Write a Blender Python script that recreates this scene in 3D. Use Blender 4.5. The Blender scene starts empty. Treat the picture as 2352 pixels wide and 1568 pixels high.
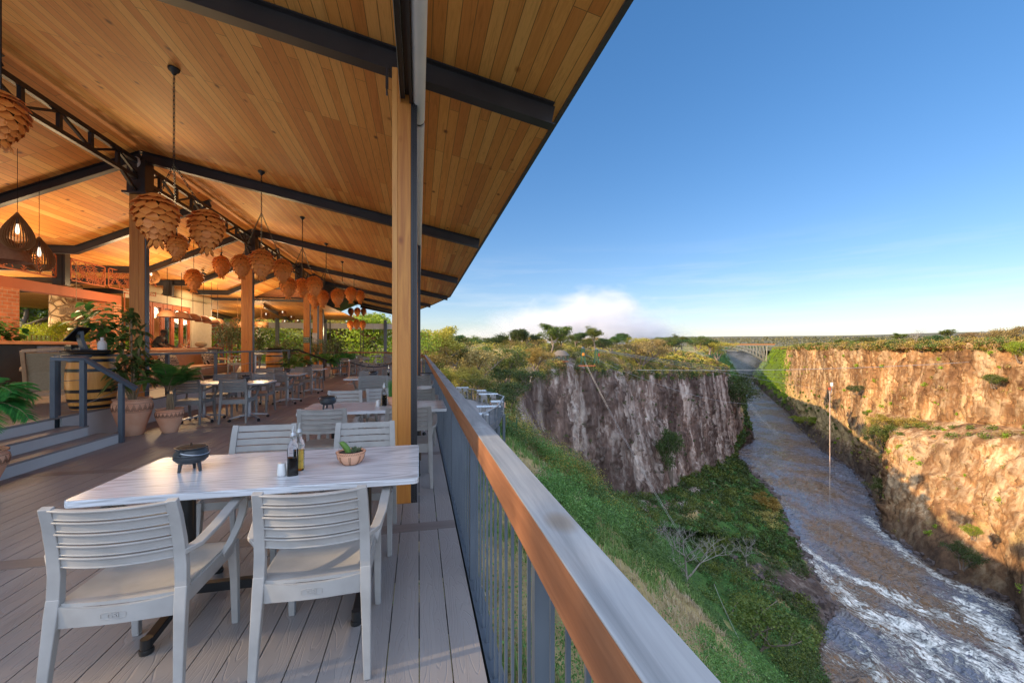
import bpy, math, random
import numpy as np
from mathutils import Vector, Matrix
R = math.radians
rng = random.Random(7)
nrng = np.random.RandomState(11)
SC = bpy.context.scene
COL = SC.collection

# ---------------------------------------------------------------- camera, sky, sun, exposure
YAW = math.atan(214 / 950.0)
SA, CA = math.sin(YAW), math.cos(YAW)
def G(r, d, z=0.0):                      # survey frame: r metres to the right, d metres ahead
    return (d * SA + r * CA, d * CA - r * SA, z)
cd = bpy.data.cameras.new('camera'); cam = bpy.data.objects.new('camera', cd); COL.objects.link(cam)
cam.location = (0, 0, 1.45); cam.rotation_euler = (R(90), 0, -YAW)
cd.sensor_width = 36; cd.lens = 950 / 2352 * 36; cd.shift_y = 12 / 2352
cd.clip_start = 0.02; cd.clip_end = 30000
SC.camera = cam
SUN_EL = R(20)
sr, sd = -0.95, -0.31
n_ = math.hypot(sr, sd); sv = G(sr / n_, sd / n_)
sunv = Vector((sv[0] * math.cos(SUN_EL), sv[1] * math.cos(SUN_EL), math.sin(SUN_EL)))
ld = bpy.data.lights.new('sun', 'SUN'); ld.energy = 2.9; ld.angle = R(0.5); ld.color = (1.0, 0.74, 0.44)
lo = bpy.data.objects.new('sun', ld); COL.objects.link(lo)
lo.rotation_euler = sunv.to_track_quat('Z', 'Y').to_euler()
W = bpy.data.worlds.new('World'); SC.world = W; W.use_nodes = True
wn = W.node_tree; wl = wn.links
bg = wn.nodes['Background']; bg.inputs['Strength'].default_value = 0.15
sky = wn.nodes.new('ShaderNodeTexSky'); sky.sky_type = 'NISHITA'; sky.sun_disc = False
sky.sun_elevation = SUN_EL; sky.sun_rotation = math.atan2(sunv.x, sunv.y)
sky.air_density = 1.0; sky.dust_density = 0.2; sky.ozone_density = 3.0
SKYFILL = (3.6, 4.3, 5.6, 1)
tc = wn.nodes.new('ShaderNodeTexCoord'); sep = wn.nodes.new('ShaderNodeSeparateXYZ'); wl.new(tc.outputs['Generated'], sep.inputs[0])
mp = wn.nodes.new('ShaderNodeMapping'); mp.inputs['Scale'].default_value = (1.2, 1.2, 14.0); wl.new(tc.outputs['Generated'], mp.inputs[0])
cn = wn.nodes.new('ShaderNodeTexNoise'); cn.inputs['Scale'].default_value = 3.1; cn.inputs['Detail'].default_value = 8; cn.inputs['Roughness'].default_value = 0.6
wl.new(mp.outputs[0], cn.inputs['Vector'])
cr = wn.nodes.new('ShaderNodeValToRGB'); cr.color_ramp.elements[0].position = 0.47; cr.color_ramp.elements[1].position = 0.72; wl.new(cn.outputs['Fac'], cr.inputs[0])
zr = wn.nodes.new('ShaderNodeValToRGB'); e = zr.color_ramp.elements
e[0].position = 0.0; e[0].color = (1, 1, 1, 1); e[1].position = 0.24; e[1].color = (0, 0, 0, 1)
q = e.new(0.12); q.color = (0.35, 0.35, 0.35, 1)
wl.new(sep.outputs[2], zr.inputs[0])
mu = wn.nodes.new('ShaderNodeMath'); mu.operation = 'MULTIPLY'; wl.new(cr.outputs[0], mu.inputs[0]); wl.new(zr.outputs[0], mu.inputs[1])
mu2 = wn.nodes.new('ShaderNodeMath'); mu2.operation = 'MULTIPLY'; mu2.inputs[1].default_value = 0.8; wl.new(mu.outputs[0], mu2.inputs[0])
mx = wn.nodes.new('ShaderNodeMixRGB'); mx.inputs[2].default_value = (2.2, 2.35, 2.5, 1); wl.new(mu2.outputs[0], mx.inputs[0])
gm = wn.nodes.new('ShaderNodeGamma'); gm.inputs[1].default_value = 0.72; wl.new(sky.outputs[0], gm.inputs[0])
hs_ = wn.nodes.new('ShaderNodeHueSaturation'); hs_.inputs['Saturation'].default_value = 1.42; hs_.inputs['Value'].default_value = 0.71; wl.new(gm.outputs[0], hs_.inputs['Color'])
tn = wn.nodes.new('ShaderNodeMixRGB'); tn.blend_type = 'MULTIPLY'; tn.inputs[0].default_value = 1; tn.inputs[2].default_value = (0.94, 0.88, 0.98, 1); wl.new(hs_.outputs[0], tn.inputs[1])
wl.new(tn.outputs[0], mx.inputs[1])
# added fill: unseen sky overhead and behind the camera made brighter
dp = wn.nodes.new('ShaderNodeVectorMath'); dp.operation = 'DOT_PRODUCT'; wl.new(tc.outputs['Generated'], dp.inputs[0])
hv = Vector((-SA*0.62 - 0.25, -CA*0.62, 0.80)); dp.inputs[1].default_value = tuple(hv)
hr = wn.nodes.new('ShaderNodeMapRange'); hr.interpolation_type = 'SMOOTHSTEP'; hr.inputs['From Min'].default_value = 0.12; hr.inputs['From Max'].default_value = 0.75
wl.new(dp.outputs['Value'], hr.inputs['Value'])
hm = wn.nodes.new('ShaderNodeMixRGB'); hm.inputs[2].default_value = SKYFILL; wl.new(hr.outputs[0], hm.inputs[0]); wl.new(mx.outputs[0], hm.inputs[1]); wl.new(hm.outputs[0], bg.inputs['Color'])
SC.view_settings.view_transform = 'Standard'; SC.view_settings.look = 'None'
SC.view_settings.exposure = 1.5; SC.view_settings.gamma = 1
SC.render.engine = 'CYCLES'
SC.cycles.max_bounces = 7; SC.cycles.diffuse_bounces = 4; SC.cycles.glossy_bounces = 3
SC.cycles.transmission_bounces = 5; SC.cycles.volume_bounces = 4; SC.cycles.transparent_max_bounces = 8

# ---------------------------------------------------------------- helpers: meshes
class MB:
    def __init__(s): s.v = []; s.f = []
    def add(s, vs, fs, M=None):
        o = len(s.v)
        if M is not None: vs = [tuple(M @ Vector(p)) for p in vs]
        s.v += [tuple(p) for p in vs]; s.f += [tuple(o + i for i in f) for f in fs]; return s
    def box(s, x0, x1, y0, y1, z0, z1, M=None):
        return s.add([(x0,y0,z0),(x1,y0,z0),(x1,y1,z0),(x0,y1,z0),(x0,y0,z1),(x1,y0,z1),(x1,y1,z1),(x0,y1,z1)],
                     [(0,3,2,1),(4,5,6,7),(0,1,5,4),(1,2,6,5),(2,3,7,6),(3,0,4,7)], M)
    def cbox(s, c, sz, rz=0, M=None):
        T = Matrix.Translation(c) @ Matrix.Rotation(rz, 4, 'Z')
        if M is not None: T = M @ T
        a, b, h = sz[0]/2, sz[1]/2, sz[2]/2
        return s.box(-a, a, -b, b, -h, h, T)
    def sweep(s, pts, w, h, side=(1,0,0), caps=True, M=None):
        pts = [Vector(p) for p in pts]; n = len(pts); S0 = Vector(side).normalized(); vs = []
        ws = w if isinstance(w, (list, tuple)) else [w]*n; hs = h if isinstance(h, (list, tuple)) else [h]*n
        for i, p in enumerate(pts):
            t = (pts[min(i+1,n-1)] - pts[max(i-1,0)]).normalized()
            N = t.cross(S0); N.normalize(); S = N.cross(t).normalized()
            a, b = S*ws[i]/2, N*hs[i]/2
            vs += [p-a-b, p+a-b, p+a+b, p-a+b]
        fs = []
        for i in range(n-1):
            o = 4*i
            for k in range(4): fs.append((o+k, o+(k+1)%4, o+4+(k+1)%4, o+4+k))
        if caps: fs += [(3,2,1,0), (4*n-4,4*n-3,4*n-2,4*n-1)]
        return s.add(vs, fs, M)
    def tube(s, pts, r, n=8, caps=True, M=None):
        pts = [Vector(p) for p in pts]; m = len(pts); rs = r if isinstance(r, (list, tuple)) else [r]*m; vs = []
        for i, p in enumerate(pts):
            t = (pts[min(i+1,m-1)] - pts[max(i-1,0)])
            t = t.normalized() if t.length > 1e-9 else Vector((0,0,1))
            a = Vector((0,0,1)) if abs(t.z) < 0.9 else Vector((1,0,0))
            S = t.cross(a).normalized(); N = S.cross(t)
            for k in range(n):
                an = 2*math.pi*k/n; vs.append(p + S*math.cos(an)*rs[i] + N*math.sin(an)*rs[i])
        fs = []
        for i in range(m-1):
            for k in range(n): fs.append((i*n+k, i*n+(k+1)%n, (i+1)*n+(k+1)%n, (i+1)*n+k))
        if caps: fs += [tuple(range(n-1,-1,-1)), tuple((m-1)*n+k for k in range(n))]
        return s.add(vs, fs, M)
    def lathe(s, prof, n=24, c=(0,0,0), M=None, capb=True, capt=False):
        vs = []
        for r, z in prof:
            for k in range(n):
                a = 2*math.pi*k/n; vs.append((c[0]+r*math.cos(a), c[1]+r*math.sin(a), c[2]+z))
        fs = []; m = len(prof)
        for i in range(m-1):
            for k in range(n): fs.append((i*n+k, i*n+(k+1)%n, (i+1)*n+(k+1)%n, (i+1)*n+k))
        if capb: fs.append(tuple(range(n-1,-1,-1)))
        if capt: fs.append(tuple((m-1)*n+k for k in range(n)))
        return s.add(vs, fs, M)
    def prism(s, poly, z0, z1, M=None):
        n = len(poly); vs = [(x,y,z0) for x,y in poly]+[(x,y,z1) for x,y in poly]
        fs = [tuple(range(n-1,-1,-1)), tuple(range(n,2*n))]+[(i,(i+1)%n,n+(i+1)%n,n+i) for i in range(n)]
        return s.add(vs, fs, M)
    def build(s, name, mat, parent=None, smooth=False, bevel=0.0, loc=None):
        me = bpy.data.meshes.new(name); me.from_pydata(s.v, [], s.f); me.update()
        return mkobj(name, me, mat, parent, smooth, bevel, loc)
def mkobj(name, me, mat, parent=None, smooth=False, bevel=0.0, loc=None):
    o = bpy.data.objects.new(name, me); COL.objects.link(o)
    if mat is not None: me.materials.append(mat)
    if smooth:
        me.polygons.foreach_set('use_smooth', [True]*len(me.polygons))
        if smooth != 'all':
            try: me.set_sharp_from_angle(angle=R(38))
            except Exception: pass
    if bevel:
        b = o.modifiers.new('bevel', 'BEVEL'); b.width = bevel; b.segments = 2; b.limit_method = 'ANGLE'; b.angle_limit = R(40)
    if parent: o.parent = parent
    if loc: o.location = loc
    return o
def npmesh(name, V, F):
    me = bpy.data.meshes.new(name); V = np.asarray(V, dtype=np.float32); F = np.asarray(F, dtype=np.int32)
    me.vertices.add(len(V)); me.vertices.foreach_set('co', V.ravel()); k = F.shape[1]
    me.loops.add(F.size); me.loops.foreach_set('vertex_index', F.ravel())
    me.polygons.add(len(F)); me.polygons.foreach_set('loop_start', np.arange(0, F.size, k, dtype=np.int32))
    me.update(calc_edges=True); me.validate(); return me
def tag(o, label=None, cat=None, group=None, kind=None):
    if label: o['label'] = label
    if cat: o['category'] = cat
    if group: o['group'] = group
    if kind: o['kind'] = kind
    return o
def thing(name, label, cat, loc=(0,0,0), rz=0, group=None):
    o = bpy.data.objects.new(name, None); COL.objects.link(o); o.location = loc; o.rotation_euler = (0,0,rz)
    o.empty_display_size = 0.1
    return tag(o, label, cat, group)
def dup(root, loc, rz=0, label=None, group=None, scale=None, rot=None):
    r = root.copy(); COL.objects.link(r); r.location = loc; r.rotation_euler = rot if rot else (0,0,rz)
    if label: r['label'] = label
    if group: r['group'] = group
    if scale: r.scale = scale if isinstance(scale, tuple) else (scale,)*3
    for ch in list(root.children):
        c = ch.copy(); COL.objects.link(c); c.parent = r
        for g in list(ch.children):
            d = g.copy(); COL.objects.link(d); d.parent = c
    return r
def place(state, make, loc, rz=0, label=None, group=None, scale=None, rot=None):
    if 'o' not in state:
        state['o'] = make(); o = state['o']; o.location = loc; o.rotation_euler = rot if rot else (0,0,rz)
        if label: o['label'] = label
        if group: o['group'] = group
        if scale: o.scale = scale if isinstance(scale, tuple) else (scale,)*3
        return o
    return dup(state['o'], loc, rz, label, group, scale, rot)
def bez(a, b, c, n=8):
    a, b, c = Vector(a), Vector(b), Vector(c)
    return [a*(1-t)**2 + b*2*t*(1-t) + c*t*t for t in [i/(n-1) for i in range(n)]]

# ---------------------------------------------------------------- helpers: materials
def newmat(name):
    m = bpy.data.materials.new(name); m.use_nodes = True; return m, m.node_tree, m.node_tree.nodes['Principled BSDF']
def nd(t, typ, **kw):
    n = t.nodes.new(typ)
    for k, v in kw.items():
        if k.startswith('i_'):
            key = k[2:].replace('_', ' '); n.inputs[int(key) if key.isdigit() else key].default_value = v
        else: setattr(n, k, v)
    return n
def ramp(t, src, stops):
    n = t.nodes.new('ShaderNodeValToRGB'); e = n.color_ramp.elements
    e[0].position, e[0].color = stops[0][0], tuple(stops[0][1])+(1,)
    e[1].position, e[1].color = stops[-1][0], tuple(stops[-1][1])+(1,)
    for p, c in stops[1:-1]: q = e.new(p); q.color = tuple(c)+(1,)
    t.links.new(src, n.inputs[0]); return n.outputs[0]
def coords(t, scale=(1,1,1), kind='Object', rot=(0,0,0), loc=(0,0,0)):
    c = nd(t, 'ShaderNodeTexCoord'); m = nd(t, 'ShaderNodeMapping'); m.inputs['Scale'].default_value = scale
    m.inputs['Rotation'].default_value = rot; m.inputs['Location'].default_value = loc
    t.links.new(c.outputs[kind], m.inputs[0]); return m.outputs[0]
def noise(t, vec, scale, detail=5, rough=0.55, dist=0.0):
    n = nd(t, 'ShaderNodeTexNoise'); n.inputs['Scale'].default_value = scale; n.inputs['Detail'].default_value = detail
    n.inputs['Roughness'].default_value = rough; n.inputs['Distortion'].default_value = dist
    t.links.new(vec, n.inputs['Vector']); return n.outputs['Fac']
def mix(t, f, a, b, mode='MIX'):
    m = nd(t, 'ShaderNodeMixRGB', blend_type=mode)
    for i, v in enumerate((f, a, b)):
        if isinstance(v, (int, float)): m.inputs[i].default_value = v
        elif isinstance(v, tuple): m.inputs[i].default_value = v + (1,) if len(v) == 3 else v
        else: t.links.new(v, m.inputs[i])
    return m.outputs[0]
def math_(t, op, a, b=0.0):
    m = nd(t, 'ShaderNodeMath', operation=op)
    for i, v in enumerate((a, b)):
        if isinstance(v, (int, float)): m.inputs[i].default_value = v
        else: t.links.new(v, m.inputs[i])
    return m.outputs[0]
def bump(t, h, strength, dist, bs):
    b = nd(t, 'ShaderNodeBump'); b.inputs['Strength'].default_value = strength; b.inputs['Distance'].default_value = dist
    t.links.new(h, b.inputs['Height']); t.links.new(b.outputs[0], bs.inputs['Normal'])
def plain(name, c1, c2=None, rough=0.5, metal=0.0, sc=6.0, bs=0.0, bd=0.004, bscale=None, spec=None, stretch=(1,1,1), kind='Object'):
    m, t, b = newmat(name); v = coords(t, stretch, kind)
    c2 = c2 or tuple(x*0.8 for x in c1); f = noise(t, v, sc, 5)
    t.links.new(ramp(t, f, [(0.3, c1), (0.7, c2)]), b.inputs['Base Color'])
    b.inputs['Roughness'].default_value = rough; b.inputs['Metallic'].default_value = metal
    if spec is not None: b.inputs['Specular IOR Level'].default_value = spec
    if bs: bump(t, noise(t, v, bscale or sc*8, 4), bs, bd, b)
    return m
def leafmat(name, c1, c2, trans=0.35, sc=3.0, rough=0.55):
    m, t, b = newmat(name); v = coords(t, (1,1,1)); f = noise(t, v, sc, 4)
    oi = nd(t, 'ShaderNodeObjectInfo')
    geo = nd(t, 'ShaderNodeNewGeometry')
    f2 = math_(t, 'ADD', math_(t, 'MULTIPLY', f, 0.6), math_(t, 'MULTIPLY', geo.outputs['Random Per Island'], 0.4))
    c = ramp(t, f2, [(0.3, c1), (0.68, c2)])
    hs = nd(t, 'ShaderNodeHueSaturation'); t.links.new(c, hs.inputs['Color'])
    t.links.new(math_(t, 'ADD', math_(t, 'MULTIPLY', oi.outputs['Random'], 0.05), 0.475), hs.inputs['Hue'])
    t.links.new(math_(t, 'ADD', math_(t, 'MULTIPLY', oi.outputs['Random'], 0.5), 0.75), hs.inputs['Value'])
    t.links.new(hs.outputs[0], b.inputs['Base Color']); b.inputs['Roughness'].default_value = rough
    tr = nd(t, 'ShaderNodeBsdfTranslucent'); t.links.new(hs.outputs[0], tr.inputs[0])
    ms = nd(t, 'ShaderNodeMixShader'); ms.inputs[0].default_value = trans
    t.links.new(b.outputs[0], ms.inputs[1]); t.links.new(tr.outputs[0], ms.inputs[2])
    t.links.new(ms.outputs[0], t.nodes['Material Output'].inputs[0]); return m
def planks(name, width, length, tones, gap=0.004, rot=0.0, knots=True, rough=0.5, grain=1.0, xyz=None):
    """boards running along world Y (rot turns them), tone per board, grain and knots"""
    m, t, b = newmat(name)
    v = coords(t, (1,1,0 if xyz is None else 1), 'Object', (0,0,rot) if xyz is None else xyz)
    sp = nd(t, 'ShaderNodeSeparateXYZ'); t.links.new(v, sp.inputs[0])
    cm = nd(t, 'ShaderNodeCombineXYZ'); t.links.new(sp.outputs[1], cm.inputs[0]); t.links.new(sp.outputs[0], cm.inputs[1])
    br = nd(t, 'ShaderNodeTexBrick'); t.links.new(cm.outputs[0], br.inputs['Vector']); br.offset = 0.37; br.offset_frequency = 3; br.squash = 1
    for k, val in {'Scale':1.0,'Mortar Size':gap,'Mortar Smooth':0.3,'Bias':0.0,'Brick Width':length,'Row Height':width}.items(): br.inputs[k].default_value = val
    br.inputs['Color1'].default_value = (0,0,0,1); br.inputs['Color2'].default_value = (1,1,1,1); br.inputs['Mortar'].default_value = (0.5,0.5,0.5,1)
    tone = ramp(t, br.outputs['Color'], [(0.0, tones[0]), (0.5, tones[1]), (1.0, tones[2])])
    vs = nd(t, 'ShaderNodeVectorMath', operation='MULTIPLY'); t.links.new(v, vs.inputs[0]); vs.inputs[1].default_value = (26, 1.6, 1)
    off = nd(t, 'ShaderNodeVectorMath', operation='ADD'); t.links.new(vs.outputs[0], off.inputs[0])
    cb = nd(t, 'ShaderNodeCombineXYZ'); t.links.new(math_(t,'MULTIPLY',br.outputs['Color'],37.0), cb.inputs[1]); t.links.new(cb.outputs[0], off.inputs[1])
    g1 = noise(t, off.outputs[0], 1.0, 6, 0.6, 1.4)
    gr = ramp(t, g1, [(0.35, (0.62,0.50,0.38)), (0.5, (1,1,1)), (0.62, (0.80,0.70,0.58))])
    c = mix(t, 0.5*grain, tone, gr, 'MULTIPLY')
    if knots:
        vo = nd(t, 'ShaderNodeTexVoronoi'); vo.inputs['Scale'].default_value = 3.4
        vm = nd(t, 'ShaderNodeVectorMath', operation='MULTIPLY'); t.links.new(v, vm.inputs[0]); vm.inputs[1].default_value = (1.0,0.62,1)
        t.links.new(vm.outputs[0], vo.inputs['Vector'])
        k = ramp(t, vo.outputs['Distance'], [(0.045, (0.10,0.05,0.025)), (0.085, (0.70,0.55,0.42)), (0.13, (1,1,1))])
        c = mix(t, 0.9, c, k, 'MULTIPLY')
    c = mix(t, math_(t,'MULTIPLY',br.outputs['Fac'],0.8), c, tuple(x*0.16 for x in tones[1]))
    t.links.new(c, b.inputs['Base Color']); b.inputs['Roughness'].default_value = rough
    bump(t, math_(t,'SUBTRACT', math_(t,'MULTIPLY',g1,0.12), br.outputs['Fac']), 0.5, 0.004, b)
    return m
def woodmat(name, c1, c2, axis='Z', rough=0.5, sc=1.0, knots=0.0):
    m, t, b = newmat(name); s = {'Z':(14,14,0.8),'Y':(14,0.8,14),'X':(0.8,14,14)}[axis]
    v = coords(t, tuple(x*sc for x in s)); f = noise(t, v, 1.2, 7, 0.62, 1.2)
    c = ramp(t, f, [(0.3, c1), (0.52, tuple((a+b_)/2 for a, b_ in zip(c1, c2))), (0.7, c2)])
    if knots:
        vo = nd(t, 'ShaderNodeTexVoronoi'); vo.inputs['Scale'].default_value = knots
        t.links.new(coords(t, {'Z':(1,1,0.6),'Y':(1,0.6,1),'X':(0.6,1,1)}[axis]), vo.inputs['Vector'])
        c = mix(t, 0.85, c, ramp(t, vo.outputs['Distance'], [(0.04,(0.2,0.1,0.05)),(0.1,(0.8,0.65,0.5)),(0.14,(1,1,1))]), 'MULTIPLY')
    t.links.new(c, b.inputs['Base Color']); b.inputs['Roughness'].default_value = rough
    bump(t, f, 0.15, 0.003, b); return m

MT = {}
MT['ceiling'] = planks('ceiling_boards', 0.112, 2.9, [(0.68,0.24,0.045),(0.82,0.35,0.075),(0.90,0.47,0.13)], gap=0.0035, rough=0.6)
MT['steel'] = plain('charcoal_steel', (0.022,0.02,0.022), (0.035,0.032,0.034), 0.42, 0.0, 3, 0.1, 0.001)
MT['bluesteel'] = plain('slate_steel', (0.075,0.095,0.12), (0.10,0.12,0.145), 0.4, 0.0, 4, 0.1, 0.001)
MT['postwood'] = woodmat('post_timber', (0.40,0.13,0.018), (0.62,0.26,0.045), 'Z', 0.5, 1.0, 4.0)
MT['postpale'] = woodmat('post_timber_pale', (0.50,0.20,0.045), (0.70,0.34,0.085), 'Z', 0.5, 1.0, 4.0)
MT['blind'] = plain('blind_tube_cloth', (0.74,0.72,0.70), (0.68,0.66,0.65), 0.6)
MT['fascia'] = plain('eave_fascia', (0.06,0.06,0.07), None, 0.5)

def deckmat():
    m, t, b = newmat('composite_deck'); v = coords(t, (1,1,1))
    sp = nd(t,'ShaderNodeSeparateXYZ'); t.links.new(v, sp.inputs[0])
    row = math_(t,'FLOOR', math_(t,'DIVIDE', math_(t,'ADD',sp.outputs[0],20.0-0.29), 0.1455))
    wn_ = nd(t,'ShaderNodeTexWhiteNoise', noise_dimensions='1D'); t.links.new(row, wn_.inputs['W'])
    cb = nd(t,'ShaderNodeCombineXYZ'); t.links.new(math_(t,'MULTIPLY',wn_.outputs['Value'],60.0), cb.inputs[1])
    ad = nd(t,'ShaderNodeVectorMath',operation='ADD'); t.links.new(v, ad.inputs[0]); t.links.new(cb.outputs[0], ad.inputs[1])
    sc = nd(t,'ShaderNodeVectorMath',operation='MULTIPLY'); t.links.new(ad.outputs[0], sc.inputs[0]); sc.inputs[1].default_value = (9.0, 1.3, 1)
    big = noise(t, sc.outputs[0], 0.9, 1.5, 0.4)
    rings = math_(t,'PINGPONG', math_(t,'MULTIPLY', big, 17.0), 0.5)
    fine = noise(t, coords(t,(60,3,1)), 1.5, 3)
    lines = ramp(t, math_(t,'ADD',rings, math_(t,'MULTIPLY',fine,0.12)), [(0.02,(0,0,0)),(0.18,(1,1,1))])
    base = mix(t, wn_.outputs['Value'], (0.235,0.203,0.186), (0.33,0.288,0.264))
    base = mix(t, noise(t, coords(t,(1,0.4,1)), 1.1, 4), base, (0.29,0.27,0.265))
    c = mix(t, math_(t,'SUBTRACT',1.0,lines), base, (0.30,0.27,0.26))
    t.links.new(c, b.inputs['Base Color']); b.inputs['Roughness'].default_value = 0.5
    bump(t, lines, 0.75, 0.0025, b); return m
MT['deck'] = deckmat()
MT['deckx'] = plain('composite_border', (0.24,0.20,0.185), (0.18,0.15,0.14), 0.5, 0, 2, 0.4, 0.002, 8, stretch=(1,9,1))
MT['riser'] = plain('riser_board', (0.66,0.66,0.64), (0.58,0.58,0.57), 0.6, 0, 2.0, 0.1, 0.002, 20)
MT['plastic'] = plain('grey_resin', (0.40,0.385,0.365), (0.31,0.30,0.285), 0.45, 0, 7, 0.05, 0.001, 120)
MT['plastic_dk'] = plain('dark_grey_resin', (0.27,0.265,0.25), (0.235,0.23,0.22), 0.45)
MT['farbush'] = leafmat('distant_bush_leaf', (.075,.075,.03), (.15,.125,.055), .2, .05)
MT['silver'] = plain('brushed_aluminium', (0.55,0.57,0.6), (0.48,0.5,0.53), 0.32, 0.75)
MT['black'] = plain('black_powder_coat', (0.012,0.012,0.013), (0.02,0.02,0.02), 0.3)
def tablemat():
    m, t, b = newmat('limewashed_oak')
    f = noise(t, coords(t,(1.3,34,34)), 1.0, 6, .6, .35); f2 = noise(t, coords(t,(3.5,120,100)), 1.0, 3, .6)
    sp = nd(t,'ShaderNodeVectorMath',operation='MULTIPLY'); t.links.new(coords(t), sp.inputs[0]); sp.inputs[1].default_value = (0.55, 3.6, 3)
    big = noise(t, sp.outputs[0], 1.0, 1.0, 0.3, 0.2)
    ln = math_(t,'PINGPONG', math_(t,'MULTIPLY',big,30.0), 0.5)
    l2 = ramp(t, math_(t,'ADD',math_(t,'MULTIPLY',ln,.35),math_(t,'MULTIPLY',f,0.6)), [(0.27,(0,0,0)),(0.40,(1,1,1))])
    c = mix(t, l2, (0.42,0.43,0.45), (0.66,0.68,0.71)); c = mix(t, ramp(t,f2,[(0.54,(0,0,0)),(0.66,(0.6,0.6,0.6))]), c, (0.36,0.355,0.36))
    t.links.new(c, b.inputs['Base Color']); b.inputs['Roughness'].default_value = 0.25
    bump(t, l2, 0.1, 0.001, b); return m
MT['table'] = tablemat()
MT['railtop'] = woodmat('weathered_rail_top', (0.19,0.20,0.21), (0.40,0.41,0.42), 'Y', 0.72, 0.9, 2.3)
MT['railside'] = woodmat('rail_side_timber', (0.22,0.085,0.035), (0.38,0.165,0.075), 'Y', 0.6, 1.0)
MT['terracotta'] = plain('terracotta', (0.70,0.31,0.17), (0.78,0.46,0.30), 0.75, 0, 3.5, 0.25, 0.004, 40)
MT['terracotta_dk'] = plain('terracotta_groove', (0.30,0.15,0.09), None, 0.8)
MT['soil'] = plain('soil', (0.05,0.03,0.02), (0.09,0.06,0.04), 0.9, 0, 20, 0.6, 0.01)
MT['palm'] = leafmat('palm_leaf', (0.05,0.20,0.04), (0.14,0.42,0.09), 0.45, 6)
MT['croton'] = leafmat('broad_leaf', (0.05,0.12,0.03), (0.20,0.28,0.08), 0.25, 9, 0.4)
MT['fiddle'] = leafmat('fiddle_leaf', (0.035,0.12,0.025), (0.08,0.20,0.05), 0.25, 4, 0.35)
MT['ficus'] = leafmat('variegated_leaf', (0.07,0.12,0.045), (0.26,0.31,0.18), 0.3, 14)
MT['herb'] = leafmat('herb_leaf', (0.08,0.22,0.03), (0.17,0.36,0.07), 0.3, 10)
MT['stem'] = plain('plant_stem', (0.20,0.13,0.07), (0.30,0.21,0.12), 0.8)
MT['bark'] = plain('bark', (0.13,0.095,0.07), (0.24,0.19,0.15), 0.9, 0, 3, 0.4, 0.05)
MT['palebark'] = plain('pale_bark', (0.32,0.28,0.245), (0.22,0.19,0.165), 0.9)
MT['t_green'] = leafmat('tree_leaf_green', (0.07,0.11,0.015), (0.18,0.21,0.035), 0.35, 1.5)
MT['t_yellow'] = leafmat('tree_leaf_yellow', (0.30,0.23,0.03), (0.52,0.40,0.075), 0.4, 1.5)
MT['t_dark'] = leafmat('tree_leaf_dark', (0.03,0.065,0.015), (0.085,0.13,0.025), 0.3, 1.2)
MT['t_olive'] = leafmat('tree_leaf_olive', (0.24,0.17,0.05), (0.42,0.31,0.10), 0.3, 1.5)
MT['t_bright'] = leafmat('tree_leaf_bright', (0.20,0.28,0.015), (0.42,0.46,0.04), 0.55, 1.5)
MT['brick'] = None
def brickmat(name='red_brick', a=(0.36,0.10,0.035), b2=(0.50,0.17,0.07), mo=(0.42,0.26,0.17), stone=False):
    m, t, b = newmat(name); c = nd(t,'ShaderNodeTexCoord'); sp = nd(t,'ShaderNodeSeparateXYZ'); t.links.new(c.outputs['Object'], sp.inputs[0])
    cm = nd(t,'ShaderNodeCombineXYZ'); t.links.new(math_(t,'ADD',sp.outputs[0],sp.outputs[1]), cm.inputs[0]); t.links.new(sp.outputs[2], cm.inputs[1])
    br = nd(t,'ShaderNodeTexBrick'); t.links.new(cm.outputs[0], br.inputs['Vector'])
    for k, v in {'Scale':1.0,'Mortar Size':0.008,'Brick Width':0.23,'Row Height':0.085,'Bias':0.1}.items(): br.inputs[k].default_value = v
    br.inputs['Color1'].default_value = a+(1,); br.inputs['Color2'].default_value = b2+(1,); br.inputs['Mortar'].default_value = mo+(1,)
    n = noise(t, c.outputs['Object'], 9, 5)
    t.links.new(mix(t, 0.5, br.outputs['Color'], ramp(t,n,[(0.3,(0.6,0.6,0.6)),(0.7,(1.2,1.1,1.0))]), 'MULTIPLY'), b.inputs['Base Color'])
    b.inputs['Roughness'].default_value = 0.85; bump(t, math_(t,'SUBTRACT',n,br.outputs['Fac']), 0.6, 0.006, b); return m
MT['brick'] = brickmat()
MT['redplaster'] = plain('red_brown_plaster', (0.33,0.075,0.02), (0.38,0.095,0.03), 0.7, 0, 2)
def stonemat():
    m, t, b = newmat('rubble_stone'); v = coords(t,(2.6,2.6,4.2)); vo = nd(t,'ShaderNodeTexVoronoi', feature='DISTANCE_TO_EDGE'); vo.inputs['Scale'].default_value = 1
    t.links.new(v, vo.inputs['Vector']); v2 = nd(t,'ShaderNodeTexVoronoi'); v2.inputs['Scale'].default_value = 1; t.links.new(v, v2.inputs['Vector'])
    hs = ramp(t, math_(t,'FRACT',math_(t,'MULTIPLY',v2.outputs['Distance'],9.0)), [(0,(0.42,0.30,0.18)),(1,(0.62,0.47,0.30))])
    ed = ramp(t, vo.outputs['Distance'], [(0.02,(0,0,0)),(0.09,(1,1,1))])
    t.links.new(mix(t, ed, (0.20,0.13,0.07), hs), b.inputs['Base Color']); b.inputs['Roughness'].default_value = 0.9
    bump(t, ed, 1.0, 0.05, b); return m
MT['stone'] = stonemat()
MT['pinewood'] = plain('plywood_scale', (0.70,0.21,0.035), (0.82,0.30,0.06), 0.55, 0, 5)
MT['pinedark'] = plain('lamp_core_dark', (0.06,0.03,0.012), None, 0.8)
MT['rattan'] = plain('rattan_slat', (0.30,0.13,0.045), (0.38,0.18,0.07), 0.55)
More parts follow.
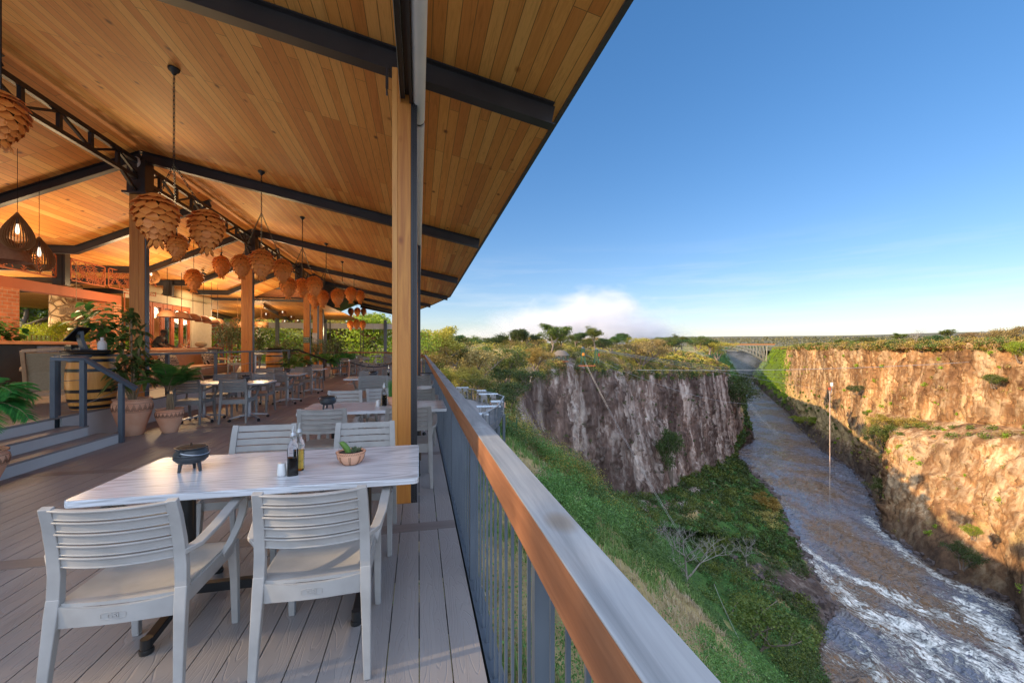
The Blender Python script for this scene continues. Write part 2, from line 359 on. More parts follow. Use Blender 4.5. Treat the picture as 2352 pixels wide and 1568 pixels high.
MT['dome'] = plain('woven_dome', (0.27,0.11,0.05), (0.36,0.16,0.08), 0.7, 0, 30, 0.4, 0.004)
MT['cream'] = plain('cream_plaster', (0.50,0.42,0.30), (0.44,0.36,0.25), 0.8)
MT['barrel'] = woodmat('barrel_oak', (0.62,0.25,0.045), (0.82,0.40,0.10), 'Z', 0.38, 0.7)
MT['counter'] = woodmat('counter_timber', (0.42,0.15,0.05), (0.58,0.25,0.10), 'Y', 0.4)
MT['tin'] = plain('pressed_tin', (0.20,0.22,0.23), (0.34,0.36,0.37), 0.4, 0.5, 14, 0.8, 0.02, 9)
MT['leather'] = plain('tan_leather', (0.34,0.15,0.055), (0.42,0.20,0.08), 0.45)
MT['canvas'] = plain('canvas_cloth', (0.34,0.27,0.16), (0.40,0.32,0.2), 0.85, 0, 40)
MT['ashwood'] = woodmat('pale_chair_wood', (0.42,0.25,0.13), (0.55,0.36,0.2), 'Z', 0.5)
MT['skin'] = plain('skin', (0.08,0.04,0.025), None, 0.5)
MT['shirt'] = plain('dark_shirt', (0.012,0.012,0.016), None, 0.8)
MT['white'] = plain('white_glaze', (0.78,0.78,0.76), None, 0.2)
MT['iron'] = plain('cast_iron', (0.035,0.04,0.045), (0.06,0.065,0.07), 0.42, 0.3, 30, 0.3, 0.001, 80)
MT['thatch'] = plain('thatch', (0.11,0.09,0.075), (0.19,0.155,0.13), 0.95, 0, 3, 0.6, 0.1, 14, stretch=(4,4,1))
MT['greenpaint'] = plain('green_paint', (0.01,0.10,0.06), None, 0.5)
MT['orange'] = plain('orange_plastic', (0.75,0.25,0.02), None, 0.5)
MT['redp'] = plain('red_plastic', (0.55,0.06,0.02), None, 0.5)
MT['bridge'] = plain('silver_paint_steel', (0.34,0.31,0.25), None, 0.5)
MT['rust'] = plain('rusty_deck', (0.50,0.20,0.06), None, 0.7)
MT['cable'] = plain('wire_rope', (0.42,0.40,0.38), None, 0.4, 0.3)
def glassmat(name, col, rough=0.0):
    m, t, b = newmat(name); b.inputs['Base Color'].default_value = col+(1,); b.inputs['Transmission Weight'].default_value = 1.0
    b.inputs['Roughness'].default_value = rough; b.inputs['IOR'].default_value = 1.2; return m
MT['glass'] = glassmat('clear_glass', (0.93,0.96,0.97)); MT['oil'] = glassmat('olive_oil', (0.80,0.66,0.16)); MT['vinegar'] = plain('balsamic', (0.012,0.008,0.006), None, 0.1)
def emis(name, c, s):
    m, t, b = newmat(name); b.inputs['Base Color'].default_value = c+(1,); b.inputs['Emission Color'].default_value = c+(1,); b.inputs['Emission Strength'].default_value = s; return m
MT['bulb'] = emis('faint_glow_bulb', (1.0,0.88,0.72), 0.5)  # unlit bulb given a faint added glow

# ---------------------------------------------------------------- numpy fbm
_perm = nrng.permutation(4096)
def vnoise(x, y, z):
    xi, yi, zi = np.floor(x).astype(int), np.floor(y).astype(int), np.floor(z).astype(int)
    xf, yf, zf = x-xi, y-yi, z-zi
    u, v, w = xf*xf*(3-2*xf), yf*yf*(3-2*yf), zf*zf*(3-2*zf)
    def h(a, b, c): return _perm[(_perm[(_perm[a & 4095] + b) & 4095] + c) & 4095] / 2047.5 - 1.0
    def l(a, b, t): return a + (b-a)*t
    return l(l(l(h(xi,yi,zi), h(xi+1,yi,zi), u), l(h(xi,yi+1,zi), h(xi+1,yi+1,zi), u), v),
             l(l(h(xi,yi,zi+1), h(xi+1,yi,zi+1), u), l(h(xi,yi+1,zi+1), h(xi+1,yi+1,zi+1), u), v), w)
def fbm(x, y, z, o=5, g=0.5):
    a, s, f = 1.0, 0.0, 1.0
    for i in range(o): s = s + a*vnoise(x*f+i*17.3, y*f+i*9.1, z*f+i*5.7); a *= g; f *= 2.03
    return s
WZ = -98.55

# ================================================================ PAVILION
def ceil_z(X):
    if X >= -5.3: return 3.92 + 0.2015*(1.42-X)
    if X >= -8.2: return 5.274 + (X+5.3)*0.467
    return 3.92 + (X+8.2)*0.012
def eave_x(Y):
    return float(np.interp(Y, [-4, 20.5, 26, 31.5, 37, 41], [1.42, 1.47, 0.80, 0.0, -0.9, -1.7]))
pav = thing('restaurant_pavilion', 'open timber and steel restaurant pavilion with a boarded pine ceiling over the terrace deck', 'building')
YS = [1.3, 6.0, 11.0, 15.5, 20.5, 23.25, 26, 28.7, 31.5, 34.2, 37, 41]  # roof stops short of the camera, opened to let sky light in
mb = MB()
def strip(xs_of, zf, ys, flip=False):
    base = len(mb.v); rows = []
    for y in ys:
        xs = xs_of(y); rows.append(len(xs)); mb.v += [(x, y, zf(x)) for x in xs]
    n = rows[0]
    for i in range(len(ys)-1):
        for k in range(n-1): mb.f.append((base+i*n+k, base+i*n+k+1, base+(i+1)*n+k+1, base+(i+1)*n+k))
strip(lambda y: [-5.3, -3, -1, eave_x(y)], ceil_z, YS)
strip(lambda y: [-17, -12, -8.2, -5.3], ceil_z, [y for y in YS if y <= 23.3])
strip(lambda y: [-24, -15, -5.3], lambda x: 3.9, [23.25, 30, 41])
mb.build('ceiling_boards', MT['ceiling'], pav)
mb = MB()
strip(lambda y: [-5.3, eave_x(y)+0.05], lambda x: ceil_z(x)+0.26, YS); strip(lambda y: [-17, -8.2, -5.3], lambda x: ceil_z(x)+0.26, YS)
mb.build('roof_sheet', MT['fascia'], pav)
f = MB()
for a, b_ in zip(YS[:-1], YS[1:]):
    xa, xb = eave_x(a), eave_x(b_)
    f.add([(xa,a,ceil_z(xa)-0.02),(xb,b_,ceil_z(xb)-0.02),(xb,b_,ceil_z(xb)+0.27),(xa,a,ceil_z(xa)+0.27),
           (xa+.05,a,ceil_z(xa)-0.02),(xb+.05,b_,ceil_z(xb)-0.02),(xb+.05,b_,ceil_z(xb)+0.27),(xa+.05,a,ceil_z(xa)+0.27)],
          [(0,1,2,3),(7,6,5,4),(0,4,5,1),(3,2,6,7)])
f.build('eave_fascia', MT['fascia'], pav)
def ibeam(pts, side, parent=pav, name='rafter', h=0.20, w=0.10):
    m = MB(); P = [Vector(p) for p in pts]; up = Vector((0,0,1))
    m.sweep([p-up*0.012 for p in P], w, 0.012, side); m.sweep([p-up*(h-0.008) for p in P], w, 0.014, side)
    m.sweep([p-up*(h/2) - Vector(side)*(0.0) for p in P], 0.012, h-0.03, side)
    for q in P[::len(P)-1]: pass
    return m.build(name, MT['steel'], parent)
for k, y in enumerate([4.06, 9.5, 15.0, 20.5, 26.0, 31.5, 37.0, 40.6]):
    ex = eave_x(y)-0.09
    ibeam([(-5.3, y, ceil_z(-5.3)), (ex, y, ceil_z(ex))], (0,1,0), h=0.235 if k == 0 else 0.21, w=0.13)
for y in (4.06, 6.7, 9.5, 12.25, 15.0, 17.7, 20.5):
    ibeam([(-5.3, y, ceil_z(-5.3)), (-8.2, y, ceil_z(-8.2)), (-12, y, ceil_z(-12)), (-16.9, y, ceil_z(-16.9))], (0,1,0), w=0.12)
# ridge lattice girder
m = MB(); m.sweep([(-5.3,1.3,5.02),(-5.3,23.2,5.02)], 0.07, 0.08, (1,0,0)); m.sweep([(-5.3,1.3,4.70),(-5.3,23.2,4.70)], 0.07, 0.07, (1,0,0))
y = 1.4; k = 0
while y < 23:
    m.sweep([(-5.3,y,4.72),(-5.3,y,5.0)], 0.05, 0.06, (1,0,0)); m.sweep([(-5.3,y,4.72 if k%2 else 5.0),(-5.3,y+0.62,5.0 if k%2 else 4.72)], 0.04, 0.04, (1,0,0)); y += 0.62; k += 1
m.build('ridge_girder', MT['steel'], pav)
# knee braces at ridge posts
for py in (9.47, 14.97, 20.47):
    m = MB()
    for s in (-1, 1): m.sweep([(-5.3,py,4.35),(-5.3,py+s*0.55,4.70)], 0.05, 0.06, (1,0,0))
    m.box(-5.5,-5.1,py-0.2,py+0.2,4.38,4.42); m.box(-5.45,-5.15,py-.14,py+.14,4.42,5.05)
    m.build('girder_bracket', MT['steel'], pav)
def post(x0, x1, y0, dep, z0, z1, split=0.33, steel=0.08, sname='post'):
    xs = x0+(x1-x0)*split
    m = MB().box(xs+0.0005, x1, y0, y0+dep, z0, z1); p = m.build(sname, MT['postwood'], pav, bevel=0.004)
    m = MB().box(x0, xs, y0-0.001, y0+dep+0.001, z0, z1); m.build('post_lamination', MT['postpale'] if split < 0.5 else MT['postwood'], p, bevel=0.004)
    if steel: MB().box(x1+0.001, x1+steel, y0+0.01, y0+dep-0.01, z0, z1).build('post_track', MT['bluesteel'], p, bevel=0.003)
    return p
p0 = post(-0.24, -0.073, 3.95, 0.19, 0, 4.02, 0.28, 0)
for q in (9.5, 15.0, 20.5): post(-0.20, -0.03, q-0.1, 0.19, 0, ceil_z(-.1)-0.2, 0.28, 0)
post(-5.42, -5.17, 9.35, 0.13, 0, 4.38, 0.62, 0.02); post(-5.56, -5.24, 14.85, 0.14, 0, 4.38, 0.62, 0.02); post(-5.10, -4.84, 20.35, 0.14, 0, 4.38, 0.62, 0.02)
post(-6.02, -5.78, 26, 0.24, 0, 4.3, 0.6, 0.05); post(-6.88, -6.66, 31.5, 0.24, 0, 4.3, 0.6, 0.05)
# blind guide tracks beside the outer posts, header channel, roller tubes
for q in (3.96, 9.42, 14.92, 20.42):
    x = -0.071 if q < 5 else -0.02
    m = MB(); m.box(x, x+0.018, q, q+0.03, 0, 3.72); m.box(x+0.022, x+0.034, q, q+0.10, 0, 3.72); m.box(x+0.038, x+0.056, q, q+0.12, 0, 3.72)
    m.box(x, x+0.05, q+0.06, q+0.12, 0, 3.72)
    m.build('blind_guide', MT['steel'], pav)
m = MB(); m.box(-0.165,-0.125,1.3,22,3.74,3.90); m.box(-0.085,-0.06,1.3,22,3.70,3.90); m.box(-0.125,-0.085,1.3,22,3.78,3.90)
m.build('blind_header', MT['steel'], pav)
m = MB(); m.box(-0.1655,-0.166,1.3,22,3.70,3.86); m.box(-0.1249,-0.1245,1.3,22,3.735,3.775); m.build('header_trim', MT['blind'], pav)
y = -3.8
for y0, y1 in ((1.3,4.30),(4.38,9.7),(9.78,15.2),(15.28,20.6)):
    o = MB().tube([(-0.0,y0,3.755),(-0.0,y1,3.755)], 0.058, 20).build('blind_roller', MT['blind'], pav, smooth=True)
    MB().tube([(-0.0,y1,3.755),(-0.0,y1+0.04,3.755)], 0.052, 16).tube([(0,y1+.04,3.755),(0,y1+.07,3.755)],0.02,8).build('roller_end_cap', MT['black'], o, smooth=True)
# gutter bracket hook at the near outer post
MB().box(-0.30,-0.275,3.98,4.0,3.84,4.05).tube([(-0.287,3.97,3.86),(-0.287,3.95,3.80),(-0.287,3.97,3.76)],0.008,6).build('beam_cleat', MT['steel'], pav)
# far cross gable, louvre, fascia and far beams
MB().box(-12.5,-5.45,23.4,23.55,3.78,3.98).build('gable_beam', MT['steel'], pav)
MB().box(-11.8,-5.5,23.6,23.68,4.02,4.42).build('gable_board', MT['counter'], pav)
m = MB()
for i in range(9): m.box(-9.4,-5.6,23.62,23.70,4.45+i*0.095,4.45+i*0.095+0.07)
m.box(-7.6,-7.52,23.58,23.62,4.42,5.3)
m.build('gable_louvre', MT['tin'], pav)
for xx in ((-12.55,-12.3),): post(xx[0], xx[1], 23.4, 0.22, 0, 3.78, 0.6, 0)
for xa, ya, xb, yb in ((-12.2,23.6,-14.5,38.5),(-8.6,26,-10.6,38.8),(-6.1,29,-8.0,38.8)):
    ibeam([(xa,ya,3.88),(xb,yb,3.72)], (1,0,0))
MB().box(-24,-1.75,39.0,39.12,3.04,3.52).build('far_blind_box', MT['blind'], pav)
for x in (-20,-16,-11.8,-8.0,-2.95): MB().box(x-0.13,x+0.13,38.8,38.98,0,3.86).build('steel_post', MT['bluesteel'], pav)
for x in (-5.05,-4.85,-7.6,-13.2,-3.05): MB().box(x-0.04,x+0.04,38.9,38.96,0,3.86).build('mullion', MT['steel'], pav)
# left hinge posts, leaf screens, brick frame and red lintel
for py, zb in ((13.0, 3.03), (17.7, 3.31)): MB().box(-9.12,-8.92,py-0.14,py+0.06,zb,3.86).box(-8.915,-8.86,py-0.12,py+0.04,zb,3.86).build('steel_post', MT['steel'], pav)
def screen(y0, y1, z0, z1, x=-9.0):
    m = MB()
    for (a, b_, c, d) in ((y0,y1,z0,z0+.03),(y0,y1,z1-.03,z1),(y0,y0+.03,z0,z1),(y1-.03,y1,z0,z1)): m.box(x-.01,x+.01,a,b_,c,d)
    r = random.Random(int(y0*10)); yy = y0
    while yy < y1-0.1:
        for zz in (z0+0.0, z0+(z1-z0)/2):
            cx, cz = yy+r.uniform(.05,.25), zz+(z1-z0)/4; an = r.uniform(0,2*math.pi)
            for k in range(-4, 5):
                t0 = k*0.075; ax, az = math.cos(an), math.sin(an)
                sx, sz = cx+ax*t0, cz+az*t0
                for s in (-1, 1):
                    L = 0.17*(1-abs(k)/6.5); q = an + s*0.95
                    ex_, ez_ = sx+math.cos(q)*L, sz+math.sin(q)*L
                    if y0 < ex_ < y1 and z0 < ez_ < z1 and y0 < sx < y1 and z0 < sz < z1:
                        m.sweep([(x,sx,sz),(x,(sx+ex_)/2+ax*.02,(sz+ez_)/2+az*.02),(x,ex_,ez_)], 0.014, 0.014, (1,0,0), caps=False)
            a0, a1 = max(y0,min(y1,cx-math.cos(an)*.3)), max(y0,min(y1,cx+math.cos(an)*.33))
            m.sweep([(x,a0,max(z0,min(z1,cz-math.sin(an)*.3))),(x,a1,max(z0,min(z1,cz+math.sin(an)*.33)))],0.014,0.016,(1,0,0),caps=False)
        yy += 0.36
    s = thing('leaf_screen', None, 'screen'); m.build('fretwork', MT['redplaster'], s)
    return s
for (a, b_, lab) in ((11.1,12.82,'rust coloured leaf cut screen left of the black steel post, behind the slatted lamps'),
                     (13.25,14.5,'rust coloured leaf cut screen just right of the black steel post above the red lintel'),
                     (14.62,16.9,'rust coloured leaf cut screen touching the left side of the big ridge post')):
    s = screen(a, b_, 3.2, 3.8); tag(s, lab, 'screen', 'leaf screens under the ceiling')
s = screen(15.3, 16.3, 0.5, 3.15); tag(s, 'tall rust coloured palm leaf screen standing between brick pier and ridge post', 'screen')
kit = thing('brick_frame', 'red brick piers carrying a red brown plastered lintel behind the bar counter', 'wall')
MB().box(-9.25,-9.0,11.55,15.18,2.78,3.02).build('lintel', MT['redplaster'], kit)
MB().box(-9.25,-9.0,11.2,11.549,0.45,3.02).build('lintel_end', MT['redplaster'], kit) if False else None
MB().box(-9.6,-8.999,11.35,11.82,0.45,2.779).build('brick_pier', MT['brick'], kit)
MB().box(-9.6,-8.999,14.85,15.18,0.45,2.779).build('brick_pier', MT['brick'], kit)
MB().box(-9.35,-8.995,11.30,11.549,2.779,3.025).build('lintel_end', MT['redplaster'], kit)
st = MB(); prof = [(0.52,0.45),(0.5,1.2),(0.47,2.2),(0.45,3.86)]
st.lathe(prof, 20, (-13.3,19.4,0)); tag(st.build('stone_column', MT['stone'], None, smooth=True), 'round rubble stone column seen through the brick frame', 'column')
tag(MB().lathe([(0.5,0.45),(0.46,3.9)], 20, (-17.8,26,0)).build('stone_column', MT['stone'], None, smooth=True), 'second stone column far back in the garden wing', 'column') if False else None

# ---------------------------------------------------------------- floors
m = MB(); breaks = [-4, -1.6, 0.65, 3.42, 5.75, 8.45, 11.3, 14.2, 17.1, 20.0, 23.0, 26.5, 30, 34, 38.9]
r_ = random.Random(3)
def edge_x(y): return float(np.interp(y, [-4, 23, 38.9], [0.29, 0.29, -2.9]))
for i in range(len(breaks)-1):
    y0, y1 = breaks[i]+0.075, breaks[i+1]-0.075
    k = 0; xr = 0.29
    while xr > -13.5:
        xl = xr-0.140
        if not (xr < -5.05 and y0 < 24): 
            for (a, b_) in ((y0, y1),):
                ea, eb = edge_x(a), edge_x(b_)
                if xl < max(ea, eb):
                    yy1 = b_ if xr <= eb+0.01 else a+(b_-a)*max(0.02, (ea-xl)/(ea-eb+1e-6)) if ea > eb else b_
                    m.box(xl, xr, a, min(yy1, b_), -0.025, r_.uniform(-0.0008, 0.0008))
        xr -= 0.1455
deck = m.build('deck', MT['deck']); tag(deck, kind='structure')
m = MB()
for b_ in breaks[1:-1]: m.box(-5.05 if b_ < 24 else -13.5, edge_x(b_), b_-0.07, b_+0.07, -0.025, 0.0012)
tag(m.build('deck_border', MT['deckx']), kind='structure')
m = MB(); m.box(-22,0.28,-4,0.5,-0.30,-0.05); 
for y in np.arange(-3.6, 38, 0.6): m.box(-13.4, edge_x(y)-0.02, y, y+0.05, -0.2, -0.026)
m.box(0.22,0.285,-4,23,-0.28,-0.027)
tag(m.build('deck_frame', MT['black']), kind='structure')
# raised floor (boards) and steps
m = MB(); xr = -5.02
while xr > -22: m.box(xr-0.140, xr, -4, 24, 0.42, 0.45); xr -= 0.1455
m.build('raised_floor', MT['deck'])
tag(bpy.data.objects['raised_floor'], kind='structure')
m = MB(); m.box(-5.05,-5.021,7.25,24,-0.02,0.449); m.box(-5.3,-5.051,23.9,24.0,0,0.42); m.box(-22,-5.05,24.0,24.03,0,0.449)
tag(m.build('floor_riser', MT['riser']), kind='structure')
st = thing('deck_steps', 'three wide grey steps from the terrace deck up to the raised floor', 'steps')
for i, (x, z) in enumerate(((-4.42,0.15),(-4.72,0.30),(-5.02,0.45))):
    MB().box(x-0.02, x, -4, 7.40-0.14*i, z-0.15, z-0.026).build('riser', MT['riser'], st)
    m = MB(); xx = x
    if i < 2:
        for k in range(2): m.box(xx-0.148, xx, -4, 7.42-0.14*i, z-0.025, z); xx -= 0.152
        m.build('tread', MT['deck'], st)
        MB().box(x-0.30,x-0.02,7.375-0.14*i,7.395-0.14*i,z-0.15,z-0.026).build('stringer', MT['riser'], st)

# ---------------------------------------------------------------- railings
def railing(name, lab, pts, top=1.0, wood=True, base=0.0, spacing=0.115, postgap=1.5, limit=92, fill=True, off=0.0, matb=None, botz=-0.04):
    rt = thing(name, lab, 'railing'); P = [Vector((p[0],p[1],base)) for p in pts]
    matb = matb or MT['bluesteel']
    for a, b_ in zip(P[:-1], P[1:]):
        t = (b_-a); L = t.length; t.normalize(); s = Vector((t.y,-t.x,0))
        M = Matrix.Translation(a) @ Matrix(((t.x,s.x,0,0),(t.y,s.y,0,0),(0,0,1,0),(0,0,0,1)))
        if wood:
            x0 = 0.0
            while x0 < L:
                x1 = min(L, x0+3.3); hr_ = MB().box(x0+.0015,x1-.0015,0.006,0.108,top-0.129,top-0.0045,M).build('handrail', MT['railside'], rt, bevel=.003)
                MB().box(x0+.0015,x1-.0015,0.006,0.108,top-0.004,top,M).build('handrail_top', MT['railtop'], hr_, bevel=.0015); x0 = x1
        else: MB().box(0,L,-0.02,0.05,top-0.05,top,M).build('handrail', matb, rt)
        MB().box(0,L,0.03,0.075,top-0.142,top-0.130,M).build('top_flat', matb, rt)
        MB().box(0,L,0.018,0.03,-0.16+max(botz,-0.04),0.0+botz+0.02,M).box(0,L,0.018,0.09,botz+0.0,botz+0.012,M).build('bottom_rail', matb, rt)
        n = int(L/postgap)
        for i in range(n+1):
            x = 0.62+i*postgap
            if x < L: MB().box(x-0.006,x+0.028,0.028,0.075,-0.2,top-0.13,M).build('post', matb, rt)
        nb = int(L/spacing); st_ = MB(); cnt = 0
        for i in range(nb):
            x = (i+0.5)*spacing
            if abs(((x-0.62)/postgap)-round((x-0.62)/postgap))*postgap < 0.03: continue
            if a.y < 0 and x > 4.0+0.001 and False: pass
            if x+a.y > 0.2 and cnt < limit and fill:
                MB().box(x-0.005,x+0.005,0.040,0.051,botz,top-0.13,M).build('baluster', matb, rt); cnt += 1
            else: st_.box(x-0.005,x+0.005,0.040,0.051,botz,top-0.13,M)
        if st_.v: tag(st_.build('far_balusters', matb, rt), kind='stuff')
    return rt
railing('terrace_railing', 'grey steel balustrade with weathered timber handrail along the gorge side of the deck', [(0.288,-1.0),(0.288,23.0)], limit=90)
railing('terrace_railing', 'distant dark railing closing the far end of the restaurant deck', [(0.288,23.05),(-2.92,38.7),(-13.4,38.9)], fill=False, spacing=0.16, postgap=2.0)
# small steel arm from post track to the handrail
for y in (9.45, 14.9):
    tag(MB().tube([(0.03,y,0.86),(0.30,y,0.86)],0.012,8).build('tie_bar', MT['steel']), 'thin steel tie bar from outer post to handrail, %s one' % ('nearer' if y < 10 else 'farther'), 'bar', 'tie bars behind the near post')
# stair handrail
sr_ = thing('stair_handrail', 'square steel handrail with three posts running down the near steps', 'handrail')
HB = (-4.40, 7.42, 0); 
tops = [(-5.0,7.08,1.27),(-4.72,7.2,1.27),(-4.33,7.42,0.80)]
MB().box(-5.03,-4.97,7.05,7.11,0.45,1.25).build('post', MT['bluesteel'], sr_, bevel=0.003)
MB().box(-4.76,-4.70,7.16,7.22,0.30,1.25).build('post', MT['bluesteel'], sr_, bevel=0.003)
MB().box(-4.43,-4.37,7.39,7.45,0.0,0.90).build('post', MT['bluesteel'], sr_, bevel=0.003)
MB().sweep([(-5.03,7.07,1.28),(-4.72,7.19,1.28),(-4.25,7.50,0.80)],0.062,0.055,(0.25,0.97,0)).build('top_bar', MT['bluesteel'], sr_)
MB().tube([(-4.72,7.2,0.62),(-4.9,8.2,0.72),(-5.15,9.4,0.75)],0.005,6).build('cable', MT['cable'], sr_)
# guard rail with cable along the raised floor
gr = thing('guard_rail', 'low guard rail with steel top bar and slack cables in front of the sofa', 'railing')
GX = [(-5.12,7.3),(-5.12,10.0),(-5.12,12.1),(-5.14,14.4),(-5.14,18.3)]
MB().box(-5.16,-5.08,7.3,18.35,1.28,1.325).build('top_bar', MT['bluesteel'], gr, bevel=0.003)
for x, y in GX: MB().box(x-0.03,x+0.03,y-0.03,y+0.03,0.0,1.28).build('post', MT['bluesteel'], gr, bevel=0.003)
MB().box(-5.14,-5.10,18.3,18.36,0.0,1.28).build('post', MT['bluesteel'], gr)
for z in (0.62,0.95):
    m = MB()
    for a, b_ in zip(GX[:-1], GX[1:]): m.tube(bez((a[0],a[1],z),((a[0]+b_[0])/2,(a[1]+b_[1])/2,z-0.07),(b_[0],b_[1],z),7),0.006,6)
    m.build('cable', MT['cable'], gr)
s2 = thing('stair_handrail', 'dark sloping stair handrail between the ferns at the far steps', 'handrail')
MB().sweep([(-5.1,18.5,1.32),(-4.85,18.7,1.30),(-3.9,19.3,0.85)],0.06,0.055,(0.4,0.9,0)).build('top_bar', MT['steel'], s2)
MB().box(-4.03,-3.97,19.2,19.26,0,0.88).build('post', MT['steel'], s2)

# ================================================================ FURNITURE
def chair_proto(dark=False):
    mt = MT['plastic_dk'] if dark else MT['plastic']
    t = thing('resin_armchair', 'chair', 'chair')
    for s in (-1, 1):
        MB().sweep([(s*.222,.262,0),(s*.222,.25,.25),(s*.218,.235,.44)],[.030,.036,.045],[.032,.038,.05]).build('leg', mt, t, bevel=.004)
        MB().sweep([(s*.228,-.285,0),(s*.222,-.262,.22),(s*.216,-.238,.41),(s*.215,-.228,.47)],[.030,.038,.046,.046],[.026,.030,.034,.034]).build('leg', mt, t, bevel=.004)
        m = MB().sweep([(s*.222,-.240,.612),(s*.255,-.19,.622),(s*.272,-.08,.648),(s*.277,.06,.676),(s*.277,.14,.688),(s*.275,.20,.684),(s*.272,.232,.650),(s*.265,.236,.59),(s*.25,.215,.52),(s*.232,.165,.455),(s*.222,.10,.425)],
                       [.026,.040,.044,.044,.044,.043,.040,.036,.032,.030,.028],[.024,.020,.018,.018,.018,.020,.024,.022,.020,.022,.03])
        m.build('armrest', mt, t, bevel=.003, smooth=True)
    # backrest: two stiles and five bowed slats
    m = MB()
    for s in (-1, 1):
        m.sweep([(s*.215,-.228,.46),(s*.213,-.226,.56),(s*.211,-.238,.66),(s*.208,-.262,.77),(s*.205,-.285,.842)],[.044,.044,.043,.042,.040],[.032,.030,.028,.026,.024])
    zs = [.592,.642,.692,.742,.792]
    def ystile(z): return float(np.interp(z,[.46,.56,.66,.77,.842],[-.228,-.226,-.238,-.262,-.285]))
    for z in zs:
        for (dz, h, th, oy) in ((.022,.036,.010,0.0),(.041,.008,.018,-.004),(.004,.006,.014,-.003)):
            y = ystile(z+dz); pts = []
            for i in range(9):
                u = -1+2*i/8.0; pts.append((u*.196, y-.030*(1-u*u)+oy, z+dz-0.004*(1-u*u)))
            m.sweep(pts, h, th, (0,-.15,1), caps=True)
    m.build('backrest', mt, t, bevel=.002, smooth=True)
    # seat: dished panel with rolled front, rear apron and side rails
    m = MB(); n, k = 9, 9; V = []
    for top in (1, 0):
        for j in range(k):
            v = j/(k-1.0); y = -.235+v*.475
            for i in range(n):
                u = -1+2*i/(n-1.0); w = .205+.018*v
                z = .452-.018*(1-u*u)*math.sin(math.pi*min(1,v*1.1))**.5 - (.020*max(0,(v-.85)/.15)**2) - (0 if top else .014)
                V.append((u*w, y-(.020*(1-u*u) if j == 0 else 0), z))
    F = []
    for j in range(k-1):
        for i in range(n-1):
            a = j*n+i; F.append((a,a+1,a+n+1,a+n)); b_ = a+n*k; F.append((b_,b_+n,b_+n+1,b_+1))
    for i in range(n-1): F.append((i,n*k+i,n*k+i+1,i+1)); a = (k-1)*n+i; F.append((a,a+1,n*k+a+1,n*k+a))
    for j in range(k-1): a = j*n; F.append((a,a+n,n*k+a+n,n*k+a)); a = j*n+n-1; F.append((a,n*k+a,n*k+a+n,a+n))
    m.add(V, F)
    pts = [(u*.212,-.236-.028*(1-u*u),.402) for u in [-1+i/4.0 for i in range(9)]]
    m.sweep(pts, [.088,.076,.070,.068,.068,.068,.070,.076,.088], .014, (0,0,1))
    for s in (-1, 1): m.sweep([(s*.216,-.23,.412),(s*.22,0,.412),(s*.222,.235,.415)], .06, .014, (0,0,1))
    m.sweep([(-.22,.236,.41),(.22,.236,.41)], .05, .014, (0,0,1))
    m.build('seat', mt, t, smooth=True)
    return t
CH = {}; CH2 = {}
def chair(x, y, deg, label, group='grey resin armchairs on the terrace deck', z=0.0, rot=None, sc=None):
    dk = y > 6.4
    return place(CH2 if dk else CH, lambda: chair_proto(dk), (x, y, z), R(deg), label, group, sc, rot)
c1 = chair(-1.165,2.19,0,'grey slatted armchair nearest the camera, bottom left corner, back to the viewer')
c2 = chair(-0.448,2.19,0,'grey slatted armchair at the near side of the front table, close to the railing')
def logo(parent):
    cu = bpy.data.curves.new('logo','FONT'); cu.body = 'GSI'; cu.size = .027; cu.extrude = .0012; cu.align_x = 'CENTER'; cu.space_character = 1.05
    tmp = bpy.data.objects.new('tmp', cu); COL.objects.link(tmp); bpy.context.view_layer.update()
    me = bpy.data.meshes.new_from_object(tmp.evaluated_get(bpy.context.evaluated_depsgraph_get())); bpy.data.objects.remove(tmp)
    seat = [c for c in parent.children if c.name.startswith('seat')][0]
    o = mkobj('embossed_logo', me, MT['plastic'], seat); o.location = (0,-.2725,.393); o.rotation_euler = (R(90),0,0)
    m = MB(); pts = []
    for i in range(25):
        a = 2*math.pi*i/24; pts.append((.042*max(-.82,min(.82,math.cos(a)))/.82, -.2715+0.0, .402+.015*max(-.9,min(.9,math.sin(a)))))
    m.tube(pts,.0011,5); m.build('logo_oval', MT['plastic'], seat)
chair(-1.17,3.30,180,'grey slatted armchair behind the front table, left one, facing the viewer')
chair(-0.42,3.25,180,'grey slatted armchair behind the front table, right one beside the timber post')
chair(-0.93,4.66,0,'grey slatted armchair at the near left of the second table, back to the viewer')
chair(-0.10,4.60,0,'grey slatted armchair right of the timber post, tucked under the second table by the railing')
chair(-1.0,5.85,180,'grey slatted armchair beyond the second table, behind the black pot')
chair(-0.42,6.10,205,'grey slatted armchair turned askew behind the herb pot on the second table')
chair(-0.72,7.05,180,'grey slatted armchair tipped forward against the third table',rot=(R(-24),0,R(186)),z=0.10)
chair(0.0,6.45,0,'grey slatted armchair seen right of the post in front of the small third table')
chair(-0.62,9.35,4,'grey slatted armchair at the near side of the fourth railing table')
chair(0.02,9.3,0,'grey slatted armchair right of the post at the fourth railing table')
chair(-1.25,10.75,178,'grey slatted armchair behind the fourth railing table, left')
chair(-0.55,10.7,182,'grey slatted armchair behind the fourth railing table, right')
chair(-0.75,12.0,0,'grey slatted armchair at the near side of the fifth railing table')
chair(-0.15,12.0,-60,'pale lit armchair leaning by the rope barrier, side on')
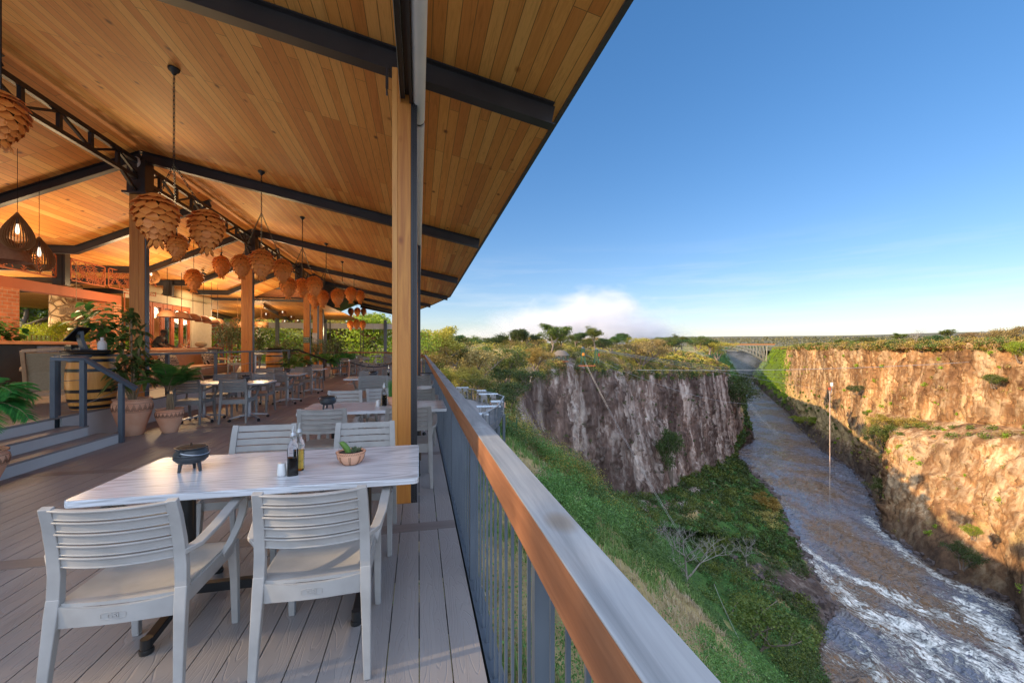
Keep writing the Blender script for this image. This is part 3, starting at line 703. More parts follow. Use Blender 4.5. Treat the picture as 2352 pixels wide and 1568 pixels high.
# left row
for i, ty in enumerate((9.2,11.65,14.1)):
    nm = ('first','second','third')[i]
    chair(-3.43,ty-0.15,0,'grey armchair before the %s square table in the left row, back to the viewer'%nm)
    chair(-3.44,ty+0.95,180,'grey armchair on the far side of the %s square table in the left row'%nm)
    chair(-4.18,ty-0.15,-3,'grey armchair before the %s square table on the guard rail side'%nm)
    if i < 2: chair(-4.2,ty+0.93,182,'grey armchair beyond the %s square table on the guard rail side'%nm)
far_pos = [(-3.95,21.6,0),(-3.9,23.3,180),(-3.1,21.7,0),(-3.2,23.2,170),(-4.3,25.6,0),(-3.4,25.8,0),(-4.2,27.4,180),(-3.3,27.2,180),
           (-2.3,20.2,100),(-1.1,20.6,0),(-0.4,20.7,0),(-1.2,22.2,180),(-0.5,22.4,180),(-1.6,25.2,0),(-0.95,25.3,0),(-1.7,27.0,180),(-1.0,27.1,180),
           (-2.2,30.6,0),(-1.6,30.7,0),(-2.3,32.3,180),(-4.4,33.0,0),(-3.1,34.0,0),(-2.6,36.2,180),(-5.2,34.5,30)]
ORDS = ['nearest','second nearest','third nearest','fourth nearest','fifth nearest','sixth nearest','seventh nearest','eighth nearest','ninth nearest','tenth nearest','eleventh nearest','farthest']
fr = sorted([p for p in far_pos if p[0] > -2.6], key=lambda p: p[1]); fl_ = sorted([p for p in far_pos if p[0] <= -2.6], key=lambda p: p[1])
for i, (x, y, a) in enumerate(far_pos):
    if x > -2.6: chair(x,y,a,'small grey armchair past the rope barrier, %s of those'%ORDS[min(11,fr.index((x,y,a)))],group='far chairs beyond the rope barrier')
    else: chair(x,y,a,'small grey armchair at the far left tables, %s of those'%ORDS[min(11,fl_.index((x,y,a)))],group='far chairs at the left tables')
chair(-6.05,16.0,90,'grey armchair on the raised floor beside the sofa end and barrel'); 
chair(-6.3,17.9,200,'grey armchair on the raised floor behind the second ridge post')
for o in list(bpy.data.objects):
    if o.get('label','').find('raised floor be') >= 0 and o.get('category') == 'chair': o.location.z = 0.45
logo(c1); logo(c2)

def rounded(x0,x1,y0,y1,r=.03,n=5):
    P = []
    for cx, cy, a0 in ((x1-r,y1-r,0),(x0+r,y1-r,90),(x0+r,y0+r,180),(x1-r,y0+r,270)):
        for i in range(n): a = R(a0+90*i/(n-1.0)); P.append((cx+r*math.cos(a), cy+r*math.sin(a)))
    return P
def long_table():
    t = thing('long_table','t','table')
    MB().prism(rounded(-.79,.79,-.385,.385,.03), .716, .75).build('tabletop', MT['table'], t, bevel=.005)
    for s in (-1,1):
        b_ = MB().lathe([(.038,.08),(.038,.70)],20,(s*.47,0,0)); b_.box(s*.47-.12,s*.47+.12,-.25,.25,.70,.7155)
        b_.build('pedestal', MT['black'], t, smooth=True)
        f_ = MB().sweep([(s*.47,-.36,.045),(s*.47,0,.085),(s*.47,.36,.045)],.045,.035); 
        f_.build('foot_bar', MT['black'], t, bevel=.004)
        for q in (-1,1): g = MB(); g.lathe([(.028,0),(.03,.012),(.028,.022),(.012,.03)],14,(s*.47,q*.36,0)); g.tube([(s*.47,q*.36,.02),(s*.47,q*.36,.07)],.024,12); g.build('glide', MT['black'], t, smooth=True)
    MB().box(-.47,.47,-.02,.02,.075,.125).build('stretcher', MT['black'], t)
    return t
LT = {}
for (x,y,lab) in ((-0.79,2.655,'limewashed timber table nearest the camera carrying the pot, bottles and cactus'),
                  (-0.48,5.13,'second limewashed timber table along the railing with the herb pot'),
                  (-0.82,9.95,'fourth limewashed table along the railing, pale end showing left of the chairs')):
    place(LT, long_table, (x,y,0), 0, lab, 'limewashed tables along the railing')
def sq_table():
    t = thing('square_table','t','table')
    MB().prism(rounded(-.39,.39,-.375,.375,.02), .722, .75).build('tabletop', MT['table'], t, bevel=.004)
    b_ = MB().lathe([(.036,.06),(.036,.70)],20); b_.box(-.2,.2,-.2,.2,.70,.7215); b_.build('pedestal', MT['silver'], t, smooth=True)
    for k in range(4):
        a = R(45+90*k); c, s = math.cos(a), math.sin(a)
        l = MB().sweep([(0,0,.115),(c*.36,s*.36,.065)],[.055,.035],[.04,.022],(-s,c,0)); l = l.build('foot', MT['silver'], t, bevel=.003)
        w = MB().tube([(c*.36,s*.36,.06),(c*.36,s*.36,.04)],.012,8); w.tube([(c*.36-s*.018,s*.36+c*.018,.026),(c*.36+s*.018,s*.36-c*.018,.026)],.026,14)
        w.build('castor', MT['black'], l, smooth=True)
    return t
QT = {}
nms = {9.2:'first',11.65:'second',14.1:'third'}
for ty in (9.2,11.65,14.1):
    place(QT, sq_table, (-3.30,ty,0), 0, '%s square pedestal table in the left row, deck side'%nms[ty], 'square pedestal tables')
    place(QT, sq_table, (-4.12,ty+.05,0), 0, '%s square pedestal table in the left row, guard rail side'%nms[ty], 'square pedestal tables')
for (x,y,lab) in ((-0.17,7.18,'small third table by the railing just beyond the post'),(-0.45,12.3,'fifth railing table with oil bottle near the rope barrier')):
    place(QT, sq_table, (x,y,0), 0, lab, 'square pedestal tables')
for i_, (x,y) in enumerate(((-3.9,22.4),(-3.15,22.4),(-4.0,26.5),(-3.3,26.5),(-0.8,21.4),(-1.3,26.1),(-2.0,31.5),(-3.2,33.1),(-5.9,17.0))):
    if x == -5.9: o = place(QT, sq_table, (x,y,.45), 0, 'small table on the raised floor next to the far barrel', 'square pedestal tables')
    else: place(QT, sq_table, (x,y,0), 0, 'small distant table in the far seating, %s'%('near left pair, left one','near left pair, right one','second left pair, left one','second left pair, right one','just past the rope barrier','behind the barrier farther back','far and centred below the bird ornaments','farthest left by the end railing')[i_], 'far tables')

# table ware
def potjie():
    t = thing('iron_pot','p','pot')
    prof = [(.0,.042),(.035,.043),(.062,.052),(.078,.070),(.080,.074),(.0795,.078),(.080,.086),(.083,.088),(.079,.090),(.074,.102),(.0665,.112),(.064,.117),(.069,.122),(.073,.130),(.068,.130),(.060,.120)]
    MB().lathe(prof,32).build('pot_body', MT['iron'], t, smooth=True)
    MB().lathe([(.062,.1285),(.055,.131),(.02,.134),(.0,.134)],28,capb=False).tube([(0,0,.133),(0,0,.150)],[.006,.004],8).build('lid', MT['pinedark'], t, smooth=True)
    for k in range(3):
        a = R(30+120*k); MB().tube([(math.cos(a)*.045,math.sin(a)*.045,.055),(math.cos(a)*.054,math.sin(a)*.054,0)],[.010,.007],8).build('leg', MT['iron'], t, smooth=True)
    h = MB(); pts = [(.078*math.cos(R(a)), -.012-.068*math.sin(R(a)), .112-.020*math.sin(R(a))) for a in range(0,181,15)]
    h.tube(pts,.0022,6); h.build('wire_handle', MT['silver'], t, smooth=True)
    for s in (-1,1): MB().tube([(s*.068,-.012,.124),(s*.086,-.012,.118),(s*.088,-.012,.104),(s*.078,-.012,.098)],.004,6).build('lug', MT['iron'], t, smooth=True)
    return t
PT = {}
for (x,y,rz,lab,sc) in ((-1.255,2.68,70,'three legged black cast iron pot on the front table',1.05),(-1.0,5.0,200,'three legged black cast iron pot on the second table',1.1),
                     (-1.0,9.75,0,'dark round pot on the fourth railing table',1.15),(-3.35,9.15,40,'dark pot on the first square table in the left row',1.05),(-3.3,11.6,0,'dark pot on the second square table in the left row',1.1),(-3.35,14.0,0,'dark pot on the third square table in the left row',1.1),(-0.55,12.3,0,'dark pot on the fifth railing table',1.1)):
    place(PT, potjie, (x,y,.75), R(rz), lab, 'black three legged pots', sc)
def bottle(liq, fill):
    t = thing('oil_bottle','b','bottle')
    m = MB(); sq = [(-.022,-.022),(.022,-.022),(.022,.022),(-.022,.022)]
    def ring(r, z, k):   # square to round
        out = []
        for i in range(16):
            a = 2*math.pi*(i+.5)/16; c, s = math.cos(a), math.sin(a); q = 1/max(abs(c),abs(s)); out.append((c*r*((1-k)*min(q,1.32)+k), s*r*((1-k)*min(q,1.32)+k), z))
        return out
    rings = [ring(.022,0,0),ring(.0235,.004,0),ring(.0235,.125,0),ring(.021,.145,.5),ring(.012,.165,1),ring(.0105,.185,1),ring(.0125,.188,1),ring(.0125,.195,1)]
    V = [p for rg in rings for p in rg]; F = [(i*16+k,i*16+(k+1)%16,(i+1)*16+(k+1)%16,(i+1)*16+k) for i in range(len(rings)-1) for k in range(16)]+[tuple(range(15,-1,-1)), tuple((len(rings)-1)*16+k for k in range(16))]
    m.add(V,F); m.build('glass_body', MT['glass'], t, smooth=True)
    rr = [ring(.0205,.004,0),ring(.0212,fill,0)]; V = [p for rg in rr for p in rg]
    MB().add(V,[(k,(k+1)%16,16+(k+1)%16,16+k) for k in range(16)]+[tuple(range(15,-1,-1)),tuple(16+k for k in range(16))]).build('liquid', MT[liq], t)
    MB().tube([(0,0,.188),(0,0,.205)],[.013,.011],12).tube([(0,0,.205),(.004,0,.235)],[.005,.0035],8).build('pourer', MT['silver'], t, smooth=True)
    return t
B1, B2 = {}, {}
for (x,y,lab) in ((-.672,2.47,'square bottle of dark balsamic vinegar on the front table, front one of the pair'),(-.40,5.13,'square cruet of dark vinegar on the second table beside the herb pot'),(-.68,9.9,'slim bottle standing on the fourth railing table')):
    place(B1, lambda: bottle('vinegar',.085), (x,y,.75), R(12), lab, 'square cruet bottles', 1.14)
for (x,y,lab) in ((-.665,2.56,'square bottle of olive oil behind the vinegar on the front table'),(-.415,5.22,'square cruet of olive oil behind the vinegar on the second table'),(-.33,12.3,'yellow oil bottle on the fifth railing table')):
    place(B2, lambda: bottle('oil',.10), (x,y,.75), R(5), lab, 'square cruet bottles', 1.14)
def shaker():
    t = thing('salt_shaker','s','shaker'); MB().lathe([(.020,0),(.024,.004),(.0235,.02),(.019,.062),(.017,.067),(.0,.069)],20).build('shaker_body', MT['white'], t, smooth=True)
    MB().lathe([(.006,.0692),(.0,.0702)],10,capb=False).build('shaker_top', MT['silver'], t); return t
S1 = {}
for (x,y,lab) in ((-.728,2.47,'white ceramic shaker left of the vinegar bottle on the front table'),(-.705,2.55,'second shaker hidden just behind the white one on the front table'),(-.475,5.10,'white ceramic shaker beside the cruets on the second table'),(-.47,5.19,'back shaker of the pair on the second table')):
    place(S1, shaker, (x,y,.75), 0, lab, 'salt and pepper shakers')
# cactus bowl and herb pot
t = thing('cactus_bowl','small terracotta bowl holding a bent cactus and a spiky succulent on the front table','planter',(-.395,2.62,.75))
MB().lathe([(.035,0),(.055,.012),(.072,.035),(.078,.060),(.078,.066),(.083,.070),(.083,.078),(.076,.080),(.072,.072),(.0,.070)],36).build('bowl', MT['terracotta'], t, smooth=True)
m = MB()
for k in range(8):
    a0 = R(45*k)
    for da in (0,.10):
        a = a0+da; m.tube([(math.cos(a)*r,math.sin(a)*r,z) for r,z in ((.037,.001),(.056,.012),(.073,.035),(.079,.058))],.0016,5)
for k in range(40):
    a = 2*math.pi*k/40; m.tube([(math.cos(a)*.0835,math.sin(a)*.0835,.070),(math.cos(a+.12)*.0835,math.sin(a+.12)*.0835,.0785)],.0016,4)
m.build('carved_groove', MT['terracotta_dk'], t)
MB().lathe([(.07,.0725),(.0,.076)],20,capb=False).build('soil', MT['soil'], t)
c = MB().tube([(-.010,-.01,.07),(-.020,-.012,.095),(-.036,-.012,.118),(-.050,-.010,.130),(-.058,-.008,.134)],[.017,.0175,.016,.0135,.006],14); 
rr = random.Random(5)
for k in range(260):
    u = rr.random(); P = Vector((-.010,-.01,.07)).lerp(Vector((-.056,-.009,.133)),u); a = rr.uniform(0,6.28); r0 = .0165-.004*u
    d_ = Vector((math.cos(a),math.sin(a),.3)).normalized(); c.tube([P+d_*r0, P+d_*(r0+.004)],.0004,3,caps=False)
c.build('cactus', MT['herb'], t, smooth=True)
m = MB()
for (cx,cy) in ((.022,-.02),(.045,.0),(.012,.02)):
    for k in range(26):
        a = rr.uniform(0,6.28); el = rr.uniform(.35,1.3); L = rr.uniform(.022,.034); d_ = Vector((math.cos(a)*math.cos(el),math.sin(a)*math.cos(el),math.sin(el)))
        b0 = Vector((cx,cy,.075)); m.sweep([b0,b0+d_*L*.6,b0+d_*L],[.006,.005,.001],[.003,.002,.0006],(-math.sin(a),math.cos(a),0))
m.build('succulent', MT['ficus'], t)
def blades(n, R0, h0, h1, lean, w, base=0.0, r2=None, seg=3):
    r2 = r2 or random.Random(9); m = MB()
    for i in range(n):
        a = r2.uniform(0,6.283); rad = R0*math.sqrt(r2.random()); b0 = Vector((rad*math.cos(a),rad*math.sin(a),base)); h = r2.uniform(h0,h1); l = lean*r2.random()*h
        a2 = a+r2.uniform(-.8,.8); tip = b0+Vector((math.cos(a2)*l,math.sin(a2)*l,h)); mid = b0+Vector((math.cos(a2)*l*.3,math.sin(a2)*l*.3,h*.6))
        m.sweep([b0,mid,tip],[w,w*.9,w*.2],[w*.3]*3,(-math.sin(a2),math.cos(a2),0),caps=False)
    return m
t = thing('herb_pot','terracotta bowl of bright green chives on the second table','planter',(-.262,5.12,.75))
MB().lathe([(.06,0),(.085,.02),(.098,.06),(.098,.095),(.104,.10),(.104,.112),(.095,.113),(.09,.10),(.0,.098)],32).build('bowl', MT['terracotta'], t, smooth=True)
blades(340,.085,.10,.21,.35,.0045,.098).build('herb_blades', MT['herb'], t)

# ---------------------------------------------------------------- plants in pots
def potmesh(R0, h, name='pot'):
    prof = [(.50,0),(.55,.02),(.66,.22),(.84,.48),(.97,.70),(1.0,.80),(.97,.88),(.90,.925),(.90,.95),(.965,.965),(.965,1.0),(.88,1.0),(.86,.93),(.0,.92)]
    return MB().lathe([(r*R0, z*h) for r, z in prof], 48)
def pot_decor(R0, h):
    m = MB(); n = 22
    def at_(a, z): 
        r = float(np.interp(z,[.66,.70,.80,.88],[.945,.97,1.0,.97]))*R0+.002; return (r*math.cos(a), r*math.sin(a), z*h)
    for k in range(n):
        for q in range(3):
            a = 2*math.pi*(k+q*.16)/n; b_ = 2*math.pi*(k+.5)/n; c = 2*math.pi*(k+1-q*.16)/n; zt = .86-.05*q
            m.tube([at_(a,.68),at_(a*.5+b_*.5,(.68+zt)/2),at_(b_,zt)],.0028,4); m.tube([at_(b_,zt),at_(b_*.5+c*.5,(.68+zt)/2),at_(c,.68)],.0028,4)
    for z in (.655,.885):
        m.tube([at_(2*math.pi*k/48,z) for k in range(49)],.0022,4)
    for k in range(60):
        a = 2*math.pi*k/60; m.tube([(.967*R0*math.cos(a),.967*R0*math.sin(a),.967*h),(.967*R0*math.cos(a+.1),.967*R0*math.sin(a+.1),.998*h)],.002,4)
    return m
def leaf(m, base, d_, L, w, droop=.3, fold=.15, n=5):
    d_ = d_.normalized(); S = d_.cross(Vector((0,0,1))); S = S.normalized() if S.length > 1e-3 else Vector((1,0,0)); U = S.cross(d_)
    vs = []; 
    for i in range(n):
        u = i/(n-1.0); p = base+d_*L*u+Vector((0,0,-1))*droop*L*u*u; ww = w*math.sin(math.pi*min(1,.08+u*.92))**.8*.5 if i < n-1 else w*.03
        vs += [p-S*ww+U*ww*fold*2, p, p+S*ww+U*ww*fold*2]
    fs = []
    for i in range(n-1): o = i*3; fs += [(o,o+1,o+4,o+3),(o+1,o+2,o+5,o+4)]
    m.add(vs, fs)
def frond(m, base, az, L, rise, droop, nl=34, leafL=.28, leafw=.018, r2=rng, stem=None):
    P = [Vector(base)]; el = rise; seg = L/14.0; pts = [P[0]]
    for i in range(14):
        pts.append(pts[-1]+Vector((math.cos(az)*math.cos(el),math.sin(az)*math.cos(el),math.sin(el)))*seg); el -= droop/14.0*(.5+1.2*i/14.0)
    (stem or m).tube(pts,[.009-.0005*i for i in range(15)],5)
    for k in range(nl):
        u = .22+.78*k/nl; f_ = u*14; i = min(13,int(f_)); p = pts[i].lerp(pts[i+1],f_-i); t_ = (pts[i+1]-pts[i]).normalized(); S = Vector((-math.sin(az),math.cos(az),0)); U = S.cross(t_)
        LL = leafL*(math.sin(math.pi*(.12+.8*(u-.22)/.78))**.7)
        for s in (-1,1):
            d_ = (S*s*.85+t_*.65+U*(-.10)+Vector((0,0,r2.uniform(-.12,.05)))).normalized()
            tip = p+d_*LL+Vector((0,0,-.28*LL)); mid = p+d_*LL*.5+Vector((0,0,-.05*LL)); wv = t_*leafw*.5
            m.add([p-wv*.5,p+wv*.5,mid+wv,mid-wv,tip],[(0,1,2,3),(3,2,4)])
def potted(name, lab, loc, R0, h, kind, seed=1, group=None, **kw):
    t = thing(name, lab, 'potted plant', loc, 0, group); r2 = random.Random(seed)
    p = potmesh(R0,h).build('pot', MT['terracotta'], t, smooth=True); 
    if kw.get('decor', True): pot_decor(R0,h).build('carved_band', MT['terracotta_dk'], p)
    MB().lathe([(.85*R0,.935*h),(.0,.95*h)],16,capb=False).build('soil', MT['soil'], t)
    fol, stem = MB(), MB()
    if kind == 'palm':
        for k in range(kw.get('n',16)):
            az = 2*math.pi*k/kw.get('n',16)*2.4+r2.uniform(-.2,.2); frond(fol,(r2.uniform(-.03,.03),r2.uniform(-.03,.03),h+kw.get('up',.1)), az, kw.get('L',.62)*r2.uniform(.75,1.1), r2.uniform(kw.get('e0',.45),1.4), r2.uniform(*kw.get('dr',(1.4,2.6))), kw.get('nl',34), kw.get('leafL',.24), kw.get('lw',.016), r2, stem)
        for k in range(4): stem.tube([(.03*k-.04,.02*(k%2),h*.9),(.02*k-.03,0,h+.25)],.016,8)
        fol.build('fronds', MT['palm'], t); stem.build('stem', MT['stem'], t)
    elif kind == 'croton':
        heads = kw['heads']
        for (hx,hy,hz,rr_,nn) in heads:
            stem.tube([(hx*.15,hy*.15,h*.9),(hx*.6,hy*.6,(h+hz)/2),(hx,hy,hz)],.014,8)
            for k in range(nn):
                az = r2.uniform(0,6.28); el = r2.uniform(-.5,1.2); zz = hz+r2.uniform(-.22,.10); leaf(fol,Vector((hx,hy,zz)),Vector((math.cos(az)*math.cos(el),math.sin(az)*math.cos(el),math.sin(el))),rr_*r2.uniform(.7,1.15),.066,.45,.2)
        fol.build('leaves', MT['croton'], t, smooth='all'); stem.build('stem', MT['stem'], t, smooth=True)
    elif kind == 'bush':
        n = kw.get('n',600); hx, hz = kw.get('rx',.5), kw.get('rz',.5); zc = kw.get('zc',h+.5)
        for k in range(5): stem.tube([(0,0,h*.9),(r2.uniform(-.1,.1),r2.uniform(-.1,.1),zc-.2),(r2.uniform(-.3,.3)*hx,r2.uniform(-.3,.3)*hx,zc+.1)],.012,6)
        for k in range(n):
            v = Vector((r2.gauss(0,1),r2.gauss(0,1),r2.gauss(0,1))).normalized()*(r2.random()**.45); p = Vector((v.x*hx,v.y*hx,zc+v.z*hz)); az = r2.uniform(0,6.28)
            leaf(fol,p,Vector((math.cos(az)+v.x,math.sin(az)+v.y,r2.uniform(-.4,.6))),kw.get('ll',.09)*r2.uniform(.7,1.3),kw.get('lw',.035),.4,.1,4)
        fol.build('leaves', MT[kw.get('mat','ficus')], t); stem.build('stem', MT['stem'], t, smooth=True)
    return t
potted('terracotta_planter','large carved terracotta pot of broad leaved croton stems beside the stair rail',(-4.60,8.02,0),.265,.60,'croton',3,
       heads=[(-.02,.0,1.92,.22,30),(.09,.04,1.66,.22,34),(-.13,-.04,1.52,.22,30),(.07,-.06,1.22,.26,42),(-.16,-.08,1.04,.27,38),(.15,.08,1.10,.25,36),(.02,.1,1.38,.22,24)])
potted('terracotta_planter','smaller carved terracotta pot with an arching green palm beside the large pot',(-4.13,8.14,0),.20,.40,'palm',4,n=30,L=.60,nl=44,leafL=.20,up=.30,lw=.016,e0=.8,dr=(.6,1.5))
potted('terracotta_planter','terracotta pot with drooping palm fronds cut off by the left edge of the view',(-4.28,5.12,0),.25,.42,'palm',8,n=36,L=.56,nl=56,leafL=.19,lw=.014,up=.38,decor=True)
potted('fiddle_leaf_fig','tall fig with big round glossy leaves rising behind the barrel',(-6.5,10.4,.45),.25,.4,'bush',12,n=150,rx=.46,rz=.62,zc=1.42,ll=.23,lw=.15,mat='fiddle',decor=False)
potted('potted_ficus','variegated ficus tree in front of the middle bar, left of the second ridge post',(-6.75,17.1,.45),.28,.4,'bush',13,n=1500,rx=.55,rz=.62,zc=1.45,ll=.10,lw=.04,decor=False)
for i,(x,y,z,rx,rz,zc,mt,lab) in enumerate(((-5.6,19.6,.0,.75,.55,1.25,'ficus','dense variegated shrub at the foot of the third ridge post'),
      (-5.0,22.4,.0,.7,.6,1.3,'ficus','variegated shrub between the two signed timber posts'),
      (-4.5,24.6,.0,.6,.6,1.4,'ficus','dark variegated shrub right of the timber posts'),
      (-6.9,20.4,.0,.6,.8,1.7,'fiddle','tall broad leaved plant behind the far barrel'))):
    potted('potted_shrub',lab,(x,y,z),.3,.5,'bush',20+i,n=1100,rx=rx,rz=rz,zc=zc,ll=.13,lw=.05,mat=mt,decor=False,group='shrubs by the far ridge posts')
for i,(x,y,L,lab) in enumerate(((-4.75,18.0,.75,'spreading fern palm below the variegated shrub'),(-4.35,21.2,.8,'spreading fern palm right of the dark stair rail'),(-3.95,24.2,.8,'farthest fern palm by the left tables'))):
    potted('potted_fern',lab,(x,y,0),.26,.5,'palm',30+i,n=16,L=L,nl=22,leafL=.34,lw=.04,up=.2,decor=False,group='ferns by the far steps')
for (x,y,lab) in ((-4.12,17.6,'empty looking terracotta pot right of the ferns'),(-4.55,15.9,'small terracotta pot tucked behind the third left table')):
    o = thing('terracotta_pot',lab,'pot',(x,y,0)); potmesh(.22,.48).build('pot_body', MT['terracotta'], o, smooth=True)
    MB().lathe([(.19,.44),(.0,.45)],16,capb=False).build('soil', MT['soil'], o)

# ---------------------------------------------------------------- barrels, till, bottle
def barrel():
    t = thing('oak_barrel','b','barrel'); H_ = .90
    def rad(z): u = (z/H_-.5)*2; return .25+.065*(1-u*u)
    MB().lathe([(rad(H_*i/16.0),H_*i/16.0) for i in range(17)],40).build('staves', MT['barrel'], t, smooth=True)
    for z in (.015,.12,.27,.60,.755,.845):
        MB().lathe([(rad(z)+.004,z),(rad(z+.05)+.004,z+.05)],40,capb=False).build('hoop', MT['black'], t, smooth=True)
    MB().lathe([(.30,H_),(.36,H_+.002),(.37,H_+.03),(.36,H_+.05),(.0,H_+.05)],40).build('barrel_top', MT['black'], t, smooth=True)
    return t
BR = {}
place(BR, barrel, (-5.22,8.12,.45), 0, 'oak barrel with black hoops carrying the till behind the near stair rail', 'oak barrels')
place(BR, barrel, (-5.75,18.6,.45), 0, 'distant oak barrel behind the guard rail near the ferns', 'oak barrels')
t = thing('till','grey payment terminal with tilted dark screen on the near barrel','till',(-5.30,8.05,1.40),R(-30))
MB().box(-.10,.10,-.08,.08,0,.02).sweep([(0,0.02,.0),(0,-.03,.16),(0,-.03,.30)],[.14,.12,.10],[.05,.045,.04]).build('stand', MT['bluesteel'], t, bevel=.006)
MB().sweep([(-.20,-.06,.14),(.04,.0,.36)],.2,.02,(0,1,.1)).build('screen', MT['black'], t, bevel=.004)
MB().box(-.04,.04,-.072,-.06,.19,.25).build('badge', MT['black'], t)
MB().box(-.32,-.14,-.08,.10,0,.07).build('printer', MT['black'], t, bevel=.008)
t = thing('spray_bottle','grey plastic bottle standing right of the till on the barrel','bottle',(-5.02,8.02,1.40))
MB().lathe([(.055,0),(.058,.01),(.058,.10),(.045,.135),(.022,.155),(.022,.20),(.0,.20)],20).build('bottle_body', MT['blind'], t, smooth=True)

# ---------------------------------------------------------------- seating on the raised floor
t = thing('lounge_chair','wood framed cloth armchair seen from behind at the far left','armchair',(-6.30,8.95,.45),R(35))
m = MB()
for s in (-1,1):
    m.sweep([(s*.33,-.42,0),(s*.33,-.36,.25),(s*.34,-.46,.55),(s*.36,-.60,.93)],.05,.05); MB().sweep([(s*.33,.35,0),(s*.33,.33,.6)],.05,.05).build('leg', MT['ashwood'], t)
m.sweep([(-.36,-.60,.93),(0,-.66,.96),(.36,-.60,.93)],.05,.05,(0,0,1)); m.box(-.33,.33,-.36,-.32,.16,.24)
m.build('chair_frame', MT['ashwood'], t, bevel=.006)
m = MB(); m.sweep([(0,-.34,.26),(0,-.43,.58),(0,-.57,.90)],.64,.04); m.build('back_cloth', MT['canvas'], t)
MB().box(-.32,.32,-.33,.34,.26,.44).build('seat_cushion', MT['canvas'], t, bevel=.03)
for s in (-1,1): MB().sweep([(s*.36,-.48,.62),(s*.37,0,.64),(s*.36,.34,.60)],.07,.04).build('armrest', MT['ashwood'], t, bevel=.01)
def cushmat():
    m, t, b = newmat('maze_cushion'); v = coords(t,(1,1,1)); vo = nd(t,'ShaderNodeTexVoronoi', distance='CHEBYCHEV'); vo.inputs['Scale'].default_value = 4.2; vo.inputs['Randomness'].default_value = 0.75
    t.links.new(v, vo.inputs['Vector']); f_ = math_(t,'FRACT',math_(t,'MULTIPLY',vo.outputs['Distance'],5.2))
    t.links.new(ramp(t,f_,[(0.42,(0.02,0.018,0.015)),(0.5,(0.56,0.45,0.30))]), b.inputs['Base Color']); b.inputs['Roughness'].default_value = .9; return m
MT['maze'] = cushmat()
t = thing('long_sofa','long tan leather sofa with pale wooden arms behind the guard rail','sofa',(-6.9,14.3,.45))
MB().box(-.30,.42,-2.2,2.2,.10,.42).build('seat', MT['leather'], t, bevel=.05)
MB().sweep([(-.25,0,.40),(-.42,0,.92)],4.5,.14,(0,1,0)).build('backrest', MT['leather'], t, bevel=.04)
for s in (-1,1):
    m = MB().sweep([(.45,s*2.25,.0),(.42,s*2.25,.50),(.30,s*2.25,.56),(-.30,s*2.25,.60),(-.48,s*2.25,.95)],.09,.06,(0,1,0)); m.box(-.35,.42,s*2.25-.03,s*2.25+.03,.10,.17)
    m.build('armrest', MT['ashwood'], t, bevel=.01)
for (y,lab) in ((13.5,'black and cream maze patterned cushion at the left of the sofa'),(15.8,'black and cream maze patterned cushion at the right of the sofa')):
    m = MB(); V = []; n = 9
    for s in (1,-1):
        for j in range(n):
            for i in range(n):
                u, v = -1+2*i/(n-1.0), -1+2*j/(n-1.0); V.append((s*.09*((1-u*u)*(1-v*v))**.45, u*.45*(1-.04*(v*v)), v*.24*(1-.04*u*u)))
    F = []
    for s in (0,1):
        for j in range(n-1):
            for i in range(n-1): a = s*n*n+j*n+i; F.append((a,a+1,a+n+1,a+n) if s == 0 else (a,a+n,a+n+1,a+1))
    m.add(V,F); o = m.build('cushion', MT['maze'], None, smooth='all'); o.location = (-6.86,y,.45+.56); o.rotation_euler = (0,R(-18),0); tag(o,lab,'cushion','sofa cushions')
t = thing('coffee_table','low timber table in front of the sofa','table',(-6.1,12.6,.45)); MB().box(-.3,.3,-.5,.5,.36,.42).build('tabletop', MT['ashwood'], t, bevel=.01)
for a in (-1,1):
    for b_ in (-1,1): MB().sweep([(a*.2,b_*.4,.36),(a*.28,b_*.48,0)],.05,.05).build('leg', MT['ashwood'], t)

# ---------------------------------------------------------------- bars
t = thing('bar_counter','dark bar counter with timber top and pressed tin front at the far left','counter',(0,0,0))
MB().box(-9.1,-8.1,8.2,12.6,1.50,1.57).build('counter_top', MT['counter'], t, bevel=.006); MB().box(-8.95,-8.3,8.3,12.5,.46,1.499).build('counter_body', MT['black'], t)
MB().box(-8.2995,-8.28,11.3,12.4,1.10,1.46).build('tin_panel', MT['tin'], t); MB().box(-8.2995,-8.28,8.3,9.3,.6,1.46).build('tin_panel', MT['tin'], t)
t = thing('bar_counter','middle bar counter with orange timber top beyond the sofa','counter')
MB().box(-8.5,-7.9,15.7,19.2,1.36,1.42).build('counter_top', MT['counter'], t, bevel=.006); MB().box(-8.4,-8.0,15.9,19.1,.45,1.359).build('counter_body', MT['black'], t)
MB().box(-7.9995,-7.98,17.8,19.0,.95,1.33).build('tin_panel', MT['tin'], t)
MB().box(-8.7,-8.1,13.9,15.6,1.10,1.14).box(-8.6,-8.2,14.0,15.5,.45,1.10).build('service_shelf', MT['tin'], t)
t = thing('glazed_wall','cream back wall with folding glazed doors behind the middle bar','wall')
MB().box(-9.2,-9.0,15.6,20.9,3.02,3.30).box(-9.2,-9.0,19.25,20.9,.45,3.019).build('plaster_wall', MT['cream'], t)
for k in range(5):
    y0 = 16.2+k*.61; d_ = MB()
    for a in ((y0,y0+.07,.45,3.0),(y0+.5,y0+.57,.45,3.0),(y0+.071,y0+.499,.45,1.35),(y0+.071,y0+.499,2.85,3.0)): d_.box(-9.12,-9.04,a[0],a[1],a[2],a[3])
    d_ = d_.build('door_leaf', MT['redplaster'], t); MB().box(-9.085,-9.075,y0+.071,y0+.499,1.351,2.849).build('pane', MT['glass'], d_)
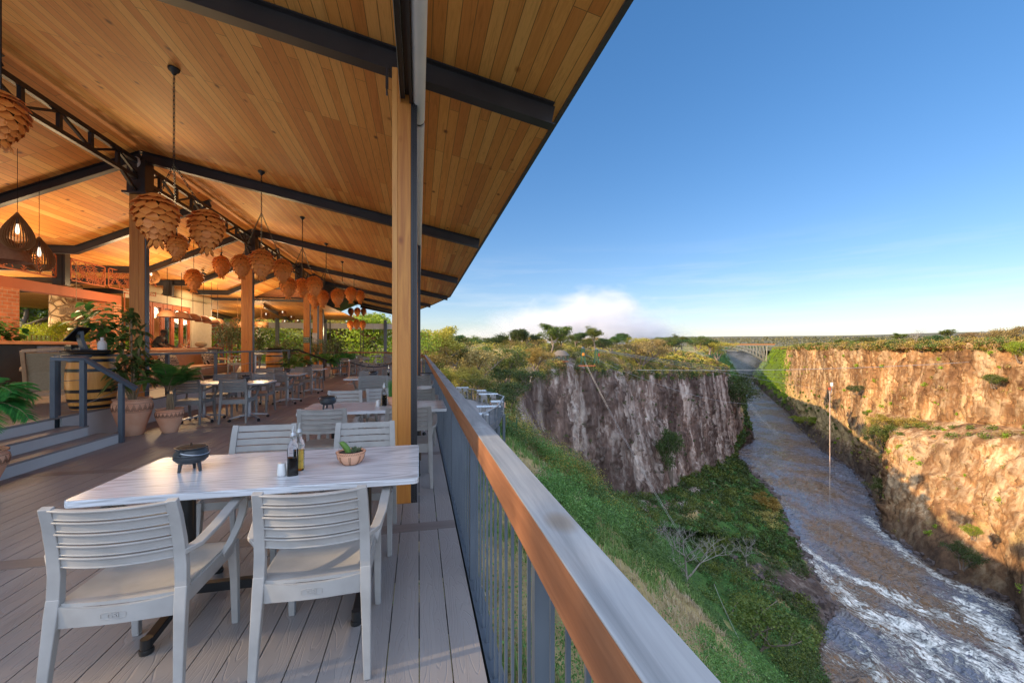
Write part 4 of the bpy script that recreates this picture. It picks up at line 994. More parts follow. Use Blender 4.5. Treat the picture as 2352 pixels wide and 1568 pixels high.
for (pts, lab) in ((((-9.1,16.0,3.36),(-9.1,16.6,3.5),(-9.1,17.4,3.42)),'short driftwood log lying on top of the bar wall'),(((-9.1,18.3,3.55),(-9.1,19.2,3.45),(-9.1,20.6,3.36),(-9.1,21.2,3.5)),'long driftwood log lying on top of the bar wall')):
    tag(MB().tube(bez(pts[0],pts[1],pts[-1],8),[.14,.2,.22,.18,.15,.14,.17,.05],12).build('driftwood', MT['canvas'], None, smooth='all'), lab, 'log', 'driftwood logs')
# things on the middle bar
for (x,y,lab) in ((-8.15,17.0,'glass bowl with wooden spoons on the middle bar'),):
    t = thing('serving_bowl',lab,'bowl',(x,y,1.42)); MB().lathe([(.05,0),(.16,.14),(.15,.14),(.0,.02)],16).build('bowl', MT['glass'], t, smooth=True); MB().sweep([(0,0,.03),(.1,.05,.28)],.04,.01).sweep([(0,0,.03),(-.05,.08,.30)],.03,.01).build('spoon', MT['ashwood'], t)
tag(MB().lathe([(.06,0),(.17,.06),(.20,.13),(.16,.2),(.0,.23)],18,(-8.15,18.1,1.42)).build('woven_gourd', MT['canvas'], None, smooth=True), 'round woven gourd near the right end of the middle bar', 'gourd')
m = MB()
for k in range(9):
    y = 13.98+.165*k
    tag(MB().lathe([(.03,0),(.036,.13),(.032,.13),(.026,.01),(0,.01)],10,(-8.35,y,1.14)).build('drinking_glass', MT['glass'], None, smooth=True), 'clear tumbler on the service shelf, %s from the left'%('first','second','third','fourth','fifth','sixth','seventh','eighth','ninth')[k], 'glass', 'tumblers on the service shelf')
for k in range(6):
    tag(MB().lathe([(.03,0),(.036,.14),(.032,.14),(.026,.01),(0,.01)],10,(-8.4,11.15+.12*k,1.57)).build('drinking_glass', MT['glass'], None, smooth=True), 'clear tumbler on the far left counter, %s from the left'%('first','second','third','fourth','fifth','sixth')[k], 'glass', 'tumblers on the left counter')
t = potted('leafy_pot_plant','round leaved plant sitting on the far left counter in front of the brick pier',(-8.55,10.55,1.57),.12,.14,'bush',41,n=170,rx=.50,rz=.26,zc=.24,ll=.17,lw=.12,mat='fiddle',decor=False)
# bartender
t = thing('person','person in a dark shirt leaning over behind the middle bar, seen side on','person',(-8.95,16.9,.45))
body = [(0,0,.9),(.0,-.02,1.1),(.10,-.04,1.28),(.14,-.05,1.36),(.17,-.06,1.43),(.20,-.06,1.52)]
def skin_fig(verts, edges, radii, name, mat, parent):
    me = bpy.data.meshes.new(name); me.from_pydata(verts, edges, []); o = mkobj(name, None, None) if False else bpy.data.objects.new(name, me); COL.objects.link(o); me.materials.append(mat); o.parent = parent
    o.modifiers.new('skin','SKIN'); sd_ = me.skin_vertices[0].data
    for i, r in enumerate(radii): sd_[i].radius = r if isinstance(r, tuple) else (r, r)
    sd_[0].use_root = True; s_ = o.modifiers.new('sub','SUBSURF'); s_.levels = 2; s_.render_levels = 2
    for m_ in o.modifiers:
        if m_.type == 'SKIN': m_.use_smooth_shade = True
    return o
V = [(0,0,.88),(0,0,1.08),(.07,0,1.24),(.13,0,1.33),(.15,0,1.40),(.18,0,1.47),(.20,0,1.55),
     (.10,.17,1.29),(.20,.22,1.08),(.40,.18,1.0),(.10,-.17,1.29),(.20,-.22,1.08),(.40,-.18,1.0),
     (0,.09,.85),(.03,.10,.45),(0,.10,.05),(.10,.10,.02),(0,-.09,.85),(.03,-.10,.45),(0,-.10,.05),(.10,-.10,.02),(.47,.17,1.0),(.47,-.17,1.0)]
Ed = [(0,1),(1,2),(2,3),(3,4),(4,5),(5,6),(2,7),(7,8),(8,9),(2,10),(10,11),(11,12),(0,13),(13,14),(14,15),(15,16),(0,17),(17,18),(18,19),(19,20),(9,21),(12,22)]
Rd = [(.15,.12),(.16,.12),(.17,.12),(.10,.09),(.055,.055),(.09,.085),(.085,.075),.065,.05,.035,.065,.05,.035,.09,.06,.045,.04,.09,.06,.045,.04,.03,.03]
skin_fig(V, Ed, Rd, 'body', MT['skin'], t)
skin_fig([V[i] for i in (0,1,2,3,7,8,10,11,13,14,17,18)], [(0,1),(1,2),(2,3),(2,4),(4,5),(2,6),(6,7),(0,8),(8,9),(0,10),(10,11)],
         [(.165,.135),(.18,.135),(.19,.135),(.085,.08),.078,.062,.078,.062,.105,.08,.105,.08], 'clothing', MT['shirt'], t)
MB().lathe([(.096,-.02),(.10,.03),(.085,.075),(.04,.10),(.0,.105)],16,(.195,0,1.50)).build('hair', MT['shirt'], t, smooth=True)

# ---------------------------------------------------------------- lamps
def pine_lamp():
    t = thing('pinecone_lamp','l','pendant lamp'); Rm, Hh = .245, .60; g = random.Random(2)
    def rad(u): return Rm*float(np.interp(u,[0,.08,.2,.4,.58,.75,.88,.95,1],[.22,.46,.72,.95,1.0,.88,.60,.38,.32]))
    m = MB(); rows = 8
    for j in range(rows+1):
        top = j == 0; u = 1-(j-.1)/rows; n = 11 if j < rows-1 else 8; z = -Hh+Hh*min(1,u)
        for k in range(n):
            a = 2*math.pi*(k+(j%2)*.5+g.uniform(-.06,.06))/n; r0 = rad(min(1,u)); r1 = rad(max(0,u-.16)); L = .150*g.uniform(.92,1.08); w = 2*math.pi*max(r0,r1,.05)/n*.52+.004
            ca, sa_ = math.cos(a), math.sin(a); S = Vector((-sa_,ca,0)); O = Vector((ca,sa_,0)); D = (O*(r1-r0)+Vector((0,0,-.105))).normalized()
            N = (O+Vector((0,0,.4 if u > .5 else -.1))).normalized(); b0 = O*(r0*.86)+Vector((0,0,z+.03)); lift = g.uniform(.055,.085)
            tip = b0+D*L+N*lift
            p = [b0-S*w*.40, b0+S*w*.40, b0+D*L*.55+S*w+N*.034, b0+D*L*.55-S*w+N*.034, b0+D*L*.80+S*w*.80+N*.056, b0+D*L*.72-S*w*.90+N*.050, tip+S*w*.10]
            q = [x-N*.005 for x in p]; m.add(p+q, [(0,1,2,3),(3,2,4,6,5),(7,10,9,8),(10,12,13,11,9),(1,8,9,2),(2,9,11,4),(4,11,13,6),(6,13,12,5),(5,12,10,3),(3,10,7,0)])
            if top: m.sweep([O*.070+Vector((0,0,.0)),O*.08+Vector((0,0,-.05)),O*.10+Vector((0,0,-.10))],.03,.006,tuple(S))
    m.build('wood_scales', MT['pinewood'], t)
    MB().lathe([(rad(i/10.0)*.60,-Hh+Hh*i/10.0) for i in range(11)],16).build('gap_shade_core', MT['pinedark'], t, smooth=True)  # dark core added so gaps between the scales look shaded
    return t
PL = {}
def chain(m, a, b_, r=.0055, step=.05):
    a, b_ = Vector(a), Vector(b_); L = (b_-a).length; n = max(2,int(L/step)); d_ = (b_-a)/n; t_ = d_.normalized(); S = t_.cross(Vector((0.3,1,0.2))).normalized(); N = S.cross(t_)
    for i in range(n):
        c = a+d_*(i+.5); A = S if i%2 else N; hw = .010; hl = d_.length*.62
        m.tube([c-t_*hl-A*0,c-t_*hl*.6+A*hw,c+t_*hl*.6+A*hw,c+t_*hl,c+t_*hl*.6-A*hw,c-t_*hl*.6-A*hw,c-t_*hl],r*.55,4,caps=False)
F_ = 950.0
def at(x, y, d): u = (x-1176)/F_; return Vector((d*(SA+u*CA), d*(CA-u*SA), 1.45+(796-y)/F_*d))
lampL = [(2,272,158,'huge pinecone lamp of curved wood scales cut by the left edge of the view',None),
 (359,504,123,'large pinecone lamp hanging in front of the near ridge post',0),(475,530,96,'large pinecone lamp just right of the near ridge post lamp',0),(406,566,62,'smaller pinecone lamp tucked low between the two large ones',0),
 (461,598,29,'tiny pinecone lamp hanging above the drum lamps, left',None),(487,598,26,'tiny pinecone lamp hanging above the drum lamps, right',None),
 (445,643,52,'single pinecone lamp hanging low over the sofa',None),(509,612,48,'pinecone lamp left of the second ridge post cluster',None),
 (555,611,52,'darker pinecone lamp directly before the second ridge post',1),(601,606,63,'large pinecone lamp at the right of the second ridge post',1),(649,622,50,'pinecone lamp third in the row right of the second ridge post',1),
 (662,660,44,'pinecone lamp low against the louvre gable',2),(694,660,38,'dark pinecone lamp hidden behind its brighter neighbour',2),(722,658,43,'bright pinecone lamp of the middle cluster',2),
 (723,688,34,'lower left pinecone lamp of the third cluster',3),(741,685,34,'lower right pinecone lamp of the third cluster',3),
 (775,683,35,'tall narrow looking pinecone lamp of the fourth cluster',3),(806,677,31,'pinecone lamp of the fifth cluster, left',4),(827,681,25,'pinecone lamp of the fifth cluster, right',5),
 (806,716,16,'tiny far pinecone lamp, upper trio left',None),(821,716,17,'tiny far pinecone lamp, upper trio middle',None),(835,716,15,'tiny far pinecone lamp, upper trio right',None),
 (805,746,18,'tiny far pinecone lamp, lower trio left',None),(819,745,19,'tiny far pinecone lamp, lower trio middle',None),(833,746,18,'tiny far pinecone lamp, lower trio right',None)]
anch = [(-2.86,5.72),(-2.93,8.75),(-2.93,11.6),(-2.93,14.4),(-2.93,17.3),(-2.93,20.3)]
knots = {}
for i, (x, y) in enumerate(anch):
    z = ceil_z(x); t = thing('ceiling_rose','black ceiling rose with hanging chain, number %s counted from the camera'%('one','two','three','four','five','six')[i],'ceiling hook',(x,y,z),0,'ceiling roses')
    MB().lathe([(.0,-.085),(.02,-.08),(.028,-.06),(.055,-.035),(.062,-.012),(.062,-.002)],20,capb=False,capt=True).build('rose', MT['black'], t, smooth=True)
    kz = 1.15 if i == 0 else .8
    m = MB(); chain(m,(0,0,-.08),(0,0,-kz),.010 if i > 1 else .008); m.build('hanging_chain', MT['black'], t); knots[i] = Vector((x,y,z-kz))
for (x,y,w,lab,a) in lampL:
    d_ = 0.60*950/w
    if a is not None: d_ = 0.5*d_+0.5*(Vector((anch[a][0],anch[a][1],0)).dot(Vector((SA,CA,0))))
    c = at(x,y,d_); sc = w*d_/(950*.555*math.sqrt(1+((x-1176)/950.0)**2))
    o = place(PL, pine_lamp, (c.x,c.y,c.z+.31*sc), rng.uniform(0,3), lab, 'pinecone lamps', sc)
    top = Vector((c.x,c.y,c.z+.31*sc)); m = MB()
    if a is not None: chain(m, top-Vector((0,0,.05)), knots[a], .008)
    else: m.tube([top-Vector((0,0,.05)), (top.x,top.y,(ceil_z(top.x) if top.y < 23.3 or top.x > -5.3 else 3.9))], .006, 5)
    mo = m.build('chain', MT['black'], None); mo.parent = o; bpy.context.view_layer.update(); mo.matrix_parent_inverse = (Matrix.Translation(o.location) @ o.rotation_euler.to_matrix().to_4x4() @ Matrix.Diagonal((sc,sc,sc,1))).inverted()
def tear_lamp():
    t = thing('slatted_lamp','l','pendant lamp'); H_ = .60; m = MB(); N = 34
    def rad(u): return .30*math.sin(math.pi*u**.62)**.9 if u < 1 else 0
    prof = [(rad(1-i/14.0), H_*i/14.0) for i in range(15)]; prof = [(max(.02,.30*(math.sin(math.pi*min(.999,(1-(i/14.0))**.60*0.0+ (i/14.0)**.62)))**.85), H_*i/14.0) for i in range(15)]
    for k in range(N):
        a = 2*math.pi*k/N; ca, sa_ = math.cos(a), math.sin(a); S = Vector((-sa_,ca,0))*.003; V = []
        for r, z in prof:
            for rr_ in (r, max(.012,r-.045)):
                for s in (-1,1): V.append(Vector((ca*rr_,sa_*rr_,z))+S*s)
        F = []
        for i in range(14):
            o = 4*i; F += [(o,o+1,o+5,o+4),(o+3,o+2,o+6,o+7),(o,o+4,o+6,o+2),(o+1,o+3,o+7,o+5)]
        m.add(V,F)
    m.build('rib_cage', MT['rattan'], t); MB().tube([(0,0,.58),(0,0,.42)],.02,8).build('lamp_holder', MT['black'], t)
    MB().lathe([(.0,.25),(.035,.28),(.04,.33),(.025,.39),(.015,.42)],12).build('bulb', MT['bulb'], t, smooth=True)
    MB().tube([(0,0,.58),(0,0,1.6)],.006,5).build('cord', MT['black'], t); return t
TL = {}
for (x,y,w,lab) in ((40,532,88,'big teardrop lamp of bent wooden slats, left one near the brick pier'),(90,584,80,'big teardrop lamp of bent wooden slats, right and lower of the pair'),(347,630,44,'teardrop slat lamp half hidden behind the near ridge post'),
      (611,722,19,'tiny teardrop lamp of the far group, leftmost'),(634,730,16,'tiny teardrop lamp of the far group, second from left'),(649,717,20,'tiny teardrop lamp of the far group, highest'),(654,738,15,'tiny teardrop lamp of the far group, lowest'),(669,727,17,'tiny teardrop lamp of the far group, fifth'),(684,736,15,'tiny teardrop lamp of the far group, rightmost')):
    d_ = .60*950/w if w < 60 or w > 60 else 9; c = at(x,y,d_); sx_ = 1/math.sqrt(1+((x-1176)/950.0)**2); place(TL, tear_lamp, (c.x,c.y,c.z-.3), 0, lab, 'teardrop slat lamps', (sx_,sx_,1))
tag(MB().lathe([(.30,0),(.27,.1),(.18,.26),(.06,.36),(.0,.38)],20,tuple(at(12,600,6.6)),capb=False).build('cone_lamp', MT['dome'], None, smooth=True), 'dark cone shaped lamp at the left edge under the slatted lamps', 'pendant lamp')
def dome():
    t = thing('dome_lamp','d','pendant lamp'); MB().lathe([(.27,-.0),(.268,.03),(.25,.09),(.20,.16),(.12,.215),(.03,.235),(.0,.236)],28,capb=False).lathe([(.262,0),(.24,.09),(.19,.155),(.11,.205),(.0,.225)],28,capb=False).build('shade', MT['dome'], t, smooth=True)
    MB().tube([(0,0,.23),(0,0,1.75)],.008,5).build('cord', MT['black'], t); return t
DM = {}
for i,(x,y) in enumerate(((384,728),(417,731),(443,735),(467,739),(486,742),(500,745))):
    u = (x-1176)/F_; d_ = -8.0/(SA+u*CA); c = at(x,y,d_); place(DM, dome, tuple(c), 0, 'rust brown woven dome lamp over the middle bar, %s from the left'%('first','second','third','fourth','fifth','sixth')[i], 'dome lamps over the bar')
def drum():
    t = thing('drum_lamp','d','pendant lamp'); MB().lathe([(.32,0),(.33,.02),(.33,.26),(.32,.27)],24,capb=False).build('shade', MT['rattan'], t, smooth=True)
    m = MB()
    for k in range(14): a = 2*math.pi*k/14; m.tube([(.33*math.cos(a),.33*math.sin(a),.27),(.25*math.cos(a+.3),.25*math.sin(a+.3),.42),(.03*math.cos(a+.6),.03*math.sin(a+.6),.5)],.006,4)
    m.tube([(0,0,.5),(0,0,1.5)],.008,5); m.build('wire_top', MT['rattan'], t); return t
DR = {}
for (x,y,w,lab) in ((546,748,31,'woven drum lamp left of the second ridge post'),(600,748,30,'woven drum lamp right of the second ridge post')):
    d_ = .66*950/w; place(DR, drum, tuple(at(x,y+4,d_)), 0, lab, 'woven drum lamps')
c = at(175,722,10.9); t = thing('basket_lamp','pale woven basket lamp hanging in the opening of the brick frame','pendant lamp',tuple(c))
m = MB()
for k in range(40):
    a = 2*math.pi*k/40; m.sweep([(.30*math.cos(a),.30*math.sin(a),0),(.30*math.cos(a),.30*math.sin(a),.15),(.24*math.cos(a),.24*math.sin(a),.24),(.03*math.cos(a),.03*math.sin(a),.31)],.014,.004,(-math.sin(a),math.cos(a),0),caps=False)
for z in (0,.03,.06,.09,.12,.15): m.tube([(.302*math.cos(2*math.pi*k/40),.302*math.sin(2*math.pi*k/40),z) for k in range(41)],.007,4)
m.tube([(0,0,.3),(0,0,1.4)],.006,5); m.build('weave', MT['canvas'], t)
# white round wifi dish on the near ridge post top and track spots
t = thing('wall_speaker','round white disc fixed to the top of the near ridge post','speaker',tuple(at(314,376,8.0)),R(-35)); MB().tube([(0,0,0),(0,-.03,0)],.125,28).build('disc', MT['white'], t); MB().tube([(0,.0,0),(.05,.16,-.06)],.02,8).build('bracket', MT['black'], t)
SP = {}
def spot():
    t = thing('spotlight','s','spotlight'); MB().lathe([(.05,-.02),(.05,0)],12).tube([(0,0,-.02),(0,0,-.10)],.01,6).build('mount', MT['black'], t); MB().tube([(0,.02,-.07),(0,-.09,-.16)],[.035,.045],12).build('head', MT['black'], t, smooth=True); return t
for i,(X_,Y_) in enumerate(((-6.6,14.0),(-6.6,16.0),(-6.9,18.0),(-7.2,19.4),(-7.6,17.0))):
    place(SP, spot, (X_,Y_,ceil_z(X_)), R(30*i), 'small black spotlight on the boarded ceiling left of the ridge, %s from the camera'%('first','second','third','fourth','fifth')[i], 'ceiling spotlights')
# warm light: added fill points without fittings, then uplights on the ridge girder
def lamp(loc, e, col=(1,.70,.38), r=.08, typ='POINT', to=None, size=R(80)):
    l = bpy.data.lights.new('fill_and_uplight', typ); l.energy = e; l.color = col; l.shadow_soft_size = r; o = bpy.data.objects.new('fill_and_uplight', l); COL.objects.link(o); o.location = loc
    if typ == 'SPOT': l.spot_size = size; l.spot_blend = .8; o.rotation_euler = (Vector(to)-Vector(loc)).to_track_quat('-Z','Y').to_euler()
    return o
for (X_,Y_,e_) in ((-7.4,10.5,44),(-7.6,14.5,62),(-8.0,18.5,62),(-7.5,22,58)): lamp((X_,Y_,2.8), e_, r=.35)
for (X_,Y_,e_) in ((-9.5,28,60),(-6,33,45),(-14,32,60),(-11,13.5,60),(-14,17,60)): lamp((X_,Y_,2.6), e_, (1,.70,.36), r=.35)
lamp((-5.0,8.9,4.2), 12, (1,.72,.30), .3, 'SPOT', (-3.4,6.2,4.9), R(95)); lamp((-5.0,14.3,4.2), 12, (1,.72,.30), .3, 'SPOT', (-3.6,12.0,4.9), R(95))

# ---------------------------------------------------------------- rope barrier, signs, birds, fretwork
STN = {}
def stanchion():
    t = thing('rope_stanchion','s','barrier post'); MB().lathe([(.16,0),(.16,.015),(.06,.03),(.028,.035)],24).build('base', MT['silver'], t, smooth=True)
    MB().tube([(0,0,.03),(0,0,.88)],.026,14).build('pole', MT['pinewood'], t, smooth=True); MB().lathe([(.026,.86),(.04,.88),(.04,.92),(.03,.95),(.0,.96)],14).build('finial', MT['silver'], t, smooth=True); return t
sp_ = [(-2.66,17.2,'rope barrier post standing left in the gangway'),(-3.0,21.6,'rope barrier post farther back in the gangway'),(0.1,17.3,'rope barrier post close against the railing seen right of the near post'),(-0.75,19.2,'rope barrier post hidden by the near timber post edge')]
for (x,y,l) in sp_: place(STN, stanchion, (x,y,0), 0, l, 'rope barrier posts')
MT['copper'] = plain('copper_pole', (0.42,0.24,0.18), None, 0.3, 0.5)
for o in bpy.data.objects:
    if o.name.startswith('pole') and o.parent and o.parent.name.startswith('rope_stanchion'): o.data.materials[0] = MT['copper']
for (a, b_, sag, lab) in ((sp_[0],sp_[3],.42,'black rope hanging between the left and right barrier posts'),(sp_[1],sp_[3],.40,'black rope running back to the farther barrier post')):
    A, B = Vector((a[0],a[1],.86)), Vector((b_[0],b_[1],.86)); tag(MB().tube(bez(A,(A+B)/2-Vector((0,0,sag*2*.62)),B,16),.022,8).build('barrier_rope', MT['black'], None, smooth=True), lab, 'rope', 'barrier ropes')
def sign(x, y, z, w, h, mat, lab, rows, lm):
    t = thing('post_sign', lab, 'sign', (x,y,z)); MB().box(-w/2,w/2,-.006,.0,0,h).build('panel', mat, t); m = MB(); r2 = random.Random(3)
    for i in range(rows):
        zz = h*(i+.6)/(rows+.4); xx = -w*.42
        while xx < w*.36: L = r2.uniform(.02,.07); m.box(xx,min(w*.42,xx+L),-.009,-.006,zz,zz+h*.28/rows); xx += L+.015
    m.build('lettering', lm, t)
MT['signgreen'] = plain('sign_green', (0.06,0.14,0.06), None, 0.6); MT['signwhite'] = plain('sign_white', (0.55,0.55,0.6), None, 0.6)
sign(-4.97,20.33,1.62,.27,.27,MT['signgreen'],'small green notice wrapped on the third ridge post',3,MT['signwhite'])
sign(-5.90,25.98,1.62,.27,.62,MT['signwhite'],'tall white and purple notice on the fourth ridge post',8,MT['bluesteel'])
sign(-6.77,31.48,1.70,.24,.27,MT['signgreen'],'small green notice on the farthest timber post',3,MT['signwhite'])
BD = {}
def bird():
    t = thing('metal_bird','b','ornament'); MB().tube([(-.16,0,.02),(-.05,0,0),(.08,0,0),(.18,0,.03)],[.01,.03,.028,.006],8).build('bird_body', MT['rattan'], t, smooth=True)
    for s in (-1,1): MB().sweep([(0,0,.01),(-.02,s*.14,.10),(-.10,s*.30,.02)],[.10,.09,.02],.006,(1,0,0)).build('wing', MT['rattan'], t)
    MB().tube([(0,0,.02),(0,0,1.3)],.002,3).build('wire', MT['black'], t); return t
for i,(x,y) in enumerate(((832,768),(844,773),(857,778))): place(BD, bird, tuple(at(x,y,27)), R(60), 'brown flying bird ornament hung past the far lamps, %s of three'%('left','middle','right')[i], 'bird ornaments', 1.2)
for (x0,x1,lab) in ((-11.9,-10.9,'left garden fret screen beyond the bar'),(-10.6,-9.3,'right garden fret screen beyond the bar')):
    t = thing('fret_screen',lab,'screen'); m = MB(); y = 27; r2 = random.Random(int(-x0*7)); n = 9; cw = (x1-x0)/n; ch = cw
    m.box(x0,x1,y,y+.04,.2,.3); m.box(x0,x1,y,y+.04,2.6,2.7); m.box(x0-.05,x0,y,y+.04,.2,2.7); m.box(x1,x1+.05,y,y+.04,.2,2.7)
    for j in range(int(2.3/ch)+1):
        for i in range(n):
            if r2.random() < .62: X0, Z0 = x0+i*cw, .3+j*ch; m.box(X0,X0+cw*(1.0 if r2.random()<.5 else .35),y+.005,y+.035,Z0,min(2.6,Z0+ch*.35)); m.box(X0,X0+cw*.35,y+.006,y+.034,Z0,min(2.6,Z0+ch))
    m.build('fretwork', MT['redplaster'], t)
#SPLIT
# ================================================================ LANDSCAPE
def terrmat(name, rockA, rockB, rockC, green1, green2, dry1, dry2, rsc=1.0):
    m, t, b = newmat(name); at_ = nd(t,'ShaderNodeAttribute', attribute_name='zone'); sp = nd(t,'ShaderNodeSeparateColor'); t.links.new(at_.outputs['Color'], sp.inputs[0])
    v = coords(t,(1,1,1)); vc = coords(t,(.11*rsc,.11*rsc,.032*rsc)); vf = coords(t,(.6*rsc,.6*rsc,.14*rsc))
    n1 = noise(t, vc, 1.0, 8, .62, .6); n2 = noise(t, vf, 1.0, 6, .65, .4); n3 = noise(t, v, .035, 5, .6); ng = noise(t, v, .35, 8, .7)
    rock = ramp(t, math_(t,'ADD',math_(t,'MULTIPLY',n1,.6),math_(t,'MULTIPLY',n2,.4)), [(.36,rockA),(.50,rockB),(.60,rockC)])
    rock = mix(t, ramp(t, n3, [(.44,(0,0,0)),(.58,(1,1,1))]), rock, mix(t,.62,rock,rockA))
    st_ = ramp(t, noise(t, coords(t,(.075*rsc,.075*rsc,.022*rsc)), 1.0, 9, .62, 1.0), [(.52,(0,0,0)),(.62,(1,1,1))])
    rock = mix(t, math_(t,'MULTIPLY',st_,.55), rock, rockC)
    crk = nd(t,'ShaderNodeTexVoronoi', feature='DISTANCE_TO_EDGE'); crk.inputs['Scale'].default_value = 1; t.links.new(coords(t,(.26*rsc,.26*rsc,.07*rsc)), crk.inputs['Vector'])
    ck = ramp(t, noise(t, coords(t,(.22*rsc,.22*rsc,.05*rsc)), 1.0, 9, .7, .8), [(.38,(.36,.33,.32)),(.47,(1,1,1))]); rock = mix(t,.6,rock,ck,'MULTIPLY'); rock = mix(t,.55,rock,ramp(t,at_.outputs['Alpha'],[(.2,(.66,.60,.57)),(.5,(1,.97,.94)),(.8,(1.3,1.2,1.1))]),'MULTIPLY')
    ca2 = nd(t,'ShaderNodeAttribute', attribute_name='crack'); rock = mix(t, math_(t,'MULTIPLY',ca2.outputs['Fac'],.62), rock, mix(t,.75,rock,(.02,.013,.01)))  # crevice shade put into the rock colour along block edges
    green = ramp(t, ng, [(.35,green1),(.62,green2)]); dry = ramp(t, ng, [(.35,dry1),(.60,dry2)])
    wv = noise(t, v, .09, 7, .7)
    def w(src, lo=.25): return ramp(t, math_(t,'ADD', src, math_(t,'MULTIPLY', math_(t,'SUBTRACT',wv,.5), 1.5)), [(.42,(0,0,0)),(.58,(1,1,1))])
    c = mix(t, w(sp.outputs[0]), dry, rock); c = mix(t, w(sp.outputs[1]), c, green)
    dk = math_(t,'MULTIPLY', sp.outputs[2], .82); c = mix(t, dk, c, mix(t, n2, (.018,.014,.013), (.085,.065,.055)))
    t.links.new(c, b.inputs['Base Color']); b.inputs['Roughness'].default_value = .9; b.inputs['Specular IOR Level'].default_value = .15
    h = math_(t,'ADD', n1, math_(t,'MULTIPLY',n2,.7))
    h = math_(t,'ADD', h, math_(t,'MULTIPLY',ng,.5)); bump(t, h, .8, 1.1, b); return m
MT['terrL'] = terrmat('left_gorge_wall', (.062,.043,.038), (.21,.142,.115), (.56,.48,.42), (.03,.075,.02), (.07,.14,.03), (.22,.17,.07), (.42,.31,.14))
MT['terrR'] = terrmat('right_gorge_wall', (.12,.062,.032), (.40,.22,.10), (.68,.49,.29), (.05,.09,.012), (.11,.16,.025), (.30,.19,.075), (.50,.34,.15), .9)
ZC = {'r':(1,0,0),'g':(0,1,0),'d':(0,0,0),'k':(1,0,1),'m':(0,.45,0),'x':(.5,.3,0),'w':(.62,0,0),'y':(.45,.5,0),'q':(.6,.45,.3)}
def loft(name, stations, zones, segs, spacing, amps, mat, seed=0.0, fk=2, sk=6, blk=1.0):
    """stations: lists of (r,d,z) profile points; zones: one letter per profile point; cliffs get vertical column relief"""
    S = np.array([[G(*p) for p in s] for s in stations], float); Z = np.array([[ZC[c] for c in z] for z in zones], float); A = np.array(amps, float)
    rows, zr_ = [], []
    for i in range(len(S)-1):
        dm = min(np.min(np.linalg.norm(S[i,fk:sk,:2],axis=1)),np.min(np.linalg.norm(S[i+1,fk:sk,:2],axis=1))); n = max(2, int(np.max(np.linalg.norm(S[i+1,fk:sk]-S[i,fk:sk],axis=1))/max(spacing,dm/spacing/150)))
        for k in range(n): u = k/n; rows.append(S[i]*(1-u)+S[i+1]*u); zr_.append(Z[i]*(1-u)+Z[i+1]*u)
    rows.append(S[-1]); zr_.append(Z[-1]); Rw = np.array(rows); Zw = np.array(zr_)
    P, Q, AA = [], [], []
    for k in range(Rw.shape[1]-1):
        for j in range(segs[k]): u = j/segs[k]; P.append(Rw[:,k]*(1-u)+Rw[:,k+1]*u); Q.append(Zw[:,k]*(1-u)+Zw[:,k+1]*u); AA.append(A[k]*(1-u)+A[k+1]*u)
    P.append(Rw[:,-1]); Q.append(Zw[:,-1]); AA.append(A[-1]); P = np.stack(P,1); Q = np.stack(Q,1); AA = np.array(AA)[None,:]
    # smooth along stations a little, then displace along normals
    du = np.gradient(P,axis=0); dv = np.gradient(P,axis=1); N = np.cross(du,dv); N /= (np.linalg.norm(N,axis=2,keepdims=True)+1e-9)
    x, y, z = P[...,0]+seed, P[...,1], P[...,2]
    steep = np.clip(1-np.abs(N[...,2])*1.3,0,1)
    rough_ = fbm(x*.12,y*.12,z*.12,5); big = fbm(x*.018,y*.018,z*.012,3)*2.2+fbm(x*.05,y*.05,z*.02,2)*.5
    sl = np.cumsum(np.concatenate([[0],np.linalg.norm(np.diff(P[:,P.shape[1]//2],axis=0),axis=1)]))[:,None]+0*x
    w1, w2 = fbm(x*.10,y*.10,z*.10,3), fbm(x*.35,y*.35,z*.35,3)
    def hsh(a, b_, c): a = a.astype(int); b_ = b_.astype(int); return _perm[(_perm[(_perm[a & 4095]+b_) & 4095]+c) & 4095]/4095.0
    def block(w, h, c):
        a = np.floor((sl+w1*w*.7+w2*w*.25)/w); off = hsh(a,a*0,c+7)*h*3; b_ = np.floor((z+off+w2*h*.30+w1*h*.4)/h); return hsh(a,b_,c)
    B1_, B2_, B3_ = block(9*blk,22*blk,1), block(4.2*blk,9*blk,2), block(1.9*blk,3.6*blk,3)
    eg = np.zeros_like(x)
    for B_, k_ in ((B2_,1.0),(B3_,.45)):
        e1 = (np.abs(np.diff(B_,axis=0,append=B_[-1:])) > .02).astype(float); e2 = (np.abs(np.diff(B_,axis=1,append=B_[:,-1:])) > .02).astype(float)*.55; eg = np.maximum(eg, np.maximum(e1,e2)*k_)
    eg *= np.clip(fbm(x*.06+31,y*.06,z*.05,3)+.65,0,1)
    D = AA*(-.34*eg*steep)+AA*(steep*((B1_-.5)*.75+(B2_-.5)*.55+(B3_-.5)*.26+big*.5+w2*.10)+(1-steep)*rough_*.45)
    P2 = P+N*D[...,None]
    ns, nk = P.shape[:2]; idx = np.arange(ns*nk).reshape(ns,nk)
    F = np.stack([idx[:-1,:-1],idx[1:,:-1],idx[1:,1:],idx[:-1,1:]],-1).reshape(-1,4)
    me = npmesh(name, P2.reshape(-1,3), F); ca = me.color_attributes.new('zone','FLOAT_COLOR','POINT')
    C = np.ones((ns*nk,4),np.float32); C[:,:3] = Q.reshape(-1,3); C[:,3] = (B2_*.5+B3_*.5).reshape(-1); ca.data.foreach_set('color', C.ravel())
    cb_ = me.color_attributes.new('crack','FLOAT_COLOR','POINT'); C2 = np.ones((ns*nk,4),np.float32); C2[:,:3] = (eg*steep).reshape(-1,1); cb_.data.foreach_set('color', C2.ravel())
    o = mkobj(name, me, mat, None); tag(o, kind='structure')
    return P2, Q, N
bk = (-.78,.62)
